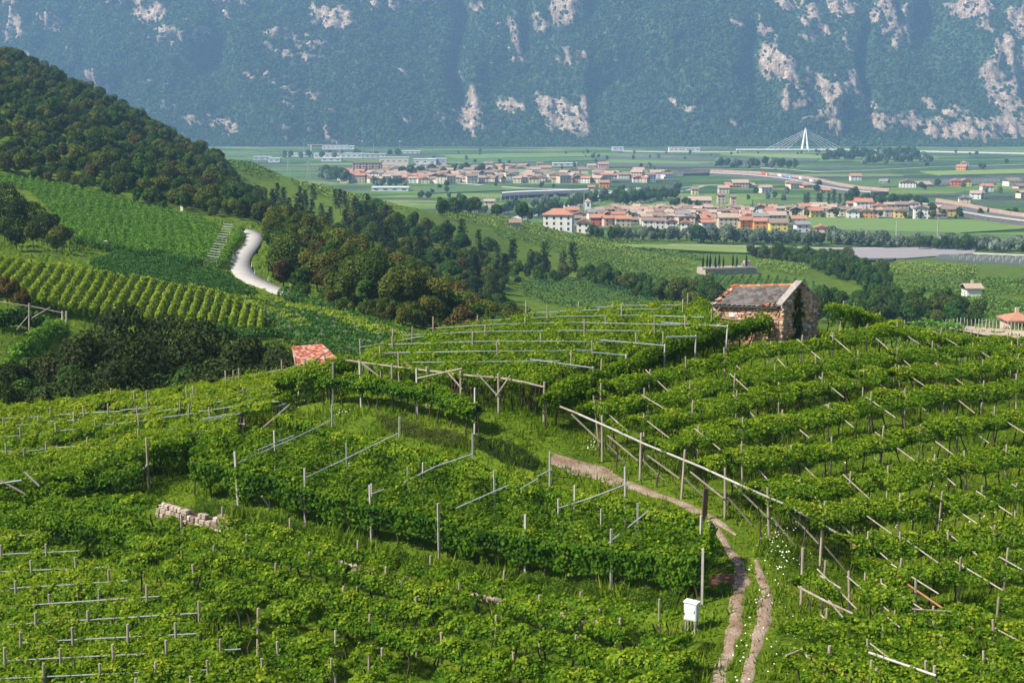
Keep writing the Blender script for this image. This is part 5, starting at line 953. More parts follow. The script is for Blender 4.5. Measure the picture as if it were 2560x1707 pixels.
def undergrowth():
    r = np.random.default_rng(33); P_ = []
    for px, w, n in (([(780, 758), (800, 765), (840, 776), (900, 790), (1000, 815), (1100, 825), (1200, 815), (1300, 800)], 9, 260),):
        q, L = resample([hit(u, v, 0, 150) for u, v in px], 1.); k = r.integers(0, len(q), n); P_.append(q[k] + r.normal(0, w * .4, (n, 2)) + [0, w * .5])
    Q = np.concatenate(P_); n = len(Q); M_ = [PROTO[k][j][0] for k, j in (('oak', 0), ('green', 1), ('green', 2), ('oak', 3))]
    instancer('undergrowth', np.c_[Q, H(Q[:, 0], Q[:, 1]) - .9], r.uniform(0, 6.28, n), r.uniform(.2, .5, n), r.integers(0, 4, n), M_, 'low shrubs along the near edge of the oak wood', 'shrubs')
undergrowth()
# --- pines on the shoulder below the hill
def pines():
    r = np.random.default_rng(14); Q = space_out(sample_poly(ud([(640, 470), (690, 560), (800, 600), (900, 590), (960, 520), (900, 470), (780, 430), (690, 425)]), 500, r), 13, r)
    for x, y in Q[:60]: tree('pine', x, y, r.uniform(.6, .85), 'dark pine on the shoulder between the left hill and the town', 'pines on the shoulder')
pines()
ALLM = [PROTO[k][j][0] for k, j in (('oak', 0), ('oak', 1), ('green', 0), ('green', 1), ('brown', 0), ('green', 2), ('oak', 2), ('pine', 0), ('pine', 1))]
def wood(name, polys, sp, label, seed, smin=.6, smax=1.0, weights=(3, 3, 3, 3, 1, 3, 3, 0, 0), n0=30000):
    r = np.random.default_rng(seed); P_ = []
    for poly in polys: P_.append(space_out(sample_poly(poly, n0, r), sp, r))
    Q = np.concatenate(P_); n = len(Q); w = np.array(weights, float); idx = r.choice(len(w), n, p=w / w.sum()); sc = (smin - .15 + (smax - smin + .3) * r.uniform(0, 1, n) ** 1.4) * (1 + .15 * snoise(Q, 40, seed, 2)); pts = np.c_[Q, H(Q[:, 0], Q[:, 1]) - .8]
    instancer(name, pts, r.uniform(0, 6.28, n), sc, idx, ALLM, label, 'wood'); return n
N2 = wood('hillside_wood', [ud([(-700, 440), (-300, 398), (0, 389), (160, 381), (320, 368), (450, 353), (560, 345), (640, 350), (700, 400), (690, 470), (640, 560), (560, 660), (480, 720), (330, 760), (150, 800), (0, 820), (-700, 860)])], 4.5, 'dense broadleaf wood covering the steep left hill', 15, n0=22000)
N3 = wood('valley_side_wood', [pix_poly([(905, 530), (1000, 562), (1100, 592), (1200, 622), (1290, 660), (1400, 692), (1470, 700), (1420, 712), (1310, 706), (1260, 722), (1180, 720), (1000, 670), (920, 620), (870, 575)], 0, 310, 600)], 6.2, 'dark wood on the slope below the middle vineyards', 16, .6, .95, (2, 2, 4, 4, .5, 4, 2, 2, 2), 4000)
N3b = wood('slope_wood', [ud([(960, 345), (1080, 318), (1230, 296), (1270, 300), (1260, 400), (1200, 440), (1100, 440), (960, 420)]), ud([(600, 360), (680, 365), (760, 380), (900, 380), (960, 420), (960, 470), (880, 480), (760, 440), (680, 420), (620, 390)])], 5.4, 'dark wood in the dip behind the oak wood', 18, .6, .95, (2, 2, 4, 4, .5, 4, 2, 1, 1), 5000)
N4 = wood('hedgerow_wood', [pix_poly(p, 0, 250, 900) for p in ([(1470, 702), (1560, 716), (1640, 738), (1760, 752), (1800, 768), (1740, 775), (1640, 762), (1560, 730), (1470, 712)], [(2040, 775), (2150, 764), (2300, 764), (2400, 780), (2450, 802), (2440, 818), (2330, 814), (2180, 808), (2040, 808)], [(2060, 645), (2120, 658), (2200, 700), (2220, 728), (2150, 718), (2060, 690), (2020, 668), (1900, 655), (1900, 646)])], 4.3, 'dark hedgerow woods between the mid-distance vineyards', 17, .6, 1.0, (1, 1, 4, 4, .2, 5, 1, 0, 0), 3000)

# --- forest on the mountain wall
def blob(k):
    r = np.random.default_rng(90 + k); C, N, s, t = crown_data(r, 170, 3.4, 3.6, 4.2, 7, 1.9, (.4, .6)); return leaf_mesh('mountain_tree', C, N, s, t, MFOR, r, slim=.5)
MFOR = leaf_mat('mountain_leaf', [(0., (.012, .035, .010)), (.45, (.040, .085, .018)), (.8, (.08, .13, .026)), (1., (.13, .17, .036))], .0, rough=.8, hue=.025, val=.42)
def mountain_forest():
    r = np.random.default_rng(23); n = 75000; fx = r.uniform(0, NMX - 1.01, n); fz = np.where(r.uniform(0, 1, n) < .12, r.uniform(0, .035, n), r.uniform(0, .9, n)) * (NMZ - 1.01); i, j = fx.astype(int), fz.astype(int); p, q = fx - i, fz - j
    bil = lambda A: A[i, j] * (1 - p) * (1 - q) + A[i + 1, j] * p * (1 - q) + A[i, j + 1] * (1 - p) * q + A[i + 1, j + 1] * p * q
    X = np.interp(fx, np.arange(NMX), MX); Z = np.interp(fz, np.arange(NMZ), MZ); Y = bil(M_Y); k = ((bil(M_ROCK) < .35 + r.normal(0, .15, n)) | (r.uniform(0, 1, n) < .1)) & (np.abs(X / Y) < .52); X, Y, Z = X[k], Y[k], Z[k]; n = len(X)
    instancer('mountain_forest', np.c_[X, Y, Z - 1.0], r.uniform(0, 6.28, n), r.uniform(.7, 1.45, n), r.integers(0, 6, n), [blob(k) for k in range(6)], 'hazy blue-green forest covering the mountain wall', 'forest'); return n
N5 = mountain_forest()
print('trees', N1, N2, N3, N4, N5)
# ------------------------------------------------------------------ middle distance: road, vineyards on the far slopes
ROADM = plain('pale_road', (.27, .258, .24), (.35, .335, .31), .8, .85, 0, 'World')
def road_strip(name, pts, w, mat, lab, dz=.12, cat='road', step=2.5):
    q, L = resample(pts, step); n = len(q); V = []; Fa = []; zs = H(q[:, 0], q[:, 1])
    for _ in range(12): zs[1:-1] = .25 * zs[:-2] + .5 * zs[1:-1] + .25 * zs[2:]
    for i, (x, y) in enumerate(q):
        a, b = q[max(i - 1, 0)], q[min(i + 1, n - 1)]; t = (b - a) / (np.linalg.norm(b - a) + 1e-9); nx, ny = -t[1], t[0]; zc = zs[i]
        for o in (-w / 2, 0, w / 2): V.append((x + nx * o, y + ny * o, zc + dz))
        for o in (-w / 2, w / 2): V.append((x + nx * o * 1.02, y + ny * o * 1.02, zc - .6))
    for i in range(n - 1): k = i * 5; Fa += [(k, k + 1, k + 6, k + 5), (k + 1, k + 2, k + 7, k + 6), (k + 3, k, k + 5, k + 8), (k + 2, k + 4, k + 9, k + 7)]
    o = link(name, npmesh(name, V, Fa, mat)); return tag(o, lab, cat, kind='structure')
ROADPX = [(600, 575), (622, 579), (640, 592), (630, 614), (608, 637), (597, 660), (608, 683), (631, 702), (666, 718), (727, 740), (800, 762)]
RPTS = [Vector(hit(u, v, 0, 150)) for u, v in ROADPX]
for _ in range(3): RPTS = [RPTS[0]] + [x for a, b in zip(RPTS[:-1], RPTS[1:]) for x in (a.lerp(b, .25), a.lerp(b, .75))] + [RPTS[-1]]
road_strip('road', RPTS, 3.6, ROADM, 'pale winding road between the hillside vineyard and the oak wood', .22)
WHITEP = plain('white_paint', (.75, .75, .73), None, 5, .6)
for i, (u, v) in enumerate([(583, 650), (637, 690), (629, 671), (670, 709), (726, 728)]):
    p = hit(u, v, 0, 150); o = thing('delineator_post', p, ordinal(i + 1) + ' white delineator post along the pale winding road', 'post', 'delineator posts'); MB().box((0, 0, .5), (.14, .1, 1.0)).build('post', WHITEP, o); MB().box((0, -.004, .82), (.146, .1, .12)).build('black_band', HOSE, o)

MV1 = leaf_mat('hill_vine', [(0., (.018, .060, .006)), (.4, (.055, .150, .012)), (.7, (.10, .225, .018)), (1., (.20, .30, .03))], .25, (.14, .30, .02), .55)
MV2 = leaf_mat('hill_vine_yellow', [(0., (.04, .10, .006)), (.4, (.12, .215, .01)), (.7, (.20, .29, .015)), (1., (.30, .34, .03))], .25, (.2, .3, .02), .55)
MV3 = leaf_mat('hill_vine_dark', [(0., (.010, .038, .006)), (.4, (.026, .085, .012)), (.7, (.05, .13, .018)), (1., (.10, .19, .03))], .2, (.08, .2, .02), .55)
MV4 = leaf_mat('far_vine', [(0., (.03, .075, .014)), (.4, (.08, .155, .024)), (.7, (.13, .205, .032)), (1., (.20, .25, .05))], .1, (.1, .2, .03), .6)
# striped rows
EDGE_T = [(-80, 640), (0, 645), (100, 657), (200, 672), (300, 690), (400, 707), (500, 722), (560, 737), (600, 755), (651, 772), (700, 790)]; EDGE_B = [(-160, 690), (0, 718), (80, 745), (180, 768), (300, 785), (400, 797), (500, 803), (600, 812), (700, 824)]
def striped():
    tv = lambda u: np.interp(u, [p[0] for p in EDGE_T], [p[1] for p in EDGE_T]); bv = lambda u: np.interp(u, [p[0] for p in EDGE_B], [p[1] for p in EDGE_B])
    us = []; u = -30.
    while u < 668: us.append(u); u += np.interp(u, [0, 300, 560, 668], [26.5, 25, 23, 18])
    for i, u in enumerate(us):
        ub = u - np.interp(u, [0, 300, 500, 660], [62, 52, 30, 6]); px = [(u + (ub - u) * t, tv(u) + (bv(ub) - tv(u)) * t) for t in (0, .25, .5, .75, 1)]
        path = [hit(a, b, 1.4, 135, 262) for a, b in px]; root = thing('vine_row', path[0], ordinal(i + 1) + ' yellow-green row from the left in the striped hillside vineyard', 'vine row', 'rows of the striped hillside vineyard')
        foliage(root, band(path, .6, .95, .8, 70, .24, 1200 + i, low=-.3, gap=.05, base=.55, sh=.8), i, MV2)
    root = thing('vine_row', hit(400, 806, 1.2, 130, 260), 'dark vine row along the foot of the striped vineyard', 'vine row'); path = [hit(a, b, 1.2, 130, 260) for a, b in [(395, 804), (480, 812), (560, 818), (640, 826), (725, 836)]]; foliage(root, band(path, .9, .9, .6, 70, .26, 1290, low=-.3, base=.5), 1290, MV3)
    root = thing('vine_row', hit(0, 645, 1.2, 150, 262), 'continuous leafy row along the top of the striped vineyard', 'vine row'); path = [hit(a, b, 1.2, 150, 262) for a, b in EDGE_T[:8]]; foliage(root, band(path, .8, 1.1, .5, 70, .26, 1291, base=.6), 1291, MV2)
striped()
def plot(px, h, th, dens, size, seed, mat, label, dmin, dmax, base=.45, sh=.3, name='vineyard', hole=0):
    poly = pix_poly(px, h, dmin, dmax); root = thing(name, Vector(poly[0]), label, 'vineyard', 'vineyards on the middle slopes'); foliage(root, canopy(poly, h, th, dens, size, seed, base, sh, hole), seed, mat); return root, poly
r_, _ = plot([(-60, 425), (0, 434), (150, 456), (300, 490), (450, 526), (548, 560), (548, 600), (512, 652), (400, 628), (290, 616), (190, 592), (130, 522), (60, 462), (-60, 450)], 1.5, .8, 26, .27, 1301, MV1, 'large bright vineyard on the open hillside above the road', 245, 400, .5, .3)
plot([(222, 655), (290, 622), (420, 650), (560, 684), (600, 704), (635, 730), (590, 737), (480, 714), (330, 690), (240, 672)], 1.5, .4, 34, .25, 1302, MV3, 'dark green vineyard parcel below the open hillside', 200, 300, .42, .4)
cr, cpoly = plot([(570, 742), (700, 750), (800, 772), (900, 800), (1000, 830), (1085, 856), (1050, 880), (930, 880), (860, 880), (780, 860), (720, 838), (690, 800), (640, 768)], 1.5, .4, 30, .26, 1303, MV3, 'sloping vineyard dotted with small pale crosses behind the red shed', 110, 240, .52, .5)
CROSS = MB(); CROSS.box((0, 0, 1.0), (.06, .06, 2.0)); CROSS.box((0, -.03, 1.8), (.6, .04, .05)); CROSS = CROSS.mesh('cross_post', PALE)
r = np.random.default_rng(5)
for x, y in space_out(sample_poly(cpoly, 900, r), 2.6, r)[:120]: o = link('cross_post', CROSS, cr); o.location = gp(x, y) - cr.location; o.scale = (.75, .75, .95)
def mid_row(px, label, h, w, th, seed, mat, dmin, dmax, base=.5, size=.26, dens=62):
    path = [hit(a, b, h, dmin, dmax) for a, b in px]; root = thing('vine_row', path[0], label, 'vine row', 'single rows on the middle slopes'); foliage(root, band(path, w, h - .3, th, dens, size, seed, low=-.3, gap=.02, base=base), seed, mat); return root
mid_row([(700, 728), (780, 752), (860, 780), (940, 808), (1010, 834), (1080, 858)], 'dark clipped vine row along the lower edge of the pale road', 1.3, 1.2, .8, 1310, MV3, 150, 240)
mid_row([(560, 735), (660, 742), (760, 765), (860, 792), (960, 826), (1050, 856)], 'yellow-green vine row beside the dark clipped row near the road', 1.5, 2.6, .5, 1311, MV2, 140, 235)
mid_row([(575, 748), (660, 762), (720, 790), (760, 815)], 'yellowish vine row between striped vineyard and crosses', 1.4, 2.0, .5, 1312, MV2, 130, 230)
mid_row([(520, 662), (560, 684), (605, 712), (640, 734)], 'dark vine row bordering the curve of the pale road', 1.4, 1.2, .7, 1313, MV3, 205, 300)
mid_row([(598, 570), (590, 592), (572, 615), (555, 640), (548, 655)], 'leafy vine row beside the ladder-like pergola on the hillside', 1.4, 2.2, .6, 1314, MV1, 240, 330)
mid_row([(190, 592), (290, 617), (400, 632), (500, 654)], 'dark lower edge row of the open hillside vineyard', 1.2, 1.6, .8, 1315, MV3, 235, 320, .4)
mid_row([(20, 925), (45, 895), (80, 860), (115, 825), (155, 790)], 'vine row climbing the small terrace at the left edge', 1.5, 1.4, .9, 1316, MV1, 100, 150, .45, .28, 60)
mid_row([(-60, 792), (0, 790), (60, 792), (120, 800)], 'shaded vine row under the grey frame at the left edge', 1.2, 1.4, .9, 1317, MV3, 115, 160, .35, .3, 60)
def ladder():
    root = thing('pergola', hit(540, 610, 0, 230), 'bare ladder-like pergola of grey bars on the hillside', 'pergola')
    for k in range(16):
        t = k / 15; a = hit(560 + (512 - 560) * t, 560 + (652 - 560) * t, 1.9, 230, 340); b = hit(582 + (542 - 582) * t, 562 + (656 - 562) * t, 1.9, 230, 340); bar(root, 'rail', a + Vector((0, 0, 1.9)), b + Vector((0, 0, 1.9)), .07, STEEL, 5)
        if k % 3 == 0: put_post(root, b.x, b.y, 2.1, 'pale', 0, 1.5)
ladder()
def left_frame():
    root = thing('trellis_end_frame', hit(73, 830, 0, 100), 'grey trellis frame with a slanting brace at the left edge', 'trellis'); d = 118
    for u, vt, vb in [(73, 758, 826), (166, 778, 805), (156, 778, 800)]: bar(root, 'post', at(u, vb, d), at(u, vt, d), .07, PALE if u > 100 else WOOD_POST, 7)
    bar(root, 'brace', at(42, 824, d), at(72, 788, d), .05, WOOD_BEAM); bar(root, 'beam', at(-20, 752, d), at(80, 766, d), .05, WOOD_BEAM); bar(root, 'beam', at(80, 766, d), at(160, 783, d), .05, WOOD_BEAM); bar(root, 'beam', at(80, 795, d), at(126, 768, d), .05, WOOD_BEAM)
left_frame()
for (u, v, lab) in [(455, 530, 'tiny white wayside shrine at the upper edge of the hillside vineyard')]:
    p = hit(u, v, 0, 260); o = thing('wayside_shrine', p, lab, 'shrine'); o.scale = (.7, .7, .7); MB().box((0, 0, 1.0), (.9, .8, 2.6)).build('wall', WHITEP, o); m = MB(); m.v += [(-.6, -.5, 2.3), (.6, -.5, 2.3), (.6, .5, 2.3), (-.6, .5, 2.3), (0, 0, 3.0)]; m.f += [(0, 1, 4), (1, 2, 4), (2, 3, 4), (3, 0, 4), (3, 2, 1, 0)]; m.build('roof', TERRA, o)
p = hit(264, 622, 0, 200); o = thing('meter_box', p, 'small white box on a post at the corner of the dark green parcel', 'box'); MB().box((0, 0, 1.1), (.8, .5, .8)).build('body', WHITEP, o); MB().tube([(0, 0, -.2), (0, 0, .8)], .06, 6).build('leg', STEEL, o)

# far vineyards, hedge rows too fine to count
def far_rows(px, ang, sp, size, seed, mat, label, dmin=330, dmax=1000, dens=3.6, hgt=1.7):
    r = np.random.default_rng(seed); poly = pix_poly(px, .5, dmin, dmax); xs = np.array([p[0] for p in poly]); ys = np.array([p[1] for p in poly]); c = np.array([xs.mean(), ys.mean()]); R_ = max(np.ptp(xs), np.ptp(ys)) * .75; d = np.array([math.cos(R(ang)), math.sin(R(ang))]); nn = np.array([-d[1], d[0]]); P_ = []
    for o in np.arange(-R_, R_, sp):
        k = int(2 * R_ * dens / size); t = r.uniform(-R_, R_, k); P_.append(c + np.outer(t, d) + (o + r.normal(0, .2, k))[:, None] * nn)
    Q = np.concatenate(P_); Q = Q[in_poly(Q[:, 0], Q[:, 1], poly)]; n = len(Q); lump = snoise(Q, 14, seed, 3); C = np.c_[Q, H(Q[:, 0], Q[:, 1]) + r.uniform(.3, 1, n) * hgt]
    me = leaf_mesh('vineyard_rows', C, np.c_[r.normal(0, .5, n), r.normal(0, .5, n), np.ones(n)], size * r.uniform(.7, 1.3, n), .45 + .2 * lump + r.normal(0, .13, n), mat, r); o = link('vineyard_rows', me); tag(o, label, 'vineyard', kind='stuff'); return n
MV5 = leaf_mat('far_vine_light', [(0., (.07, .125, .02)), (.4, (.14, .215, .03)), (.7, (.20, .265, .04)), (1., (.27, .30, .07))], .1, (.15, .2, .03), .6)
MV6 = leaf_mat('far_vine_teal', [(0., (.012, .05, .018)), (.4, (.03, .095, .03)), (.7, (.055, .14, .04)), (1., (.10, .18, .05))], .1, (.1, .2, .03), .6)
nf = 0
nf += far_rows([(1305, 702), (1450, 700), (1560, 714), (1660, 762), (1500, 775), (1390, 770), (1300, 738)], 4, 4.6, .6, 1401, MV6, 'teal green vineyard on the slope left of the hut')
nf += far_rows([(1240, 590), (1330, 612), (1450, 650), (1600, 702), (1700, 694), (1740, 676), (1650, 662), (1500, 628), (1330, 592), (1230, 570)], 22, 5.0, .65, 1402, MV4, 'striped vineyard below the white house on the ridge')
nf += far_rows([(1100, 520), (1250, 540), (1400, 580), (1540, 610), (1700, 650), (1745, 668), (1640, 655), (1480, 618), (1300, 580), (1160, 552), (1090, 535)], 60, 3.6, .7, 1403, MV5, 'light green vineyard strip on the middle ridge')
nf += far_rows([(1300, 560), (1420, 592), (1560, 600), (1740, 640), (1770, 655), (1700, 645), (1540, 606), (1420, 585)], 40, 3.6, .7, 1404, MV4, 'green vineyard around the white house on the ridge')
nf += far_rows([(1735, 695), (1790, 686), (1900, 690), (2010, 702), (2090, 730), (2100, 745), (1950, 745), (1830, 735), (1740, 725)], 78, 3.4, .6, 1405, MV6, 'green vineyard below the cypress terrace')
nf += far_rows([(1890, 650), (1980, 655), (2040, 662), (2010, 690), (1940, 682), (1890, 670)], 30, 3.6, .7, 1406, MV5, 'light green vineyard right of the cypress terrace')
nf += far_rows([(2190, 655), (2300, 660), (2450, 668), (2440, 690), (2330, 690), (2220, 690)], 12, 4.0, .7, 1407, MV5, 'yellow-green vineyard in front of the grey net field')
nf += far_rows([(2230, 700), (2350, 696), (2560, 700), (2640, 740), (2480, 738), (2300, 735), (2230, 720)], 8, 4.4, .7, 1408, MV4, 'green vineyard terraces at the right edge')
nf += far_rows([(2350, 745), (2480, 745), (2620, 765), (2620, 850), (2500, 838), (2420, 800), (2400, 770)], 35, 3.6, .65, 1409, MV4, 'green vineyard slope above the pink roof at the right edge')
nf += far_rows([(530, 362), (560, 372), (620, 400), (680, 432), (700, 450), (650, 448), (600, 430), (560, 410)], 70, 5.5, .8, 1410, MV4, 'terraced vineyard on the left spur above the town', 500, 1000)
nf += far_rows([(720, 448), (820, 470), (900, 490), (1000, 520), (1100, 545), (980, 520), (900, 512), (830, 500), (760, 480)], 50, 4.0, .75, 1411, MV5, 'light vineyard strip running down the shoulder', 500, 1000)
nf += far_rows([(2260, 800), (2330, 798), (2420, 822), (2400, 835), (2300, 820)], 60, 2.2, .5, 1412, MV1, 'small bright vineyard behind the crest row', 180, 300)
def young_rows():
    root = thing('vineyard', hit(2440, 820, 0, 180, 260), 'bare young vineyard of pale stakes behind the right crest', 'vineyard')
    for k in range(24):
        a = hit(2365 + k * 9, 812 + k * 1.1, 0, 185, 250); p = put_post(root, a.x, a.y, 1.7, 'pale', .02, 1.3, 'stake')
    S = plain('dry_soil', (.30, .24, .17), (.42, .34, .25), 1, .95, 0, 'World'); pts = pix_poly([(2340, 816), (2420, 815), (2600, 838), (2620, 858), (2480, 850)], 0, 170, 260)
    m = MB(); m.poly([Vector((p[0], p[1], p[2] + .5)) - root.location for p in pts]); m.build('soil', S, root)
young_rows()

# cypress terrace
def terrace_far():
    a, b = hit(1757, 688, 0, 450), hit(1886, 684, 0, 450); root = thing('terrace_wall', (a.x, a.y, a.z), 'pale stone terrace with a row of cypresses on the middle hill', 'terrace'); d = Vector((b.x - a.x, b.y - a.y, 0)); L = d.length; rz = math.atan2(d.y, d.x); P_ = plain('pale_terrace_stone', (.26, .22, .19), (.38, .33, .29), .6, .9)
    m = MB(); m.box((d.x / 2, d.y / 2 + 5, .6), (L, 9.6, 3.4), rz); m.build('platform', P_, root); m = MB(); m.box((d.x / 2, d.y / 2 - .1, 2.5), (L + .4, .5, .7), rz); m.build('parapet', P_, root)
    for k in range(12): t = rnd.uniform(.05, .95); MB().box((d.x * t, d.y * t + rnd.uniform(2, 8), 3.3), (.7, .3, 1.2), rz).build('headstone', PALE, root)
    MB().box((d.x * .88, d.y * .88 + 4, 3.8), (2.6, 2.2, 2.2), rz).build('chapel', P_, root)
    for i, u in enumerate([1759, 1769, 1777, 1789, 1800, 1809, 1834, 1844, 1867]):
        t = (u - 1757) / 129; x, y = a.x + d.x * t, a.y + d.y * t + rnd.uniform(1.5, 4); o = tree('cypress', x, y, .9 + rnd.uniform(-.12, .12), ordinal(i + 1) + ' cypress from the left on the pale hill terrace', 'cypresses on the terrace'); o.location.z = a.z + 2.6
terrace_far()
print('far leaves', nf)
# ------------------------------------------------------------------ the valley floor: villages, works, motorway, bridge, river, trees
WALLS = {'white': (.68, .66, .62), 'cream': (.62, .52, .38), 'pink': (.56, .38, .30), 'yellow': (.66, .48, .14), 'orange': (.60, .27, .10), 'pale green': (.48, .52, .38), 'beige': (.48, .40, .30), 'red': (.50, .12, .07), 'grey': (.40, .38, .35)}
ROOFS = {'brown': ((.17, .115, .085), (.27, .19, .145)), 'red': ((.30, .13, .08), (.42, .21, .14)), 'tan': ((.30, .21, .16), (.40, .30, .23)), 'grey': ((.16, .15, .145), (.25, .24, .23))}
WM = {k: plain('wall_' + k.replace(' ', '_'), tuple(x * .88 for x in c), c, .5, .9) for k, c in WALLS.items()}; RM = {k: plain('roof_' + k, *c, 1.5, .9) for k, c in ROOFS.items()}
GLASS = plain('window_dark', (.03, .035, .04), (.06, .065, .07), 3, .25); WIN = MB().box((0, 0, 0), (1, .12, 1)).mesh('window', GLASS); DOORM = MB().box((0, 0, 0), (1, .12, 1)).mesh('door', plain('door_wood', (.10, .06, .035), None, 4, .7))
HOUSES = []
HM = {}
def house_mesh(w, d, h, rise, hip):
    key = (round(w), round(d), round(h), round(rise * 2), hip)
    if key in HM: return HM[key], key
    w, d, h, rise = round(w), round(d), round(h), round(rise * 2) / 2
    m = MB()
    if hip: m.prism([(-w / 2, -d / 2), (w / 2, -d / 2), (w / 2, d / 2), (-w / 2, d / 2)], -1.5, h)
    else:
        a = [(-w / 2, -d / 2, -1.5), (w / 2, -d / 2, -1.5), (w / 2, d / 2, -1.5), (-w / 2, d / 2, -1.5)]; b = [(x, y, h) for x, y, _ in a]; m.v += a + b + [(-w / 2, 0, h + rise), (w / 2, 0, h + rise)]
        m.f += [(0, 1, 5, 4), (2, 3, 7, 6), (1, 2, 6, 9, 5), (3, 0, 4, 8, 7)]
    ov = .7; rf = MB(); t = .28; W, D = w / 2 + ov, d / 2 + ov; z0 = h - rise * ov / (d / 2); z1 = h + rise + .05
    rw = max(w / 2 - d / 2 * .8, .4) if hip else W
    top = [(-W, -D, z0), (W, -D, z0), (W, D, z0), (-W, D, z0), (-rw, 0, z1), (rw, 0, z1)]; rf.v += top + [(x, y, z + t) for x, y, z in top]
    rf.f += [(6, 7, 11, 10), (8, 9, 10, 11), (7, 8, 11), (9, 6, 10), (0, 4, 5, 1), (2, 5, 4, 3), (1, 5, 2), (3, 4, 0), (0, 1, 7, 6), (1, 2, 8, 7), (2, 3, 9, 8), (3, 0, 6, 9)]
    HM[key] = (m, rf, w, d, h, rise); return HM[key], key
MC = {}
def house(u, v, wpx, wall, roof, village, storeys=2, rz=None, hip=False, dmin=600., depth=None, win=True, ratio=.8):
    p = hit(u, v, 0, dmin); px = F / p.y; w = max(5, wpx / px); d = min(max(6, w * ratio), 14); h = 2.9 * storeys
    rz = rnd.choice([0, 0, .25, -.3, .5, 1.35, 1.57, -.6]) if rz is None else rz
    if abs(rz) > 1: w, d = d, w
    w = min(w, 40)
    (wm, rf, w, d, h, rise), key = house_mesh(w, d, h, min(w, d) * .22, hip); root = thing('house', Vector((p.x, p.y + d / 2, p.z)), 'x', 'house', None, rz); root['label'] = ''
    for nm, mb, mat in (('wall', wm, WM[wall]), ('roof', rf, RM[roof])):
        k2 = (key, nm, mat.name)
        if k2 not in MC: MC[k2] = mb.mesh(nm, mat)
        o = link(nm, MC[k2], root)
        if nm == 'roof' and rnd.random() < .7:
            k3 = ('chim', mat.name)
            if k3 not in MC: MC[k3] = MB().box((0, 0, .6), (.7, .7, 1.8)).mesh('chimney', WM['beige'])
            c = link('chimney', MC[k3], o); c.location = (w * rnd.uniform(-.3, .3), d * .1, h + rise * .8)
    if win:
        faces = [(-d / 2, 0, w), (w / 2, 1, d)] if abs(rz) < 1 else [(-w / 2 if rz > 0 else w / 2, 1, d), (-d / 2, 0, w)][:1]
        for off, ax, span in faces:
            n = max(1, int(span / 3.4)); n = min(n, 6)
            for s in range(storeys):
                for k in range(n):
                    o = link('window', WIN, root); q = (k + .5) / n * span - span / 2; z = 1.6 + s * 2.8; o.scale = (1.1, 1, 1.4)
                    if ax == 0: o.location = (q, off - .01, z)
                    else: o.location = (off + (.01 if off > 0 else -.01), q, z); o.rotation_euler = (0, 0, math.pi / 2)
    HOUSES.append((village, wall, roof, u, root)); return root
A1 = lambda zx, zy: (1300 + zx / 2.2857, 460 + zy / 2.2857)
A2 = lambda zx, zy: (1860 + zx / 2.2857, 460 + zy / 2.2857)
LV1 = [(370, 280, 75, 'white', 'brown', 2, 1.5), (440, 238, 80, 'red', 'red', 2, 0), (510, 242, 70, 'pink', 'red', 2, .2), (590, 246, 90, 'beige', 'red', 2, 0), (735, 256, 62, 'white', 'brown', 2, 0), (800, 258, 60, 'white', 'brown', 2, 0), (868, 266, 62, 'white', 'brown', 2, 1.5), (950, 272, 60, 'white', 'red', 2, 1.4), (1072, 268, 78, 'white', 'red', 2, .2), (1190, 262, 110, 'beige', 'tan', 3, 0), (1285, 252, 78, 'orange', 'red', 2, .3),
 (430, 205, 90, 'white', 'grey', 2, .2), (345, 216, 70, 'cream', 'brown', 2, 1.5), (500, 186, 70, 'pink', 'brown', 2, 0), (610, 184, 70, 'cream', 'tan', 2, .3), (680, 196, 90, 'beige', 'tan', 2, 0), (850, 224, 66, 'white', 'brown', 2, 1.4), (770, 224, 80, 'cream', 'brown', 2, 0), (930, 214, 80, 'cream', 'grey', 2, 0), (1010, 218, 80, 'pink', 'red', 1, .2), (1085, 220, 120, 'white', 'red', 1, .2), (1208, 198, 84, 'pink', 'tan', 2, 1.4), (1150, 236, 70, 'cream', 'tan', 2, 0), (1305, 226, 60, 'pink', 'red', 2, 1.4), (300, 190, 70, 'pink', 'red', 2, .1), (560, 216, 70, 'cream', 'red', 2, .2), (640, 226, 70, 'pink', 'brown', 1, 0), (720, 232, 60, 'beige', 'tan', 2, .2), (330, 240, 50, 'grey', 'brown', 2, 0)]
LV1 += [(540 + 44 * k, 168 + (k % 3) * 6, 46, ['cream', 'beige', 'pink', 'white'][k % 4], ['tan', 'brown', 'tan'][k % 3], 2, None) for k in range(18)] + [(560 + 60 * k, 196 + (k % 2) * 8, 52, ['beige', 'white', 'cream'][k % 3], ['brown', 'tan'][k % 2], 2, None) for k in range(12)]
r = np.random.default_rng(71)
LV1 += [(r.uniform(420, 1330), r.uniform(172, 236), r.uniform(38, 52), r.choice(['white', 'cream', 'beige', 'pink']), r.choice(['tan', 'brown', 'tan', 'red']), 2, None) for _ in range(34)]
for zx, zy, w, wa, ro, st, rz in LV1: house(*A1(zx, zy), w / 2.2857, wa, ro, 'lower village', st, rz)
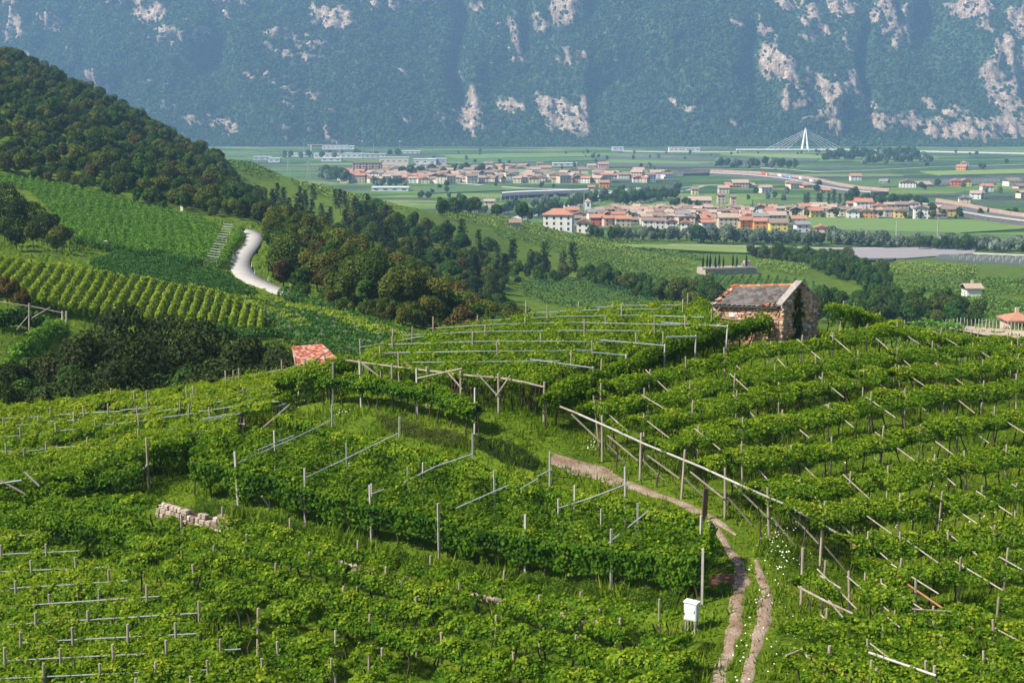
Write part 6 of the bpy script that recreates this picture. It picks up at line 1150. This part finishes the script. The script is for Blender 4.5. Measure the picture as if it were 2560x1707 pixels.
LV2 = [(95, 228, 90, 'cream', 'grey', 2, 0), (190, 222, 100, 'pink', 'tan', 2, 0), (315, 220, 85, 'white', 'red', 1, 0), (410, 194, 74, 'yellow', 'red', 2, .2), (303, 190, 70, 'cream', 'brown', 2, 1.4), (508, 194, 66, 'cream', 'brown', 2, 1.4), (630, 200, 72, 'white', 'grey', 2, 1.4), (708, 200, 74, 'orange', 'brown', 2, 1.4), (745, 200, 50, 'pink', 'brown', 2, 1.4), (835, 190, 60, 'grey', 'brown', 2, 0), (905, 196, 78, 'yellow', 'brown', 2, 1.4), (1018, 204, 76, 'white', 'brown', 3, 1.4), (1118, 194, 90, 'beige', 'brown', 1, 0), (1185, 186, 90, 'yellow', 'brown', 2, 0),
 (100, 174, 70, 'white', 'brown', 2, 1.4), (200, 180, 60, 'pink', 'tan', 2, .2), (268, 174, 60, 'cream', 'brown', 2, 0), (350, 168, 72, 'red', 'red', 2, .1), (430, 166, 90, 'white', 'tan', 2, 0), (538, 170, 76, 'beige', 'brown', 2, 1.4), (622, 150, 60, 'beige', 'red', 2, 0), (688, 162, 90, 'white', 'red', 3, 0), (780, 166, 80, 'pink', 'red', 2, 1.4), (838, 156, 60, 'cream', 'tan', 2, 0), (905, 156, 70, 'beige', 'brown', 2, 0), (975, 152, 70, 'white', 'tan', 2, 1.4), (1060, 176, 60, 'pink', 'red', 2, .2), (150, 196, 60, 'pink', 'red', 2, .3), (20, 190, 60, 'cream', 'tan', 2, 0), (575, 186, 60, 'cream', 'brown', 2, 0),
 (200, 268, 100, 'yellow', 'brown', 2, 0), (335, 278, 80, 'white', 'grey', 2, .1), (450, 300, 80, 'pink', 'red', 2, 1.4), (95, 258, 80, 'orange', 'red', 2, 0), (15, 246, 70, 'white', 'red', 2, .2)]
LV2 += [(r.uniform(20, 1150), r.uniform(160, 192), r.uniform(38, 54), r.choice(['white', 'cream', 'beige', 'pink']), r.choice(['tan', 'brown', 'tan', 'red']), 2, None) for _ in range(18)]
for zx, zy, w, wa, ro, st, rz in LV2: house(*A2(zx, zy), w / 2.2857, wa, ro, 'lower village', st, rz)
# upper town
r = np.random.default_rng(77)
for row, (v0_, n, u0, u1) in enumerate([(459, 42, 850, 1640), (452, 46, 850, 1690), (445, 44, 860, 1660), (438, 36, 870, 1560), (432, 26, 960, 1420)]):
    for k in range(n):
        u = u0 + (u1 - u0) * (k + r.uniform(.15, .85)) / n
        if u > 1250 and r.uniform() < .35: continue
        wa = r.choice(['white', 'cream', 'cream', 'beige', 'pink', 'beige', 'pale green', 'white']); wa = 'orange' if (row == 0 and 8 == k) else wa
        house(u, v0_ + r.uniform(-2, 2) - .004 * (u - 850), r.uniform(20, 28), wa, r.choice(['tan', 'brown', 'brown', 'red', 'tan']), 'upper town', 2 if r.uniform() < .75 else 3, win=row < 2)
# scattered farms and houses
B5 = lambda zx, zy: (1972 + zx / 2.2857, 370 + zy / 2.2857); B4 = lambda zx, zy: (1120 + zx / 2.2857, 370 + zy / 2.2857)
for f, L_ in ((B5, [(25, 235, 60, 'cream', 'brown', 2), (95, 228, 50, 'pink', 'red', 1), (385, 188, 60, 'white', 'red', 2), (215, 255, 46, 'orange', 'red', 1), (690, 228, 90, 'white', 'brown', 2), (770, 224, 90, 'beige', 'tan', 1), (995, 132, 56, 'orange', 'red', 2), (1010, 108, 40, 'pink', 'tan', 2), (963, 218, 60, 'red', 'red', 2), (1015, 218, 60, 'yellow', 'red', 2), (1285, 218, 80, 'white', 'brown', 2), (1325, 232, 60, 'pink', 'brown', 1), (1138, 250, 64, 'white', 'red', 2), (1085, 292, 70, 'white', 'brown', 2), (1013, 325, 60, 'beige', 'grey', 2), (1335, 288, 50, 'cream', 'tan', 2), (550, 204, 50, 'grey', 'grey', 1)]), (B4, [(435, 130, 58, 'white', 'red', 2), (525, 124, 34, 'beige', 'brown', 3), (888, 116, 56, 'pink', 'red', 2), (820, 112, 44, 'white', 'tan', 1), (1070, 166, 40, 'orange', 'brown', 2), (1113, 166, 48, 'yellow', 'brown', 2), (1180, 166, 60, 'white', 'grey', 1), (1255, 162, 44, 'white', 'brown', 2), (893, 228, 54, 'orange', 'red', 2), (235, 342, 60, 'cream', 'tan', 2), (55, 345, 60, 'pink', 'brown', 2), (95, 330, 40, 'cream', 'brown', 2), (820, 238, 34, 'beige', 'red', 1), (230, 112, 50, 'pink', 'brown', 2), (365, 122, 44, 'cream', 'brown', 2)])):
    for zx, zy, w, wa, ro, st in L_: house(*f(zx, zy), w / 2.2857, wa, ro, 'open fields', st, None)
for zx, zy, w, wa, ro, st in [(1030, 132, 125, 'pink', 'tan', 2), (1150, 118, 40, 'beige', 'brown', 3), (1220, 130, 28, 'pink', 'brown', 3), (1165, 55, 60, 'cream', 'tan', 2), (1215, 24, 80, 'pink', 'red', 1), (1260, 24, 90, 'beige', 'tan', 2), (1000, 62, 40, 'cream', 'brown', 2), (940, 128, 40, 'beige', 'brown', 2)]: house(*A1(zx, zy), w / 2.2857, wa, ro, 'hamlet above the lower village', st, 0)
for zx, zy, w, wa, ro, st in [(125, 52, 64, 'white', 'tan', 2), (275, 26, 60, 'white', 'tan', 2), (345, 20, 50, 'pink', 'red', 1), (965, 22, 110, 'white', 'brown', 1), (1270, 118, 60, 'white', 'grey', 2), (1330, 88, 60, 'white', 'tan', 2), (470, 52, 50, 'pink', 'red', 1), (30, 22, 60, 'cream', 'tan', 1)]: house(*A2(zx, zy), w / 2.2857, wa, ro, 'hamlet behind the lower village', st, None)
# the white manor on the ridge and its neighbour
house(1398, 580, 72, 'white', 'red', 'ridge', 3, -.15, True, 500.); house(1460, 584, 34, 'white', 'brown', 'ridge', 2, 1.4, False, 500.); house(1288, 572, 16, 'grey', 'brown', 'ridge', 1, 0, False, 400., win=False); house(2552, 846, 60, 'pink', 'red', 'right edge', 1, 0, True, 300.); house(2435, 742, 26, 'white', 'tan', 'right edge', 1, 0, False, 300., win=False)
def name_houses():
    by = {}
    for vil, wa, ro, u, o in HOUSES: by.setdefault((vil, wa, ro), []).append((u, o))
    for (vil, wa, ro), L_ in by.items():
        L_.sort(key=lambda t: t[0]); where = {'lower village': 'in the lower village', 'upper town': 'in the upper town', 'open fields': 'alone among the valley fields', 'ridge': 'on the vineyard ridge', 'right edge': 'at the right edge'}.get(vil, 'in the ' + vil)
        for k, (u, o) in enumerate(L_):
            o['label'] = ('%s house with %s roof %s' % (wa, ro, where)) if len(L_) == 1 else ('%s %s house with %s roof from the left %s' % (ordinal(k + 1), wa, ro, where)); o['group'] = {'lower village': 'houses of the lower village', 'upper town': 'houses of the upper town'}.get(vil, 'scattered valley houses')
name_houses()
# church tower
p = hit(1470, 548, 0, 600); o = thing('church_tower', p, 'small pale bell tower rising among the roofs of the lower village', 'church tower'); m = MB().box((0, 4, 6), (4.6, 4.6, 16)).build('tower', WM['white'], o); MB().box((0, 1.66, 11.5), (1.4, .2, 2.6)).build('belfry_opening', GLASS, o); c = MB(); c.v += [(-2.7, 1.3, 14), (2.7, 1.3, 14), (2.7, 6.7, 14), (-2.7, 6.7, 14), (0, 4, 16.5)]; c.f += [(0, 1, 4), (1, 2, 4), (2, 3, 4), (3, 0, 4), (3, 2, 1, 0)]; c.build('roof', RM['tan'], o)
# works and halls
WHM = plain('hall_white', (.48, .48, .48), (.62, .61, .60), .3, .7); BEI = plain('hall_cream', (.55, .48, .36), (.64, .58, .46), .3, .8); GRY = plain('hall_grey', (.36, .37, .38), (.5, .5, .5), .3, .8); HB = {'white': WHM, 'cream': BEI, 'grey': GRY}
HALLS = [(838, 374, 65, 9, 'white', 'low white hall far behind the works'), (845, 396, 120, 11, 'white', 'long white works hall at the left of the town'), (925, 396, 78, 10, 'grey', 'grey flat-roofed works hall behind the apartment block'), (985, 413, 72, 18, 'cream', 'cream works building with window bands'), (1062, 412, 56, 13, 'white', 'white hall right of the cream works building'), (1092, 411, 48, 13, 'grey', 'grey hall at the right end of the works'), (828, 404, 50, 8, 'white', 'small white hall below the long works hall'), (655, 400, 44, 7, 'grey', 'grey shed at the left end of the works'), (685, 406, 28, 9, 'white', 'white shed at the left end of the works'), (975, 478, 92, 8, 'white', 'white packing sheds in front of the upper town'), (870, 374, 30, 8, 'white', 'white hall with small windows behind the works'), (1545, 378, 28, 9, 'white', 'white box building on the plain right of the works'), (1720, 378, 60, 7, 'white', 'low pale halls beside the bridge road'), (1690, 380, 34, 10, 'cream', 'cream gravel works beside the bridge road'), (1412, 415, 60, 6, 'white', 'white-roofed barn behind the upper town'), (740, 392, 60, 7, 'white', 'white shed among the left works'), (1025, 384, 50, 5, 'white', 'thin white hall behind the cream works')]
for u, v, w, h, c, lab in HALLS:
    p = hit(u, v, 0, 600); k = p.y / F; o = thing('works_hall', p, lab, 'hall', 'works halls'); W_, Hh = w * k, h * k; MB().box((0, 10, Hh / 2 - .5), (W_, 20, Hh + 1)).build('wall', HB[c], o); MB().box((0, 10, Hh + .4), (W_ + 1, 21, .8)).build('roof', GRY if c != 'white' else WHM, o)
    n = max(2, int(W_ / 9))
    for j in range(min(n, 10)): q = link('window', WIN, o); q.location = ((j + .5) / n * W_ - W_ / 2, -.05, Hh * .55); q.scale = (4.5, 1, 1.3)
def block():
    p = hit(917, 438, 0, 600); k = p.y / F; W_, Hh = 70 * k, 30 * k; o = thing('apartment_block', p, 'large brown apartment block with rows of balconies in the upper town', 'building'); BR = plain('block_plaster', (.34, .25, .20), (.42, .33, .27), .5, .9)
    MB().box((0, 9, Hh / 2 - .5), (W_, 18, Hh + 1)).build('wall', BR, o); MB().box((0, 9, Hh + .5), (W_ + 1.6, 19.6, 1)).build('roof', RM['brown'], o)
    for s in range(5):
        for j in range(9): q = link('window', WIN, o); q.location = ((j + .5) / 9 * W_ - W_ / 2, -.02, 1.8 + s * (Hh - 1.5) / 5); q.scale = (1.9, 1, 1.7)
        for j in range(4): MB().box(((j + .5) / 4 * W_ * .9 - W_ * .45, -.7, .9 + s * (Hh - 1.5) / 5), (W_ * .16, 1.3, 1.0)).build('balcony', WM['beige'], o)
block()
# motorway on its embankment with a brick-coloured sound barrier
ASPH = plain('asphalt', (.07, .07, .075), (.12, .12, .125), .3, .9, 0, 'World'); BARR = plain('sound_barrier', (.30, .20, .15), (.42, .30, .23), .25, .9, 0, 'World'); CONC = plain('concrete', (.30, .285, .26), (.40, .38, .35), .4, .85, 0, 'World')
def motorway(px, lab, seed, h=4.):
    pts = [hit(u, v, h, 600) for u, v in px]; q, L = resample(pts, 14); o = thing('motorway', gp(q[0][0], q[0][1]), lab, 'motorway', 'motorway stretches'); D = MB(); B1 = MB(); B2 = MB(); org = o.location; n = len(q)
    for MBx, off, hw, zl, zh in ((D, 0, 11, -.4, h), (B1, -11.3, .25, h - .6, h + .9), (B2, 11.3, .25, h - .6, h + 3.2)):
        for i in range(n):
            a, b = q[max(i - 1, 0)], q[min(i + 1, n - 1)]; t = Vector((b[0] - a[0], b[1] - a[1], 0)).normalized(); nn = Vector((-t.y, t.x, 0)); c0 = Vector((q[i][0], q[i][1], h1(*q[i]))) - org
            for o_, z in ((-hw, zl), (hw, zl), (hw, zh), (-hw, zh)): MBx.v.append(tuple(c0 + nn * (off + o_) + Vector((0, 0, z))))
            if i: k = 4 * i; MBx.f += [(k - 4 + j, k - 4 + (j + 1) % 4, k + (j + 1) % 4, k + j) for j in range(4)]
        MBx.f += [(3, 2, 1, 0), tuple(4 * (n - 1) + j for j in range(4))]
    D.build('carriageway', ASPH, o); B1.build('parapet', CONC, o); B2.build('sound_barrier', BARR, o); return q, h
q1, hh = motorway([(1700, 432), (1780, 431), (1880, 436), (1950, 442), (2010, 450), (2070, 464), (2130, 474), (2200, 480)], 'raised motorway with a brown sound barrier curving behind the lower village', 1)
motorway([(2310, 505), (2380, 516), (2440, 530), (2500, 540), (2580, 550), (2680, 560)], 'raised motorway stretch leaving at the right edge', 2)
TR = {'red': plain('truck_red', (.5, .05, .03), None, 2, .5), 'blue': plain('truck_blue', (.10, .22, .5), None, 2, .5), 'white': WHM}
for i, (t, c) in enumerate([(.33, 'red'), (.40, 'white'), (.47, 'blue'), (.56, 'white'), (.68, 'white')]):
    k = int(t * (len(q1) - 2)); a, b = q1[k], q1[k + 1]; rz = math.atan2(b[1] - a[1], b[0] - a[0]); o = thing('truck', Vector((a[0], a[1], h1(*a) + hh)), ['red lorry on the raised motorway behind the lower village', 'white lorry just right of the red lorry', 'blue lorry on the raised motorway', 'white lorry right of the blue lorry', 'rightmost white lorry on the motorway'][i], 'truck', 'lorries on the motorway', rz)
    MB().box((0, -5, 2.4), (11, 2.5, 3.2)).build('trailer', TR[c], o); MB().box((7, -5, 2.0), (2.4, 2.5, 2.8)).build('cab', TR['white'], o)
    for x in (-4, -2.5, 6.5): MB().tube([(x, -6.3, .55), (x, -3.7, .55)], .55, 10).build('wheel', HOSE, o)
# cable-stayed bridge
def bridge():
    b = hit(2012, 378, 0, 1500); k = b.y / F; o = thing('cable_stayed_bridge', b, 'white cable-stayed bridge with a slender pointed pylon at the mountain foot', 'bridge'); BW = plain('bridge_white', (.72, .71, .68), (.8, .79, .77), .2, .6); top = 55 * k
    for s in (-1, 1):
        for y in (-5, 5): MB().tube([(s * 8 * k, y, -1), (s * 3.4 * k, y * .5, top * .62), (s * .8 * k, 0, top)], [1.5, 1.3, .7], 8).build('pylon_leg', BW, o)
    MB().tube([(0, 0, top * .78), (0, 0, top + 3 * k)], [1.8, .3], 8).build('pylon_head', BW, o); MB().box((-10 * k, 0, 3.2), (320 * k, 13, 2.2)).build('deck', BW, o)
    for s in (-1, 1):
        for j in range(5):
            for y in (-4, 4): MB().tube([(s * .8 * k, y * .2, top * (.95 - .05 * j)), (s * (96 - 13 * j) * k, y, 4)], .13, 5).build('stay_cable', BW, o)
    for x in (-140, -100, -60, 60, 100): MB().box((x * k, 0, .8), (3, 9, 4)).build('pier', CONC, o)
bridge()
def on_plain(u, v, lo=620): return hit(u, v, 0, lo)
road_strip('embankment_road', [on_plain(u, v, 1500) for u, v in [(2150, 378), (2250, 379), (2400, 382), (2580, 386), (2700, 388)]], 14, CONC, 'pale embankment road running right from the bridge', 2.5, step=30)
road_strip('embankment_road', [on_plain(u, v, 1500) for u, v in [(1560, 379), (1700, 381), (1850, 381)]], 12, CONC, 'pale embankment road running left from the bridge', 1.5, step=30)
for i, (px, w, lab) in enumerate([([(1250, 552), (1300, 545), (1380, 528), (1450, 510), (1500, 497), (1545, 480), (1600, 470)], 15, 'pale river winding past the left end of the lower village'), ([(1660, 487), (1720, 476), (1760, 466)], 5, 'pale lane climbing right of the riverside trees'), ([(1100, 455), (1300, 470), (1540, 478), (1700, 470), (1800, 462)], 5, 'pale farm lane across the plain'), ([(1850, 416), (2050, 430), (2200, 425), (2350, 417), (2560, 412)], 6, 'pale farm lane at the far right of the plain'), ([(1540, 612), (1700, 612), (1900, 617), (2200, 622), (2600, 640)], 5, 'pale lane along the silvery willows'), ([(1545, 582), (1620, 584), (1720, 590)], 4, 'pale lane in front of the lower village')]):
    road_strip('river' if i == 0 else 'lane', [on_plain(u, v) for u, v in px], w, plain('river_water', (.36, .34, .29), (.46, .44, .38), .05, .4, 0, 'World') if i == 0 else CONC, lab, .35, 'river' if i == 0 else 'lane', 12)
# nets and fields that stand out
def field(px, mat, lab, dz=.6, dmin=600, cat='field'):
    pts = pix_poly(px, 0, dmin); m = MB(); o = Vector(pts[0]); c = MB(); n = len(pts); c.v += [(p[0] - o.x, p[1] - o.y, p[2] - o.z + dz) for p in pts] + [(p[0] - o.x, p[1] - o.y, p[2] - o.z - .4) for p in pts]; c.f.append(tuple(range(n))); c.f += [(k, k + n, (k + 1) % n + n, (k + 1) % n) for k in range(n)]
    ob = c.build('field', mat, loc=o); return tag(ob, lab, cat, kind='structure')
NET = plain('pale_hail_net', (.20, .18, .18), (.27, .25, .25), .08, .9, 0, 'World', (.3, 4, 1)); BLK = plain('black_hail_net', (.035, .037, .045), (.06, .062, .07), .08, .9, 0, 'World'); GF = [plain('field_%d' % k, a, b, .06, .95, 0, 'World', (.3, 3, 1)) for k, (a, b) in enumerate([((.09, .16, .03), (.13, .20, .04)), ((.13, .20, .035), (.18, .24, .05)), ((.05, .10, .025), (.08, .135, .03)), ((.055, .07, .055), (.085, .10, .08))])]
field([(2090, 634), (2150, 624), (2300, 620), (2440, 628), (2430, 636), (2260, 648), (2160, 650), (2110, 645)], NET, 'pale grey net-covered field in front of the willows', .6)
field([(1255, 492), (1300, 489), (1470, 483), (1470, 489), (1300, 496), (1255, 499)], BLK, 'black net-covered strip left of the river', 3)
field([(1255, 488.5), (1300, 485.5), (1470, 480), (1470, 482), (1300, 488), (1255, 491)], WHM, 'thin white net edge left of the river', 3.4)
field([(2110, 646), (2165, 651), (2240, 650), (2230, 655), (2150, 656)], BLK, 'black edge of the pale net field', 1.2)
k = 0
for px, g, lab in [([(1150, 452), (1700, 449), (1700, 453), (1150, 459)], 3, 'grey-green net strip in front of the upper town'), ([(1500, 392), (2050, 396), (2040, 404), (1480, 402)], 3, 'dark grey-green net field before the bridge'), ([(1480, 408), (1980, 410), (1900, 420), (1460, 418)], 3, 'grey net strip on the far plain'), ([(1800, 385), (2000, 386), (2140, 398), (1960, 396)], 1, 'bright green meadow below the bridge'), ([(1530, 400), (1800, 406), (1740, 412), (1500, 408)], 0, 'green field strip on the far plain'), ([(1050, 468), (1250, 464), (1260, 478), (1060, 486)], 2, 'dark orchard left of the river'), ([(2060, 455), (2350, 450), (2350, 462), (2200, 470)], 2, 'dark orchard right of the motorway'), ([(2300, 452), (2480, 449), (2490, 462), (2320, 466)], 3, 'grey net field among the far right houses'), ([(1960, 545), (2400, 552), (2560, 575), (2400, 585), (2050, 575)], 0, 'green orchard in front of the lower village'), ([(2050, 575), (2400, 587), (2600, 590), (2600, 606), (2200, 600), (2080, 590)], 2, 'dark orchard strip behind the willows'), ([(1900, 502), (2160, 500), (2100, 515), (1900, 515)], 2, 'dark orchard behind the lower village'), ([(1700, 505), (1880, 500), (1880, 515), (1720, 518)], 0, 'green orchard above the lower village'), ([(1100, 388), (1450, 384), (1500, 392), (1150, 398)], 0, 'green field beyond the works'), ([(1100, 399), (1480, 394), (1500, 402), (1200, 410)], 2, 'dark green field beyond the upper town'), ([(2350, 640), (2600, 645), (2600, 668), (2450, 660), (2330, 650)], 3, 'grey-green orchard right of the pale net field'), ([(1520, 614), (1900, 620), (2080, 630), (2060, 642), (1800, 634), (1560, 622)], 1, 'light meadow in front of the willows'), ([(2300, 430), (2560, 424), (2600, 434), (2350, 440)], 1, 'bright strip at the far right of the plain')]:
    field(px, GF[g], lab, 1.0)
# orchard stakes
def stakes(px, label, seed, sp=(4.5, 11), h=3.2):
    r = np.random.default_rng(seed); poly = pix_poly(px, 0, 600); xs = [p[0] for p in poly]; ys = [p[1] for p in poly]; m = MB(); 
    for x in np.arange(min(xs), max(xs), sp[0]):
        for y in np.arange(min(ys), max(ys), sp[1]):
            if in_poly(np.array([x]), np.array([y]), poly)[0]: m.box((x + r.normal(0, .2), y + r.normal(0, .2), h1(x, y) + h / 2), (.22, .22, h))
    if m.v: tag(m.build('orchard_stakes', PALE), label, 'stakes', kind='stuff')
stakes([(2040, 568), (2190, 572), (2200, 580), (2060, 578)], 'pale orchard stakes in front of the lower village', 1); stakes([(1130, 492), (1300, 490), (1330, 502), (1140, 512)], 'pale orchard stakes left of the river', 2); stakes([(2360, 645), (2560, 648), (2560, 664), (2400, 656)], 'pale orchard stakes at the right edge of the plain', 3); stakes([(1960, 628), (2080, 630), (2070, 640), (1960, 638)], 'pale vineyard stakes left of the pale net field', 4); stakes([(2300, 455), (2500, 450), (2500, 458), (2320, 464)], 'pale orchard stakes among the far right houses', 5)
# valley trees
FARTREES = []
def stand(spec, group):
    for (u0, u1, va, vb, n, kind, s0, s1, lab) in spec:
        for k in range(n):
            if max(va, vb) < 472:
                t = (k + rnd.uniform(.1, .9)) / n; p = hit(u0 + (u1 - u0) * t, va + (vb - va) * t + rnd.uniform(-2.5, 2.5), 0, 600); FARTREES.append((p.x, p.y + rnd.uniform(-8, 8), rnd.uniform(s0, s1))); continue
            t = (k + rnd.uniform(.1, .9)) / n; u = u0 + (u1 - u0) * t; p = hit(u, va + (vb - va) * t + rnd.uniform(-2.5, 2.5), 0, 600); tree(kind, p.x, p.y + rnd.uniform(-6, 6), rnd.uniform(s0, s1) * rnd.uniform(.8, 1.15), lab, group, bury=1.2 * s0)
stand([(1545, 1640, 598, 600, 9, 'willow', 1.0, 1.4, 'silvery willow below the lower village'), (1660, 1720, 600, 602, 4, 'willow', 1.0, 1.3, 'silvery willow below the lower village'), (1725, 1890, 604, 610, 13, 'willow', 1.1, 1.7, 'silvery willow below the lower village'), (1860, 2055, 608, 612, 15, 'willow', 1.1, 1.6, 'silvery willow along the lane'), (2078, 2180, 612, 615, 9, 'willow', 1.3, 2.0, 'tall silvery willow along the lane'), (2180, 2345, 616, 620, 15, 'willow', 1.1, 1.6, 'silvery willow along the lane'), (2345, 2600, 620, 632, 22, 'willow', 1.1, 1.7, 'silvery willow along the lane')], 'willows along the lane')
stand([(1620, 1660, 596, 606, 3, 'green', 1.0, 1.4, 'dark green tree among the willows'), (1740, 1760, 606, 606, 3, 'green', 1.4, 1.8, 'dark green tree among the willows'), (1960, 2060, 612, 614, 4, 'green', 1.0, 1.3, 'dark green tree among the willows'), (2280, 2420, 622, 626, 6, 'green', 1.2, 1.6, 'dark green tree among the willows'), (1240, 1300, 545, 520, 8, 'green', 1.0, 1.5, 'dark green tree beside the river'), (1300, 1420, 560, 520, 12, 'green', 1.0, 1.6, 'dark green tree beside the river'), (1420, 1560, 525, 495, 16, 'green', 1.1, 1.7, 'dark green tree beside the river'), (1330, 1400, 520, 505, 8, 'willow', 1.1, 1.5, 'pale willow beside the river'), (1420, 1520, 505, 490, 8, 'willow', 1.1, 1.5, 'pale willow beside the river'), (1540, 1700, 515, 495, 24, 'green', 1.2, 1.9, 'dark green tree in the riverside thicket'), (1560, 1700, 500, 478, 18, 'willow', 1.2, 1.8, 'pale willow in the riverside thicket'), (1680, 1760, 520, 520, 8, 'green', 1.0, 1.4, 'dark green tree in the riverside thicket'), (2120, 2320, 512, 520, 22, 'green', 1.3, 2.1, 'dark green tree in the clump behind the lower village'), (2000, 2120, 520, 516, 8, 'pine', 1.0, 1.4, 'dark conifer in the clump behind the lower village'), (1090, 1240, 545, 535, 10, 'green', 1.0, 1.6, 'dark green tree on the edge of the ridge vineyards'), (1780, 2000, 420, 428, 14, 'green', 1.8, 2.6, 'dark tree clump before the motorway'), (2060, 2300, 405, 395, 30, 'green', 2.0, 3.2, 'dark tree of the riverside belt near the bridge'), (2150, 2330, 412, 408, 16, 'green', 1.8, 2.8, 'dark tree of the riverside belt near the bridge'), (1000, 1250, 442, 438, 14, 'green', 1.6, 2.4, 'dark tree between the houses of the upper town'), (800, 870, 450, 458, 12, 'green', 1.8, 2.6, 'dark tree left of the upper town'), (930, 1020, 466, 468, 10, 'green', 1.2, 1.8, 'dark tree in front of the upper town'), (1480, 1560, 600, 600, 5, 'green', .9, 1.2, 'dark green tree below the ridge house'), (1870, 1960, 640, 660, 8, 'dark', .9, 1.2, 'dark tree right of the cypress terrace'), (700, 1000, 398, 392, 14, 'green', 1.5, 2.4, 'dark tree among the works halls'), (1480, 1900, 552, 560, 18, 'green', .8, 1.2, 'dark green tree between the houses of the lower village'), (1900, 2420, 545, 548, 14, 'green', .8, 1.2, 'dark green tree between the houses of the lower village'), (2300, 2560, 540, 545, 8, 'green', 1.0, 1.6, 'dark green tree beside the motorway at the right')], 'trees on the valley floor')
for i_ in range(90): p_ = hit(rnd.uniform(1050, 2560), rnd.choice([386, 388, 398, 412, 424, 470, 486, 500]) + rnd.uniform(-4, 4), 0, 900); FARTREES.append((p_.x, p_.y, rnd.uniform(.8, 1.5)))
ft = np.array(FARTREES); instancer('far_valley_trees', np.c_[ft[:, :2], H(ft[:, 0], ft[:, 1]) - 1.2], rng.uniform(0, 6.28, len(ft)), ft[:, 2], rng.integers(0, 4, len(ft)), [PROTO['green'][0][0], PROTO['green'][1][0], PROTO['willow'][0][0], PROTO['green'][2][0]], 'far tree clumps and hedges scattered over the valley floor', 'trees')
# masts, pylons, crane and the pole on the left spur
def mast(u, v, hpx, lab, name='mast', cat='mast', r=.5):
    p = hit(u, v, 0, 500); k = p.y / F; o = thing(name, p, lab, cat, 'masts and pylons'); MB().tube([(0, 0, -1), (0, 0, hpx * k)], [r, r * .5], 6).build('pole', PALE, o); return o, hpx * k
for u, v, hp, lab in [(760, 388, 32, 'tall pale mast left of the works crane'), (934, 386, 32, 'tall pale mast behind the works'), (1000, 384, 30, 'floodlight mast behind the cream works'), (906, 380, 26, 'thin mast left of the floodlight mast'), (2146, 520, 24, 'wind sock mast behind the lower village'), (2240, 600, 48, 'lattice-like pole among the willows'), (2343, 600, 56, 'thin pole right of the lower village'), (1460, 520, 40, 'thin pole in the riverside trees')]:
    o, hh_ = mast(u, v, hp, lab)
    if 'flood' in lab: MB().box((0, 0, hh_), (5, .6, 2.4)).build('lamp_head', PALE, o)
    if 'sock' in lab: m = MB().tube([(0, 0, hh_), (-5, 0, hh_ + .5)], [.9, .5], 6).build('wind_sock', TR['red'], o)
p = hit(778, 390, 0, 600); k = p.y / F; o = thing('tower_crane', p, 'tower crane standing among the left works', 'crane'); MB().box((0, 0, 14 * k), (1.6, 1.6, 28 * k)).build('tower', WHM, o); MB().box((20 * k, 0, 27 * k), (58 * k, 1.4, 1.6)).build('jib', BARR, o); MB().box((-6 * k, 0, 26 * k), (4 * k, 2, 3)).build('counterweight', CONC, o)
def lattice(u, v, hpx, lab):
    p = hit(u, v, 0, 420); k = p.y / F; o = thing('power_pylon', p, lab, 'pylon', 'masts and pylons'); Hh = hpx * k; b = Hh * .12; L_ = MB()
    for sx in (-1, 1):
        for sy in (-1, 1): MB().tube([(sx * b, sy * b, -1), (sx * b * .15, sy * b * .15, Hh)], .16, 4).build('leg', STEEL, o)
    for j in range(7): z0, z1 = Hh * j / 7, Hh * (j + 1) / 7; w0, w1 = b * (1 - .85 * j / 7), b * (1 - .85 * (j + 1) / 7); L_.tube([(-w0, -w0, z0), (w1, -w1, z1)], .09, 4); L_.tube([(w0, -w0, z0), (-w1, -w1, z1)], .09, 4)
    L_.build('bracing', STEEL, o)
    for z in (.72, .86): MB().box((0, 0, Hh * z), (Hh * .34, .2, .3)).build('crossarm', STEEL, o)
lattice(722, 440, 46, 'left lattice power pylon in front of the works'); lattice(772, 448, 46, 'right lattice power pylon in front of the works')
p = hit(510, 378, 0, 500); k = p.y / F; o = thing('power_pole', p, 'dark wooden power pole on the left spur with a single wire', 'power pole'); MB().tube([(0, 0, -1), (0, 0, 30 * k)], .22, 6).build('pole', BARK, o); e = at(590, 405, p.y - 30) - p; MB().tube([(0, 0, 29 * k), (e.x * .5, e.y * .5, (29 * k + e.z) / 2 - 1.5), tuple(e)], .07, 4).build('wire', STEEL, o)
print('houses', len(HOUSES))
# ------------------------------------------------------------------ tell look-alikes apart by their place
def number_alike():
    by = {}
    for o in SC.objects:
        if o.parent is None and o.get('label') and o.get('category') and o.get('kind') is None: by.setdefault(o['label'], []).append(o)
    for lab, L_ in by.items():
        if 1 < len(L_) <= 99:
            L_.sort(key=lambda o: o.location.x / o.location.y)
            for k, o in enumerate(L_): o['label'] = ('leftmost ' if k == 0 else 'rightmost ' if k == len(L_) - 1 else ordinal(k + 1) + ' ') + lab + (' from the left' if 0 < k < len(L_) - 1 else '')
number_alike()
# ------------------------------------------------------------------ the summer haze that fills the valley
def build_haze():
    m = bpy.data.materials.new('haze'); m.use_nodes = True; nt = m.node_tree
    nt.nodes.remove(nt.nodes['Principled BSDF']); pv = nt.nodes.new('ShaderNodeVolumePrincipled')
    pv.inputs['Color'].default_value = (.36, .62, 1, 1); pv.inputs['Density'].default_value = 1.2e-4; pv.inputs['Anisotropy'].default_value = .1
    nt.links.new(pv.outputs[0], nt.nodes['Material Output'].inputs['Volume'])
    b = MB(); b.box((0, 1950, 230), (6400, 4300, 482)); o = b.build('haze', m)
    tag(o, 'thin blue summer haze filling the valley', 'haze', kind='stuff')
build_haze()
